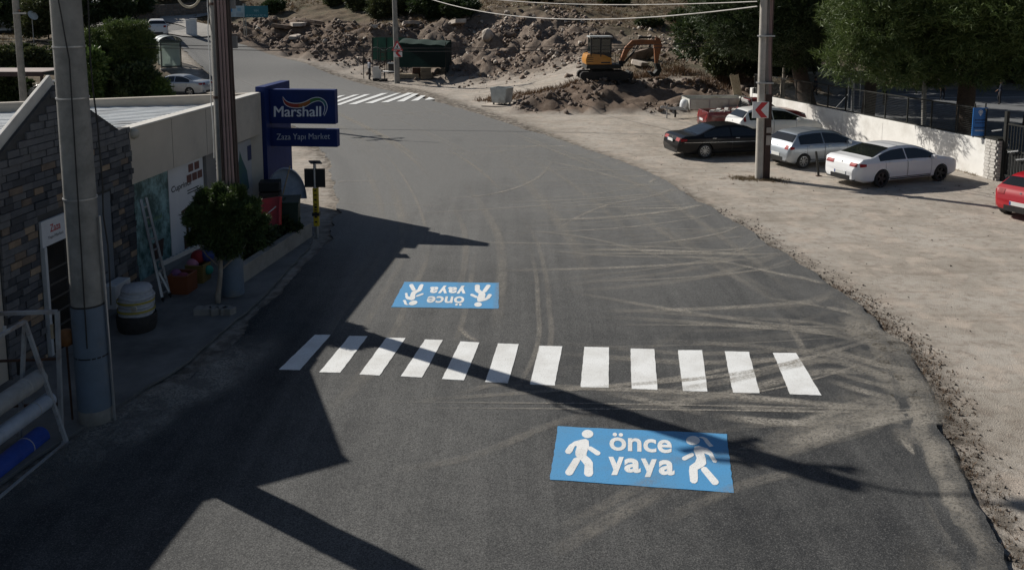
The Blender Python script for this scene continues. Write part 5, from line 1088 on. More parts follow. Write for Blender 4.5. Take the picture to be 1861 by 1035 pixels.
pl3 = [((1481, 181), R(100), 1.5, dict(lkne=(.1, .18, .52), lank=(.1, .1, .1), ltoe=(.1, .25, .06), rkne=(-.1, -.05, .5), rank=(-.1, -.25, .12), rtoe=(-.1, -.12, .04)), 'player in dark clothes mid-stride under the pines, next to the bent trunk'),
       ((1607, 192), R(-80), 1.55, dict(lelb=(.4, .1, 1.25), lwri=(.5, .2, 1.35), lhan=(.52, .25, 1.4), lkne=(.1, .12, .5)), 'player in dark clothes with one arm raised, in front of the court line'),
       ((1711, 182), R(200), 1.5, dict(rkne=(-.14, .1, .52), rank=(-.2, 0, .1)), 'player in dark clothes standing left of the thick trunk near the sign'),
       ((1817, 190), R(60), 1.55, dict(lkne=(.16, .14, .5), lank=(.2, .02, .08), ltoe=(.22, .16, .04), relb=(-.36, .05, 1.2), rwri=(-.42, .2, 1.05), rhan=(-.42, .26, 1.0)), 'player in dark clothes stepping forward above the gate')]
for (px, py), rot, h, pose, lab in pl3: p_ = gp(px, py, .07); person(lab, p_, rot, h, pose, navy_sh, blk_tr, 'players on the shaded court')
def netmat(name, c, a, tl=.3):
    m, t, b = nodes(name); co = t.nodes.new('ShaderNodeTexCoord').outputs['Object']; n1 = noise(t, 1.5, 5, .6, co); col = mix(t, n1.outputs[0], c, tuple(x * .6 for x in c)); t.links.new(col, b.inputs['Base Color']); b.inputs['Roughness'].default_value = .9; b.inputs['Alpha'].default_value = a
    tr = t.nodes.new('ShaderNodeBsdfTranslucent'); t.links.new(col, tr.inputs[0]); ms = t.nodes.new('ShaderNodeMixShader'); ms.inputs[0].default_value = tl; out = t.nodes['Material Output']; t.links.new(b.outputs[0], ms.inputs[1]); t.links.new(tr.outputs[0], ms.inputs[2]); t.links.new(ms.outputs[0], out.inputs[0]); return m
# ------------------------------------------------------------------ rubble, boulders, scrub on the hill
def ico(sub):
    bm = bmesh.new(); bmesh.ops.create_icosphere(bm, subdivisions=sub, radius=1); v = np.array([x.co[:] for x in bm.verts]); f = [[q.index for q in p.verts] for p in bm.faces]; bm.free(); return v, np.array(f)
V1 = np.array([(a, b, c) for a in (-1., 1.) for b in (-1., 1.) for c in (-1., 1.)]); F1 = np.array([(0, 1, 3), (0, 3, 2), (4, 6, 7), (4, 7, 5), (0, 4, 5), (0, 5, 1), (2, 3, 7), (2, 7, 6), (0, 2, 6), (0, 6, 4), (1, 5, 7), (1, 7, 3)]); V2, F2 = ico(2)
def rock_v(V, rg, flat=.6, angular=.5):
    v = V.copy()
    if len(V) == 8:
        v = V * rg.uniform(.35, 1.1, 3) + rg.normal(size=(8, 3)) * .2; a = rg.normal(size=(3, 3)); q_, _r = np.linalg.qr(a); return v @ q_ * .75
    for _ in range(7):
        n = rg.normal(size=3); n /= np.linalg.norm(n); d = v @ n; c = rg.uniform(.3, .8); v = v - np.outer(np.maximum(d - c, 0) * .95, n)
    v = v * (1 + rg.uniform(-.12, .12, (len(v), 1))); v[:, 2] *= flat; return v
stone_m = pm('quarry stone', (.25, .19, .15), (.145, .105, .08), 2.2, .95, .5, 12, stain=(.1, .075, .06))
stone_p = pm('pale limestone', (.54, .48, .41), (.36, .31, .26), 2, .9, .4, 10, stain=(.2, .16, .13))
stone_d = pm('dark stone', (.17, .13, .105), (.105, .08, .064), 2.4, .95, .4, 10)
rg = np.random.RandomState(12); rock_meshes = {}
for nm, mt in (('g', stone_m), ('p', stone_p), ('d', stone_d)):
    for i in range(4):
        v = rock_v(V2, rg, .65); me = bpy.data.meshes.new('boulder'); me.from_pydata(v.tolist(), [], F2.tolist()); me.materials.append(mt); rock_meshes[nm, i] = me
def slab_mesh(seed, mt):
    r_ = random.Random(seed); n = r_.randint(5, 7); pts = [(math.cos(2 * math.pi * i / n + r_.uniform(-.3, .3)) * r_.uniform(.75, 1.1), math.sin(2 * math.pi * i / n + r_.uniform(-.3, .3)) * r_.uniform(.75, 1.1), -.18) for i in range(n)]
    return M().prism(pts, (r_.uniform(-.1, .1), r_.uniform(-.1, .1), .36)).mesh('slab', mt, bevel=.05)
slabs = [slab_mesh(i, stone_p if i % 2 else stone_m) for i in range(4)]
def boulder(px, py, d, w_, kind, label, group=None, slab_=False, hgt=1):
    p = at(px, py, d); z = TZ(p.x, p.y); o = link('concrete_slab' if slab_ else 'boulder', slabs[kind] if slab_ else rock_meshes[kind, int(px) % 4])
    s = w_ * d / F / 2 * (1.35 if label[:4] not in ('pale', 'dark', 'grey') or 'broken' not in label else 1); o.scale = (s, s * .8, s * hgt * (1.0 if not slab_ else .9)); o.location = (p.x, p.y, z + s * .25 * hgt); o.rotation_euler = (R(random.uniform(-22, 10)), R(random.uniform(-18, 18)), R(random.uniform(0, 180))); tag(o, label, 'slab' if slab_ else 'boulder', group); return o
def depth_on(px, py, lo=52, hi=110):      # distance at which the terrain shows at a pixel
    for d in np.arange(lo, hi, .4):
        p = at(px, py, d)
        if TZ(p.x, p.y) >= p.z: return d
    return 90
for (px, py, w_, lab, k) in ((515, 55, 32, 'large pale broken concrete slab tilted on the dark soil heap, uphill of the sign tower', 0), (541, 47, 28, 'long flat concrete slab lying on top of the dark soil heap', 1), (577, 46, 26, 'flat grey slab at the right end of the soil heap crest', 2), (536, 68, 22, 'squarish concrete slab over the dark hollow in the soil heap', 3),
                             (746, 47, 28, 'flat white slab above the roof of the green shelter', 1), (833, 52, 34, 'bright white slab on the rubble heap right of the dark bush', 3), (1160, 120, 34, 'bright pale slab lying under the excavator arm', 1)):
    boulder(px, py + 3, depth_on(px, py + 3), w_, k, lab, slab_=True)
for (px, py, w_, k, lab, h) in ((425, 70, 24, 'g', 'rounded grey boulder at the uphill road edge, left of the smaller rubble', 1), (885, 69, 22, 'p', 'pale boulder halfway up the rubble mound left of the excavator', 1.3), (926, 69, 20, 'd', 'dark blue grey boulder in the middle of the rubble mound', 1), (1165, 106, 40, 'g', 'biggest grey boulder, behind the excavator arm', .9),
                               (679, 53, 16, 'p', 'small pale boulder above the left end of the green shelter', .8), (1105, 70, 18, 'd', 'grey boulder just above the excavator cab', 1), (1010, 100, 16, 'd', 'dark boulder low on the rubble mound left of the excavator cab', 1)):
    boulder(px, py + 2, depth_on(px, py + 2), w_, k, lab, hgt=h)
def lab_of(k, m): c_ = dict(g='greyish brown', p='pale', d='dark')[k]; return ('%s broken stone among the rubble of the mound behind the green shelter' % c_, c_ + ' stones on the rubble mound') if m else ('%s broken stone in the soil heaps along the uphill road' % c_, c_ + ' stones on the soil heaps')
r6 = random.Random(9); GB = 'loose stones on the rubble mound'
for i in range(90):
    px, py = (r6.uniform(705, 1060), r6.uniform(20, 128)) if i < 62 else (r6.uniform(415, 700), r6.uniform(42, 108)) 
    kk_ = r6.choice('ggpd')
    if i >= 62 and py > 62 + (px - 415) * .19: py = 50 + (px - 415) * .17
    boulder(px, py, depth_on(px, py), r6.uniform(8, 14), kk_, *lab_of(kk_, i < 62), hgt=r6.uniform(.7, 1.2))
def scatter(name, n, samp, size, mat, label, cat, seed, V=V1, Fc=F1):
    rg = np.random.RandomState(seed); xy = samp(rg, n); z = terrain(xy[:, 0], xy[:, 1]); base = [rock_v(V, rg, .65) for _ in range(24)]
    s = size[0] + (size[1] - size[0]) * rg.rand(len(xy)) ** 5; vs = []; fs_ = []
    for i in range(len(xy)):
        a = rg.rand() * 6.28; b_ = base[i % 24]; c_, s_ = math.cos(a), math.sin(a)
        v = np.stack([b_[:, 0] * c_ - b_[:, 1] * s_, b_[:, 0] * s_ + b_[:, 1] * c_, b_[:, 2]], 1) * s[i] + [xy[i, 0], xy[i, 1], z[i] + s[i] * .25]; vs.append(v); fs_.append(Fc + i * len(V))
    v = np.concatenate(vs); f = np.concatenate(fs_); me = bpy.data.meshes.new(name); me.vertices.add(len(v)); me.vertices.foreach_set('co', v.ravel()); me.loops.add(f.size); me.loops.foreach_set('vertex_index', f.ravel())
    me.polygons.add(len(f)); me.polygons.foreach_set('loop_start', np.arange(0, f.size, 3)); me.update(calc_edges=True); me.materials.append(mat); return tag(link(name, me), label, cat, None, 'stuff')
def around(pts, r_):
    def f(rg, n): k = rg.randint(0, len(pts), n); return np.stack([[pts[j].x for j in k], [pts[j].y for j in k]], 1) + rg.normal(size=(n, 2)) * r_
    return f
def keep(fn, cond):
    def f(rg, n): q_ = fn(rg, n); return q_[cond(q_[:, 0], q_[:, 1])]
    return f
clumpy = lambda x, y: (road_d(x, y) > .4) & (fbm(x, y, .45, 4) + .12 * rg.rand(len(x)) > .02)
offroad = lambda x, y: road_d(x, y) > .4
scatter('rubble', 12000, keep(around(MND + [at(830, 60, 84), at(1040, 60, 77), at(980, 30, 84), at(1150, 95, 68)], (3.4, 3.2)), clumpy), (.025, .24), stone_m, 'grey brown rubble of small stones covering the mound', 'rubble', 1)
scatter('rubble', 4500, keep(around(MND + [at(930, 40, 82), at(1180, 80, 72)], (3.8, 3.6)), clumpy), (.02, .24), stone_p, 'pale stones strewn through the mound', 'rubble', 2)
scatter('rubble', 4500, keep(around(SOIL + [at(620, 90, 82), at(680, 100, 79), at(450, 70, 86)], (2.8, 2.4)), lambda x, y: (road_d(x, y) > .9) & (fbm(x + 31, y, .5, 3) > -.05)), (.03, .30), stone_d, 'dark stones and clods along the uphill road', 'rubble', 3)
scatter('gravel', 2600, keep(lambda rg, n: np.stack([rg.uniform(0, 17, n), rg.uniform(51, 57.5, n)], 1), clumpy), (.025, .22), stone_d, 'stones and clods on the bank below the excavator', 'gravel', 4)
def verge(side, spread):
    e = dr if side > 0 else dl
    def f(rg, n):
        k = rg.randint(60, 430, n); k = (60 + (rg.rand(n) ** .8) * 400).astype(int); k = np.clip(k, 0, len(e) - 1); return e[k] + np.stack([side * np.abs(rg.normal(size=n)) * spread + .03 * side, rg.normal(size=n) * .25], 1)
    return f
grit = pm('verge grit', (.12, .1, .08), (.06, .05, .042), 8, .95)
scatter('gravel', 5000, verge(1, .35), (.004, .03), grit, 'dark grit and crumbled asphalt along the right road edge', 'gravel', 5)
scatter('gravel', 1500, keep(lambda rg, n: np.stack([rg.uniform(5, 17, n), rg.uniform(9, 45, n)], 1), lambda x, y: road_d(x, y) > .2), (.004, .03), grit, 'scattered pebbles on the trodden car park', 'gravel', 6)
# dry grass
dry = leafmat('dry grass', (.19, .138, .075), (.13, .095, .055), (.25, .19, .11)); dryb = leafmat('brown weeds', (.14, .08, .04), (.10, .06, .035), (.19, .12, .06))
def tufts(name, xy, size, wid_, mat, label, seed, per=9):
    rg = np.random.RandomState(seed); n = len(xy) * per; c = np.repeat(np.stack([xy[:, 0], xy[:, 1], terrain(xy[:, 0], xy[:, 1]) - .02], 1), per, 0) + np.concatenate([rg.normal(size=(n, 2)) * size * .35, np.zeros((n, 1))], 1)
    d = np.stack([rg.normal(size=n) * .45, rg.normal(size=n) * .45, np.ones(n)], 1); L = size * rg.uniform(.5, 1.2, (n, 1)); a = rg.rand(n) * 6.28; s = np.stack([np.cos(a), np.sin(a), np.zeros(n)], 1) * wid_
    v = np.stack([c - s, c + s, c + d * L], 1).reshape(-1, 3); f = np.arange(len(v)).reshape(-1, 3); me = bpy.data.meshes.new(name); me.from_pydata(v.tolist(), [], f.tolist()); me.materials.append(mat); return tag(link(name, me), label, 'grass', None, 'stuff')
rg = np.random.RandomState(8)
def hillpts(n):
    x = rg.uniform(-60, 40, n); y = rg.uniform(60, 128, n); rd_ = road_d(x, y); a, b_, c_, h_ = masks(x, y, rd_); k = (h_ > .45) & (rd_ > 1.2) & (a < .55) & (fbm(x, y, .12, 3) > -.12); return np.stack([x[k], y[k]], 1)
tufts('dry_grass', hillpts(15000), .27, .03, dry, 'dry straw coloured grass over the hillside', 1, 8)
tufts('dry_grass', hillpts(3500), .34, .04, dryb, 'brown dry weeds over the hillside', 2, 8)
bp_ = [at(975, 160, 57), at(1040, 150, 57.5), at(1320, 146, 57), at(1300, 158, 56), at(1175, 140, 59), at(1230, 130, 61), at(1350, 150, 57), at(930, 170, 58)]
k = rg.randint(0, len(bp_), 700); tufts('dry_weeds', np.stack([[bp_[j].x for j in k], [bp_[j].y for j in k]], 1) + rg.normal(size=(700, 2)) * (1.0, .6), .35, .03, dryb, 'rust brown dry weeds on the bank near the excavator', 3, 8)
k = rg.randint(0, 3, 260); pb3 = [gp(1379, 325), gp(1350, 324), gp(1410, 328)]; tufts('dry_grass', np.stack([[pb3[j].x for j in k], [pb3[j].y for j in k]], 1) + rg.normal(size=(260, 2)) * (.28, .2), .1, .012, dry, 'short dry grass around the foot of the chevron pole', 4, 8)
vp = verge(1, .25)(rg, 900); tufts('dry_grass', vp[vp[:, 1] < 20], .07, .01, dryb, 'thin dry weeds on the right road verge', 5, 5)
vp = np.array([gp(1770, 300 + 0)[:2]]) + rg.normal(size=(1, 2)) * 0; q_ = W0 + wd * (LW * .8); kx = rg.rand(200, 1); tufts('dry_grass', np.array([[W0.x, W0.y]]) + np.array([[wd.x, wd.y]]) * (LW * (.25 + .74 * kx)) - np.array([[wn.x, wn.y]]) * (.1 + .15 * rg.rand(200, 1)), .12, .012, dry, 'dry grass along the foot of the white wall', 6, 6)
# ------------------------------------------------------------------ bushes and trees on the left and on the hill
def bush(px, py, d, w_, h, label, mat=leaf_bush, n=1500, seed=1, size=.3, wid_=.12, group=None, name='bush', zoff=0):
    p = at(px, py, d); z = TZ(p.x, p.y) + zoff; lobes = lobes_for(p.x, p.y, z + h * .5, w_ / 2, w_ / 2.3, h * .55, 7, seed)
    t_ = tree(name, label, Vector((p.x, p.y, z)), lobes, n, size, wid_, mat, seed, (0, 0, h * .5), .06, group=group, limbs=False, cat='bush'); return t_
HB = 'bushes on the dry hillside'
for i, (px, py, w_, h, lab, mt, n) in enumerate(((705, 30, 4.5, 2.6, 'olive green bush above the left end of the green shelter', leaf_bush, 3000), (740, 22, 5, 3.2, 'taller olive bush behind the pole with the triangle sign', leaf_bush, 3200), (795, 30, 5.5, 3.4, 'dark shaded bush right of the triangle sign pole', leaf_dark, 3600), (840, 40, 3.5, 1.8, 'dark low bush beside the white slab', leaf_dark, 2000),
     (985, 4, 4.5, 2.4, 'dark bush at the top edge above the rubble mound', leaf_dark, 2400), (605, 8, 3, 1.4, 'small green bush near the top edge right of the teal board', leaf_bush, 1400), (650, 18, 3.5, 1.6, 'low dull green bush uphill of the soil heap', leaf_bush, 1500), (1120, 10, 3, .9, 'low green scrub above the excavator', leaf_bush, 900), (1240, 40, 3, 1.0, 'low scrub between the excavator arm and the tall pine', leaf_bush, 900), (497, 25, 2.5, 1.6, 'small bush just right of the teal board', leaf_dark, 1200), (1180, 48, 2.2, .7, 'tiny green scrub on the bare slope', leaf_bush, 600))):
    bush(px, py, depth_on(px, py, 60, 140), w_, h, lab, mt, n, 40 + i, .34, .13, HB)
# big dark round tree and its neighbours behind the shop
d_ = 50; bt = at(226, 236, d_); bt = Vector((bt.x, bt.y, TZ(bt.x, bt.y))); ctp = at(222, 84, d_)
tree('round_tree', 'dark round clipped tree behind the shop roof', bt, lobes_for(ctp.x - .1, ctp.y, ctp.z, 1.85, 1.9, 1.8, 24, 50, .36), 20000, .17, .045, leaf_pine, 50, (0, 0, ctp.z - bt.z), .22)
for i, (px, py, d, w_, h, lab) in enumerate(((165, 150, 48, 2.2, 4.2, 'leafy broad-leaved shrub to the left of the round tree'), (283, 150, 49, 1.5, 2.6, 'leafy shrub to the right of the round tree, before the silver saloon'), (215, 175, 50, 3.5, 2.6, 'dark shrub under the round tree'), (250, 165, 48.5, 2.2, 3.0, 'shrub with pale dry twigs under the right of the round tree'))):
    p = at(px, 200, d); g_ = TZ(p.x, p.y); lo = lobes_for(p.x, p.y, g_ + h * .55, w_ / 2, w_ / 2, h * .5, 8, 60 + i); tree('shrub', lab, Vector((p.x, p.y, g_)), lo, 1700, .3, .13, leaf_bright if i < 2 else leaf_dark, 60 + i, (0, 0, h * .5), .06, limbs=False, cat='shrub', group='shrubs around the round tree')
for i, (px, py, d, w_, h, lab, mt) in enumerate(((88, 60, 82, 5.0, 5.2, 'olive tree-like bush with a dish in front, left of the big concrete pole', leaf_bush), (20, 45, 90, 6, 4.5, 'dark bushes in the far top left corner', leaf_dark), (175, 40, 92, 7, 5.0, 'dark tall bushes right of the big concrete pole', leaf_dark), (235, 28, 98, 6, 4.2, 'dark trees above the left end of the stone wall', leaf_dark), (300, 8, 106, 8, 5, 'dark trees above the stone retaining wall', leaf_dark), (355, 6, 110, 5, 4, 'dark trees at the right end of the stone wall', leaf_dark),
     (20, 115, 68, 3.5, 1.4, 'low green bush on the slope above the car port', leaf_bush), (72, 112, 68, 4, 1.3, 'low spreading bush right of the thin pole', leaf_bush), (8, 175, 55, 3.2, 2.2, 'dark hedge under the car port', leaf_dark), (130, 100, 70, 3, 2, 'shrub hidden partly by the big concrete pole', leaf_bush))):
    bush(px, py, d, w_, h, lab, mt, 3000 if w_ > 4 else 1300, 80 + i, .42 if w_ > 4 else .3, .16, 'shrubs on the far left slope')
# ------------------------------------------------------------------ far left: stone wall, shelters, boards, cabinets, car port
q0, q1 = at(246, 38, 97), at(378, 26, 103); wls = thing('retaining_wall', 'grey rubble stone retaining wall at the end of the uphill road', 'wall', (q0.x, q0.y, TZ(q0.x, q0.y) - .3))
dv = Vector((q1.x - q0.x, q1.y - q0.y, q1.z - q0.z)); rq = random.Random(3)
M().beam(Vector((0, 0, .8)), dv + UZ * .8, .5, 1.7).build('core', pm('wall mortar', (.12, .115, .105)), wls)
nl = 26
for r_ in range(6):
    for i in range(nl):
        a = (i + rq.uniform(-.2, .2) + (r_ % 2) * .5) / nl; c_ = dv * a + Vector((0, -.27, .12 + r_ * .27)); o = M().box(c_, (dv.length / nl * rq.uniform(.7, .95), .14, .22 * rq.uniform(.8, 1.05)), Matrix.Rotation(math.atan2(dv.y, dv.x), 3, 'Z')).build('stone', rq.choice([stone_m, stone_d, stone_m]), wls, fix=False)
sr = M(); s0_, s1_ = at(315, 56, 86), at(388, 22, 103)
path = crom([(s0_.x - 1, s0_.y), (s0_.x + 1.2, s0_.y + 5), (s1_.x - 2.5, s1_.y - 5), (s1_.x + 1, s1_.y + 3)], 10)
m_ = M()
def srf(a, b_):
    i = a * (len(path) - 1); k = min(int(i), len(path) - 2); p = path[k] * (1 - (i - k)) + path[k + 1] * (i - k); x = p[0] + (b_ - .5) * 3.6; return Vector((x, p[1], float(terrain([x], [p[1]], False)[0]) + .16))
m_.grid(srf, 30, 6); struct(m_.build('side_road', pm('pale concrete road', (.36, .34, .31), (.28, .265, .24), 1, .9)))
shf = pm('shelter frame green', (.02, .04, .035), (.03, .05, .045), 5, .4); frost = netmat('frosted glass', (.75, .84, .79), 1, .75)
m, t, b = nodes('shelter glass'); co = t.nodes.new('ShaderNodeTexCoord').outputs['Object']; n1 = noise(t, 2, 3, .5, co); t.links.new(mix(t, n1.outputs[0], (.5, .58, .55), (.4, .48, .45)), b.inputs['Base Color']); b.inputs['Alpha'].default_value = .45; b.inputs['Roughness'].default_value = .1; sglass = m
sp_ = at(312, 121, 70.5); sz = TZ(sp_.x, sp_.y)
sh_ = thing('bus_shelter', 'green framed bus shelter with arched roof and pale end panel by the uphill road', 'bus shelter', (sp_.x, sp_.y, sz + .05), R(29))
M().box((0, 1.6, -.1), (1.7, 3.7, .35)).build('plinth', concrete, sh_)
for x in (-.74, .74):
    for y in (.05, 1.6, 3.2): M().box((x, y, 1.12), (.09, .09, 2.1)).build('post', shf, sh_)
for y in (.05, 3.2):
    for z in (.2, 2.14): M().box((0, y, z), (1.5, .08, .09)).build('rail', shf, sh_)
M().box((0, .05, 1.16), (1.36, .04, 1.82)).build('end_panel', frost, sh_); M().box((0, 3.2, 1.16), (1.36, .03, 1.82)).build('end_panel', sglass, sh_)
for y0 in (.82, 2.4): M().box((-.74, y0, 1.2), (.03, 1.4, 1.75)).build('glass_panel', sglass, sh_)
m_ = M(); arc = [(.86 * math.cos(a), 2.18 + .42 * math.sin(a)) for a in np.linspace(0, math.pi, 13)]
m_.add([Vector((x, y, z)) for y in (-.15, 3.45) for x, z in arc], [(i, i + 1, 14 + i, 13 + i) for i in range(12)]); rf_ = m_.build('roof', pm('shelter roof', (.5, .54, .54), (.42, .46, .46), 3, .35), sh_, smooth=60)
for y in (-.15, 1.6, 3.45): M().tube([Vector((x, y, z)) for x, z in arc], .035, 6).build('arch_rib', shf, rf_)
M().box((0, -.12, 2.2), (1.7, .06, .06)).build('tie_bar', shf, sh_)
for x in (-.4, 0, .4): M().tube([(x, -.12, 2.2), (x * 1.3, -.14, 2.5)], .02, 5).build('arch_strut', shf, sh_)
M().box((-.45, 1.6, .55), (.4, 2.6, .06)).build('bench', wood, sh_)
s2 = at(218, 27, 96); dup(sh_, (s2.x, s2.y, TZ(s2.x, s2.y) - .2), R(75), 'smaller looking shelter roof above the round tree, far uphill')
def board(name, label, px0, px1, y0, y1, d, mat, legs):
    c_ = at((px0 + px1) / 2, y1, d); gz_ = TZ(c_.x, c_.y); t_ = thing(name, label, 'billboard', (c_.x, c_.y, gz_), R(6)); ww = (px1 - px0) * d / F; z0 = c_.z - gz_; hh = (y1 - y0) * d / F
    M().box((0, 0, z0 + hh / 2), (ww, .08, hh)).build('board', mat, t_)
    for x in legs: M().box((ww * x, .1, (z0 + hh) / 2), (.09, .09, z0 + hh + .4)).build('leg', pm('pale post', (.5, .47, .4)), t_)
    return t_, ww, z0, hh
db = 88
t_, ww, z0, hh = board('billboard', 'pale information board with blue prints on thin posts', 408, 445, 11, 31, db, pm('board pale blue', (.42, .52, .58), (.36, .46, .52)), (-.3, .42))
M().box((-ww * .2, -.045, z0 + hh * .66), (ww * .2, .01, hh * .4)).build('blue_print', pm('print sky blue', (.06, .25, .5)), t_); M().box((ww * .24, -.045, z0 + hh * .66), (ww * .18, .01, hh * .3)).build('blue_print', pm('print sky pale', (.25, .42, .55)), t_)
for x in (-.22, .24):
    for k in range(3): M().box((ww * x, -.045, z0 + hh * (.34 - .1 * k)), (ww * .32, .008, hh * .04)).build('text_line', pm('print grey', (.25, .33, .38)), t_)
t_, ww, z0, hh = board('billboard', 'teal project billboard with pale capital lettering beside the pale board', 445.5, 487, 11, 32, db - .3, pm('teal board', (.015, .16, .20), (.01, .12, .16), 2, .5), (-.47,))
for s_, v0, v1, h0, h1 in (('KAYALUCA', -.42, .42, .10, .26), ('HH', -.09, .09, .45, .72)):
    m_ = M(); text_on(m_, s_, lambda u, v: Vector((ww * (v0 + (v1 - v0) * u), -.045, z0 + hh * (h0 + (h1 - h0) * v)))); m_.build('lettering', pm('print pale teal', (.3, .48, .52)), t_)
for px, w_, lab in ((344, .55, 'narrow white utility cabinet, left of a taller one'), (352, .62, 'taller white utility cabinet by the uphill road')):
    c_ = at(px, 56, 88); hh = (1.55, 1.7)[px > 345]; t_ = thing('utility_cabinet', lab, 'cabinet', (c_.x, c_.y, TZ(c_.x, c_.y)), R(12)); M().box((0, 0, hh / 2), (w_, .5, hh)).build('cabinet_body', white_paint, t_, bevel=.02); M().box((0, -.26, hh / 2), (w_ * .86, .02, hh * .85)).build('door', pm('cabinet door', (.62, .65, .68)), t_); M().box((0, 0, hh + .04), (w_ + .1, .6, .07)).build('cap', white_paint, t_)
c_ = at(14, 57, 90); t_ = thing('white_container', 'white panelled container at the far left edge', 'container', (c_.x, c_.y, TZ(c_.x, c_.y)), R(-3))
for i in range(2): M().box((-1.0 + i * 1.25, 0, .9), (1.2, 1.6, 1.3)).build('panel', pm('cabinet door', None) if i else white_paint, t_)
M().box((-.4, 0, .15), (2.6, 1.5, .3)).build('base', dark_metal, t_)
c_ = at(58, 30, 80); t_ = thing('satellite_dish', 'white satellite dish in front of the olive bush', 'satellite dish', (c_.x, c_.y, TZ(c_.x, c_.y))); dz_ = c_.z - t_.location.z
M().lathe([(0, 0), (.2, .03), (.38, .1), (.48, .17)], 18, Matrix.Translation((0, 0, dz_)) @ Matrix.Rotation(R(55), 4, 'Y') @ Matrix.Rotation(R(20), 4, 'X')).build('dish', pm('dish white', (.6, .62, .6)), t_, smooth=60); M().tube([(0, 0, 0), (0, 0, dz_)], .04, 8).build('mast', steel, t_)
c_ = at(50, 190, 53); t_ = thing('car_port', 'flat brown car port roof on dark posts at the left edge', 'car port', (c_.x, c_.y, TZ(c_.x, c_.y))); zr = at(50, 128, 53).z - t_.location.z
M().box((-.6, .5, zr), (4.4, 3.0, .05)).build('roof', pm('car port roof', (.36, .29, .27), (.28, .23, .21), 1.5, .8), t_); M().box((-.6, -1.05, zr - .12), (4.5, .08, .26)).build('fascia', pm('fascia brown', (.05, .03, .03)), t_)
for x in (-2.4, 1.45):
    for y in (-.9, 1.8): M().box((x, y, zr / 2), (.12, .12, zr)).build('post', pm('fascia brown', None), t_)
# ------------------------------------------------------------------ green net shelter
L0, L1 = at(661, 136, 72.5), at(810, 142, 72.0); ns_ = thing('net_shelter', 'dark green net shelter on thin posts at the bend of the road', 'shelter', (L0.x, L0.y, TZ(L0.x, L0.y)), math.atan2(L1.y - L0.y, L1.x - L0.x))
LL = Vector((L1.x - L0.x, L1.y - L0.y)).length; hh = 3.25; gz2 = TZ(L1.x, L1.y) - TZ(L0.x, L0.y)
net = netmat('green shade net', (.006, .018, .017), 1); net_lit = netmat('lit green net', (.018, .055, .042), 1)  # one net in two colours: lighter where lit, darker on the shaded front
for x in (0, LL * .18, LL * .43, LL):
    for y in (0, 3.2): M().tube([(x, y, -.2 + gz2 * x / LL), (x, y, hh - .25 * x / LL)], .035, 6).build('post', dark_metal, ns_)
def cloth(fn, nm, mt, nu=16, nv=10): return M().grid(fn, nu, nv).build(nm, mt, ns_, smooth=80)
wob = lambda a, b_: .05 * math.sin(a * 21) * math.sin(b_ * 5 + a * 7)
cloth(lambda a, b_: Vector((LL * .42 * a, 3.2 + wob(a, b_), 1.3 + (hh - 1.3) * b_ + .06 * math.sin(a * 15) * (1 - b_))), 'back_net', net_lit)
cloth(lambda a, b_: Vector((LL * (.43 + .57 * a), -.03 + wob(a, b_), (.95 + gz2) + (hh - .22 - .2 * a - .95 - gz2 - .15) * b_ + .05 * math.sin(a * 18) * b_)), 'front_net', net)
cloth(lambda a, b_: Vector((LL * (.43 + .57 * a), 3.2 * b_, hh - .3 - .2 * a + .25 * math.sin(b_ * 2.2) + .04 * math.sin(a * 17))), 'roof_net', net_lit)
cloth(lambda a, b_: Vector((LL + wob(a, b_), 3.2 * a, .5 + (hh - 1.0) * b_)), 'side_net', net); cloth(lambda a, b_: Vector((LL * (.43 + .57 * a), 3.22, .8 + (hh - 1.0) * b_)), 'back_net', net)
M().tube([(LL * .42 * i / 12, 3.1, 2.3 + .15 * math.sin(i * 1.1) - .3 * (i > 9)) for i in range(13)], .02, 5).build('rope', pm('pale cable', None), ns_)
def onloc(x, y, z=0): c, s = math.cos(ns_.rotation_euler.z), math.sin(ns_.rotation_euler.z); px_, py_ = ns_.location.x + c * x - s * y, ns_.location.y + s * x + c * y; return (px_, py_, TZ(px_, py_) + z)
ld = thing('ladder', 'dark wooden ladder leaning inside the green net shelter', 'ladder', onloc(1.05, 1.2), ns_.rotation_euler.z)
for x in (0, .42): M().beam((x, 0, 0), (x - .05, .7, 2.4), .06, .05).build('rail', rust, ld)
for i in range(6): M().beam((0, .1 + .1 * i, .35 + .35 * i), (.42, .1 + .1 * i, .35 + .35 * i), .04, .04).build('rung', rust, ld)
tb_ = thing('work_table', 'pale work table with white boards in front of the net shelter', 'table', onloc(1.75, .0), R(5))
M().box((.5, 0, .72), (1.3, .75, .06)).build('tabletop', white_wall, tb_)
for x in (.0, 1.0):
    for y in (-.3, .3): M().box((x, y, .35), (.06, .06, .7)).build('leg', dark_metal, tb_)
wp_ = thing('white_board', 'white panel leaning beside the man at the net shelter', 'panel', onloc(1.05, -.1), R(5)); M().box((0, 0, .55), (.55, .06, 1.05), Matrix.Rotation(R(8), 3, 'X')).build('panel', white_wall, wp_); M().box((.28, .1, .4), (.3, .05, .8)).build('panel', white_wall, wp_)
cb = thing('crate', 'dark box standing on the work table by the pole', 'crate', onloc(2.3, .35), R(5)); M().box((0, 0, .95), (.6, .4, .9)).build('box', black_plastic, cb, bevel=.02); M().box((0, -.22, 1.35), (.7, .04, .12)).build('rim', white_paint, cb)
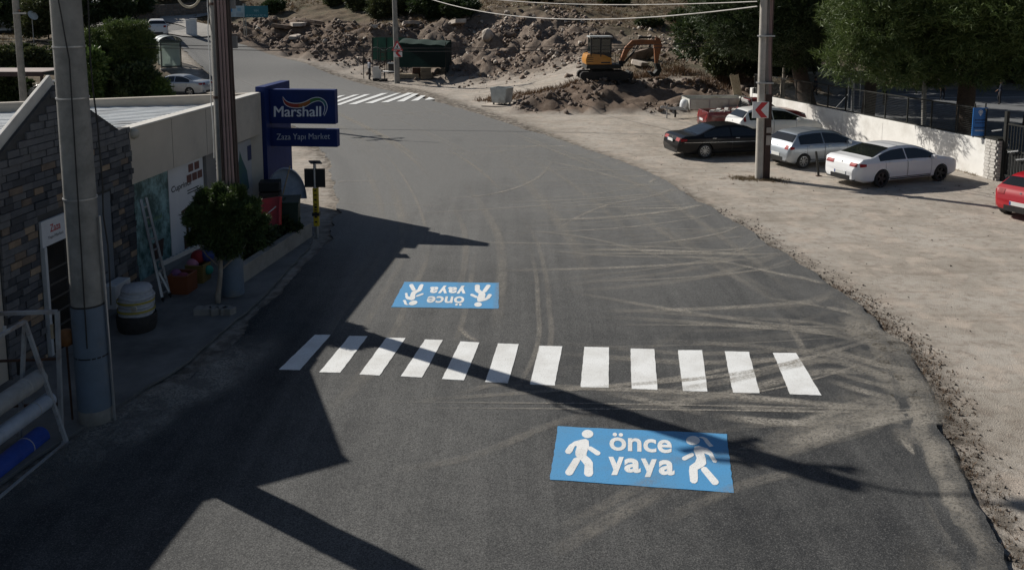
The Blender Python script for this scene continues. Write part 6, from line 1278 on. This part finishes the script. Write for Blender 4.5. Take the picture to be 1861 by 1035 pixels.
for i, (x, y, s_, mt, lab) in enumerate(((3.7, .5, (1.7, .8, .35), wood, 'low stack of weathered boards under the dark net'), (5.1, .4, (.9, .8, .95), pm('hay bale', (.16, .13, .09)), 'brownish block under the right part of the dark net'), (4.3, .7, (.8, .6, .7), rust, 'rusty box between boards and block under the dark net'))):
    o_ = thing('crate', lab, 'crate', onloc(x, y), R(4 + 3 * i)); nb_ = 3
    for k in range(nb_): M().box((0, 0, s_[2] * (k + .5) / nb_), (s_[0] * (1 - .04 * k), s_[1], s_[2] / nb_ - .02)).build('board', mt, o_)
for i, (x, y, lab) in enumerate(((1.3, -.9, 'flat dark tyre lying at the road edge, left of another'), (1.85, -.95, 'dark tyre lying right by the pole with the triangle sign'))):
    o_ = thing('tyre', lab, 'tyre', onloc(x, y, .02)); M().lathe([(.18, 0), (.32, .0), (.36, .06), (.36, .12), (.32, .18), (.18, .18), (.2, .09), (.18, 0)], 20, None, False).build('tyre', rubber, o_, smooth=50)
# ------------------------------------------------------------------ waste container
c_ = at(912, 191, 55.8); wb_o = thing('waste_container', 'open grey white steel waste container on a concrete slab beside the road', 'waste container', (c_.x, c_.y, TZ(c_.x, c_.y)), R(-28))
gal = pm('container grey white', (.50, .53, .52), (.38, .41, .41), 2.5, .55, stain=(.22, .2, .17))
k0, k1, hb = .46, .56, 1.12
def wallq(pts, nm): M().prism(pts, (Vector(pts[1]) - Vector(pts[0])).cross(Vector(pts[3]) - Vector(pts[0])).normalized() * .03).build(nm, gal, wb_o)
bq = [(-k0, -.4, .2), (k0, -.4, .2), (k0, .4, .2), (-k0, .4, .2)]; tq = [(-k1, -.48, hb), (k1, -.48, hb), (k1, .48, hb), (-k1, .48, hb)]
for i in range(4): j = (i + 1) % 4; wallq([bq[i], bq[j], tq[j], tq[i]], 'side_panel')
M().box((0, 0, .2), (.9, .8, .03)).build('floor', dark_metal, wb_o); M().box((0, 0, .7), (.98, .84, .05)).build('rubbish', pm('dark rubbish', (.03, .028, .025), (.1, .09, .08), 8), wb_o)
for i in range(4): j = (i + 1) % 4; M().beam(tq[i], tq[j], .06, .06).build('rim', gal, wb_o)
for x in (-.2, .2): M().beam((x, -.425, .25), (x * 1.1, -.505, 1.05), .05, .03).build('rib', gal, wb_o)
for x in (-.4, .4):
    for y in (-.33, .33): M().box((x, y, .1), (.08, .08, .24)).build('leg', dark_metal, wb_o)
o_ = M().box((c_.x + .05, c_.y - .1, TZ(c_.x, c_.y) + .0), (2.2, 1.7, .12), Matrix.Rotation(R(-20), 3, 'Z')).build('concrete_pad', stone_p); tag(o_, 'pale concrete pad under the waste container', 'slab')
# leaning steel post in the car park
c_ = gp(1488, 320); o_ = thing('steel_post', 'short dark leaning steel post in front of the silver hatchback', 'post', c_); M().beam((0, 0, -.1), (-.05, 0, .35), .07, .07).beam((-.05, 0, .35), (-.14, .02, .95), .07, .06).build('shaft', dark_metal, o_); M().box((0, 0, .01), (.2, .18, .03)).build('foot_plate', rust, o_)
# ------------------------------------------------------------------ things in the shade before the shop
ZA = .075
# low planter wall
e0, e1 = gp(440, 516, ZA), gp(568, 430, .06); wv = (e1 - e0).normalized(); wn2 = Vector((-wv.y, wv.x, 0))
lw = thing('planter_wall', 'low rendered planter wall from the painted pole to the yellow signal post', 'wall', e0); m_ = M(); Lw = (e1 - e0).length
m_.prism([Vector((0, 0, -.1)), wv * Lw - UZ * .1, wv * Lw + UZ * .42, Vector((0, 0, .40))], wn2 * .2); m_.build('wall_body', pm('planter render', (.36, .33, .29), (.24, .22, .19), 1.5, .9, .2, 20, stain=(.15, .14, .12)), lw, bevel=.01)
hdg = e0 + wv * (Lw * .62) + wn2 * .75
for i, (f, o_, w_, h, lab) in enumerate(((.45, .7, 1.2, 1.0, 'dark hedge plant behind the planter wall, nearer to the sapling'), (.78, .75, 1.2, 1.2, 'dark hedge plant behind the planter wall, nearer to the yellow post'))):
    p = e0 + wv * (Lw * f) + wn2 * o_; tree('hedge_plant', lab, Vector((p.x, p.y, 0)), lobes_for(p.x, p.y, h * .5, w_ / 2, w_ / 2, h * .5, 7, 90 + i), 1500, .16, .07, leaf_dark, 90 + i, (0, 0, h * .5), .04, limbs=False, cat='plant')
def stand(name, label, cat, px, py, z=ZA, rz_=0, group=None): return thing(name, label, cat, gp(px, py, z), rz_, group)
c_ = e0 + wv * (Lw * .83) + wn2 * .35
wbn = thing('wheelie_bin', 'dark green wheelie bin at the far end of the planter wall', 'bin', (c_.x, c_.y, .3), R(8)); gbin = pm('bin green', (.01, .028, .02), (.015, .035, .026), 4, .5)
M().prism([(-.24, -.26, 0), (.24, -.26, 0), (.29, -.33, .95), (-.29, -.33, .95)], (0, .58, 0)).build('bin_body', gbin, wbn, bevel=.02); M().box((0, -.02, .98), (.62, .72, .06), Matrix.Rotation(R(4), 3, 'X')).build('lid', gbin, wbn, bevel=.02)
for x in (-.24, .24): M().lathe([(0, -.03), (.1, -.03), (.1, .03), (0, .03)], 12, Matrix.Translation((x, .33, .08)) @ Matrix.Rotation(R(90), 4, 'Y')).build('wheel', rubber, wbn)
c_ = e0 + wv * (Lw * .6) + wn2 * .5
rbk = thing('red_barrow', 'bright red wheelbarrow tray propped upright behind the planter wall', 'wheelbarrow', (c_.x, c_.y, .75), R(20)); redp = pm('red enamel', (.42, .015, .02), (.3, .01, .015), 3, .4)
m_ = M(); m_.prism([(-.3, -.05, 0), (.3, -.05, .05), (.36, .2, .75), (-.2, .25, .7)], (0, .05, 0)); m_.prism([(-.3, -.05, 0), (-.2, .25, .7), (-.26, .05, .74), (-.36, -.22, .05)], (.03, 0, 0)); m_.prism([(.3, -.05, .05), (.36, .2, .75), (.30, .0, .78), (.24, -.22, .1)], (.03, 0, 0)); m_.prism([(-.36, -.22, .05), (.26, -.22, .1), (.3, -.05, .05), (-.3, -.05, 0)], (0, 0, .03)); m_.build('tray', redp, rbk)
M().tube([(-.15, -.06, .2), (.0, -.25, .45), (.2, -.06, .55)], .015, 6).build('string', pm('pale cable', None), rbk); M().tube([(-.25, .1, 0), (-.25, .3, -.7)], .02, 6).tube([(.25, .1, 0), (.25, .3, -.7)], .02, 6).build('handle', dark_metal, rbk)
c_ = P2 + fn_ * .5 + fd * .0
shl = thing('plastic_pool', 'pale blue and white curved plastic tub standing against the sign tower', 'tub', (c_.x + .25, c_.y - .2, .6), R(15)); m_ = M()
m_.add([Vector((.62 * math.cos(a), y, 1.0 * math.sin(a))) for y in (-.12, .12) for a in np.linspace(0, math.pi * .9, 15)], [(i, i + 1, 16 + i, 15 + i) for i in range(14)]); m_.build('rim', pm('tub white', (.6, .63, .68)), shl, smooth=50)
M().poly([Vector((.62 * math.cos(a), .1, 1.0 * math.sin(a))) for a in np.linspace(0, math.pi * .98, 18)]).build('back', pm('tub blue', (.4, .46, .55), (.2, .27, .38), 3), shl); M().tube([(-.1, -.2, .2), (.15, -.2, 1.1)], .02, 6).build('stick', wood, shl)
bxs = thing('dark_crates', 'stack of dark plastic crates left of the curved tub', 'crates', (c_.x - .05, c_.y - .8, ZA), R(8))
for k in range(4): M().box((.0, 0, .16 + .32 * k), (.6, .5, .28)).build('crate', (black_plastic, dark_metal, pm('crate brown', (.05, .035, .03)), black_plastic)[k], bxs, bevel=.02)
# solar signal post
sp0 = gp(577, 429, .05); spo = thing('signal_post', 'yellow sleeved traffic signal post with dark square board and solar panel', 'traffic sign', sp0, 0); dpx = sp0.y / cp
top_ = at(573.5, 292, dpx / 1.0).z - sp0.z; zof = lambda py: at(575, py, sp0.y / (cp - (py - PPY) / F * sp)).z - sp0.z
M().tube([(0, 0, -.1), (-.02, 0, zof(297))], .045, 10).build('post', steel, spo, smooth=50)
yl = M(); yl.box((-.01, -.01, (zof(341) + zof(410)) / 2), (.15, .13, zof(341) - zof(410))); yo = yl.build('yellow_sleeve', pm('signal yellow', (.55, .40, .02), (.45, .32, .02), 3, .5), spo, bevel=.01)
rr7 = random.Random(3); z = zof(344)
while z > zof(404):
    hh = rr7.uniform(.03, .07); M().box((-.01, -.0775, z - hh / 2), (.07, .006, hh)).build('letter', black_plastic, yo); z -= hh + rr7.choice((.03, .03, .09))
M().box((-.02, -.02, (zof(306) + zof(340)) / 2), (.58, .04, zof(306) - zof(340))).build('signal_board', black_plastic, spo, bevel=.01); M().tube([(-.02, -.06, zof(341)), (-.02, -.06, zof(304))], .03, 8).build('clamp_tube', steel, spo)
M().box((.0, .02, zof(295)), (.32, .3, .03), Matrix.Rotation(R(-24), 3, 'X')).build('solar_panel', glass('solar cell', (.01, .012, .03), .1), spo); M().box((-.01, -.02, zof(388)), (.2, .18, .09)).build('strap', black_plastic, spo)
# sapling
sb0 = gp(394, 549, ZA); ds = sb0.y
def sp3(px, py, dy=0): return at(px, py, (ds + dy) / (cp - (py - PPY) / F * sp))
lob = []; leaf_sap = leafmat('sapling needles', (.032, .065, .016), (.065, .10, .024), (.10, .135, .035))
for px, py, r_, dy in ((405, 405, 36, 0), (398, 348, 15, 0), (432, 350, 16, .1), (458, 372, 17, .1), (370, 356, 14, .1), (347, 398, 17, 0), (474, 402, 17, .2), (352, 432, 14, .1), (416, 366, 18, -.2), (470, 440, 14, .1), (370, 385, 30, .2), (360, 395, 24, -.2), (440, 395, 34, .2), (400, 362, 22, 0), (432, 360, 22, .1), (455, 420, 26, .3), (415, 440, 34, -.1), (385, 430, 28, -.2), (450, 385, 22, -.2), (375, 362, 12, 0), (350, 390, 14, .1)):
    p = sp3(px, py, dy); r_m = r_ * .82 * p.y / F; lob.append((p.x, p.y, p.z, r_m, r_m, r_m))
tq_ = sp3(398, 440) - sb0
tree('pine_sapling', 'small bushy pine growing from a hole in the pavement before the posters', sb0, lob, 9000, .09, .024, leaf_sap, 70, (tq_.x, tq_.y, tq_.z + .3), .055, cat='tree', bark_=bark_pale)
pt = stand('tree_pit', 'rough concrete block ring around the sapling', 'planter', 393, 566); m_ = M()
for i in range(5): m_.box((-.3 + .15 * i, -.12 + .03 * (i % 2), .06), (.2, .26, .16), Matrix.Rotation(.3 * i, 3, 'Z'))
m_.build('rubble_block', concrete, pt, bevel=.02)
# barrel with coils
br = stand('barrel', 'black half barrel on the pavement under the white hose coils', 'barrel', 250, 597); M().lathe([(0, 0), (.34, 0), (.38, .1), (.39, .3), (.37, .34), (.34, .3), (0, .28)], 24).build('barrel_body', rubber, br, smooth=40)
cl = stand('hose_coils', 'wrapped white hose coils with yellow bands piled on the black barrel', 'hose coils', 250, 597); whp = pm('wrapped white hose', (.44, .45, .47), (.33, .34, .36), 14, .6, .3, 30)
for k in range(3):
    for j in range(3):
        M().tube([(( .30 - .03 * j * (k == 2)) * math.cos(a) + .015 * k, (.30 - .03 * j * (k == 2)) * math.sin(a), .36 + k * .17 + j * .052 + .012 * math.sin(3 * a + k)) for a in np.linspace(0, 2 * math.pi, 25)], .045, 8, False).build('coil', whp, cl, smooth=60)
for z in (.44, .62): M().lathe([(.355, -.02), (.362, -.02), (.362, .02), (.355, .02)], 24, Matrix.Translation((0, 0, z + ZA * 0)), False).build('yellow_band', pm('yellow tape', (.40, .33, .06)), cl)
M().lathe([(0, 0), (.30, 0), (.26, .06), (0, .09)], 20, Matrix.Translation((.03, 0, .84))).build('plastic_cover', whp, cl, smooth=60)
M().lathe([(.03, 0), (.06, 0), (.06, .04), (.03, .04)], 12, Matrix.Translation((.12, -.36, .55)) @ Matrix.Rotation(R(90), 4, 'X'), False).build('tape_roll', pm('tape cream', (.5, .46, .36)), cl)
# ladder leaning on the wall
lb0, lb1 = gp(296, 548, ZA), gp(309, 540, ZA); tpl = fp(fs(246, 362)[0], fs(246, 362)[1], .12); lt = thing('step_ladder', 'folded aluminium ladder leaning on the dark green poster', 'ladder', lb0); d_l = tpl - lb0; sd_v = lb1 - lb0; alu = pm('aluminium', (.36, .38, .40), (.28, .3, .32), 5, .4, metal=.6)
for k in (0, 1): M().beam(sd_v * k, d_l + sd_v * k * .7, .06, .03).build('rail', alu, lt); M().box(sd_v * k + UZ * .05, (.05, .05, .1)).build('foot', black_plastic, lt)
for i in range(9): a = (i + .7) / 9.5; M().beam(d_l * a, d_l * a + sd_v * (1 - .3 * a), .04, .03).build('rung', alu, lt)
M().beam(sd_v * .9 + UZ * .15, sd_v * .3 + d_l * .28, .035, .035).build('brace', white_paint, lt)
# goods on the pavement
og = pm('orange crate', (.22, .065, .02), (.17, .05, .02), 3, .6); yg = pm('ochre crate', (.24, .17, .05), (.19, .13, .04), 3, .6)
for nm, px, py, s_, mt, lab in (('basket', 333, 528, (.5, .42, .4), og, 'orange plastic basket of toys under the white planks'), ('basket', 361, 509, (.42, .4, .4), yg, 'ochre basket of balls beside the orange one')):
    t_ = stand(nm, lab, 'basket', px, py, ZA, math.atan2(fd.y, fd.x)); a, b_, h = s_[0] / 2, s_[1] / 2, s_[2]
    for i in range(4): M().beam(((-a, -b_), (a, -b_), (a, b_), (-a, b_))[i] + (h / 2,), ((a, -b_), (a, b_), (-a, b_), (-a, -b_))[i] + (h / 2,), .03, h).build('side_panel', mt, t_)
    M().box((0, 0, .02), (s_[0] - .04, s_[1] - .04, .03)).build('floor', mt, t_)
    for i in range(4): M().beam(((-a, -b_), (a, -b_), (a, b_), (-a, b_))[i] + (h,), ((a, -b_), (a, b_), (-a, b_), (-a, -b_))[i] + (h,), .05, .04).build('rim', mt, t_)
for px, py, d_, r_, c, lab in ((333, 508, 0, .17, (.25, .05, .09), 'dull pink ball in the orange basket'), (350, 480, 0, .14, (.5, .22, .34), 'bright pink ball on the baskets'), (356, 470, .15, .17, (.3, .02, .03), 'red ball behind the bright pink one'), (372, 468, .2, .16, (.03, .06, .25), 'blue ball at the right end of the baskets'), (318, 500, .05, .13, (.2, .08, .2), 'purple ball at the left of the orange basket'), (379, 490, 0, .11, (.04, .3, .22), 'turquoise ball hanging beside the ochre basket')):
    p = gp(*( (333, 528) if px < 345 else (361, 509)), ZA); q_ = at(px, py, p.y / (cp - (py - PPY) / F * sp)); o_ = M().lathe([(r_ * math.sin(a), -r_ * math.cos(a)) for a in np.linspace(0, math.pi, 13)], 18).build('ball', pm('ball ' + lab[:12], c), None, smooth=80); o_.location = (q_.x, q_.y + d_, max(q_.z, r_ + ZA)); tag(o_, lab, 'ball', 'balls in the baskets')
b0_ = fp(fs(292, 486)[0], .55, .15); b1_ = fp(fs(383, 440)[0], .62, .12)
q0_, q1_ = sp3(290, 484, .5), sp3(384, 438, 1.9); wpl = thing('white_planks', 'long white ceiling laths laid across the baskets along the wall', 'laths', q0_)
for i in range(3): M().beam(Vector((0, 0, .035 * i)), q1_ - q0_ + UZ * (.035 * i), .07, .03).build('lath', pm('white pvc', None), wpl)
for i in range(14): M().box((q1_ - q0_) * ((i + .5) / 14) + UZ * .09, (.03, .05, .012)).build('print_mark', pm('print grey', None), wpl)
# air conditioner outside unit
ap = fs(197, 592); acu = thing('air_conditioner', 'small white air conditioner unit on the slate wall behind the pole', 'air conditioner', fp(fs(196, 590)[0], .35, .25), math.atan2(fd.y, fd.x)); M().box((0, 0, .25), (.6, .28, .5)).build('casing', pm('white pvc', None), acu, bevel=.02)
M().lathe([(.02, 0), (.17, 0), (.18, .02), (.16, .03), (.15, .01)], 18, Matrix.Translation((.05, -.14, .25)) @ Matrix.Rotation(R(90), 4, 'X'), False).build('fan_grille', black_plastic, acu)
# racks with rolls
wfr = pm('rack white', (.38, .39, .40), (.27, .28, .29), 5, .55, stain=(.16, .1, .07))
f0 = gp(122, 806, .02); rk = thing('roll_rack', 'white A-shaped steel rack holding rolls of sheeting at the lower left', 'rack', f0); ap3 = at(45, 584, f0.y / (cp - (584 - PPY) / F * sp)) - f0; dvr = -fd; Lr = 3.6
bk = Vector((ap3.x - .25, .05, 0))
for s_ in (0, Lr):
    o_ = dvr * s_; fr = M().beam(o_, o_ + ap3, .05, .05).beam(o_ + ap3, o_ + bk, .05, .05).build('end_frame', wfr, rk)
    M().beam(o_ + Vector((0, 0, .03)), o_ + bk + UZ * .03, .045, .045).build('foot_bar', wfr, rk); M().beam(o_ + ap3 * .5, o_ + bk.lerp(ap3, .5), .04, .04).build('cross_bar', wfr, rk)
M().beam(ap3, ap3 + dvr * Lr, .05, .05).build('top_rail', wfr, rk); M().beam(UZ * .03, dvr * Lr + UZ * .03, .05, .05).build('bottom_rail', wfr, rk); M().beam(bk + UZ * .03, bk + dvr * Lr + UZ * .03, .05, .05).build('bottom_rail', wfr, rk)
for (px, py, px2, py2, r_, c, lab) in ((66, 690, -6, 722, .135, (.34, .34, .33), 'greyish white roll of sheeting, topmost on the rack'), (84, 729, -6, 790, .115, (.42, .46, .52), 'silver blue shiny roll of film, middle one on the rack'), (68, 796, -6, 852, .15, (.02, .07, .38), 'bright blue roll of tarpaulin, lowest on the rack')):
    a = at(px, py, (f0.y + .0) / (cp - (py - PPY) / F * sp)); dirr = -fd; t_ = thing('sheet_roll', lab, 'roll', a, 0, 'rolls on the rack')
    mt = pm('roll ' + lab[:10], c, tuple(x * .75 for x in c), 6, .4 if 'shiny' in lab else .6, .15, 20); M().tube([dirr * -.08, dirr * 2.6], r_, 20).build('roll', mt, t_, smooth=50); M().tube([dirr * -.1, dirr * -.075], [r_ * .35, r_ * .35], 14).build('core', pm('cardboard', (.16, .12, .08)), t_)
    for k in (.28, 1.6): M().tube([dirr * k, dirr * (k + .012)], r_ + .006, 18).build('string', pm('pale cable', None), t_)
f1 = gp(112, 788, .02); r2 = thing('tool_rack', 'tall white rectangular rack frame hung with small goods behind the roll rack', 'rack', f1); tz2 = at(104, 566, f1.y / (cp - (566 - PPY) / F * sp)) - f1; lv = -fn_ * 1.5 - fd * .3
M().beam((0, 0, 0), tz2, .055, .055).build('upright', wfr, r2); M().beam(tz2, tz2 + lv, .055, .055).build('top_rail', wfr, r2); M().beam(lv, lv + tz2, .055, .055).build('upright', wfr, r2)
for f in (.25, .62): M().beam(tz2 * f, tz2 * f + lv, .035, .035).build('cross_rail', rust, r2)
rr8 = random.Random(5)
for i in range(9): a = tz2 * (.62 if i % 2 else .9) + lv * ((i + .5) / 9); l = rr8.uniform(.1, .3); M().box(a - UZ * l / 2, (.04, .03, l)).build('hanging_tool', rr8.choice([steel, black_plastic, wood, pm('white pvc', None)]), r2)
obj_ = thing('orange_lantern', 'small dull orange bundle hanging beside the slate pole', 'bundle', at(120, 612, f1.y / (cp - (612 - PPY) / F * sp) + .3)); M().lathe([(0, -.16), (.09, -.12), (.12, 0), (.08, .11), (.0, .14)], 12).build('bundle', pm('dull orange', (.22, .09, .02), (.14, .06, .02), 6), obj_, smooth=60); M().tube([(0, 0, -.15), (.01, 0, -1.35)], .018, 6).build('stick', rust, obj_)
# coil of cable hung high on the conduit pole
cl_ = at(343, -7, 19.2); o_ = M().tube([Vector((.24 * math.cos(a), .03 * math.sin(2 * a), .24 * math.sin(a))) for a in np.linspace(0, 2 * math.pi, 33)], .03, 8, False).build('cable_coil', pm('cream cable', (.5, .44, .33)), None, smooth=60); o_.location = cl_; tag(o_, 'pale coil of spare cable hanging at the top edge beside the conduit pole', 'cable')
cable('dark cable carrying the pale coil from the conduit pole', at(343, -12, 19.2), at(398, -30, 19.4), .02, .01, black_cable)
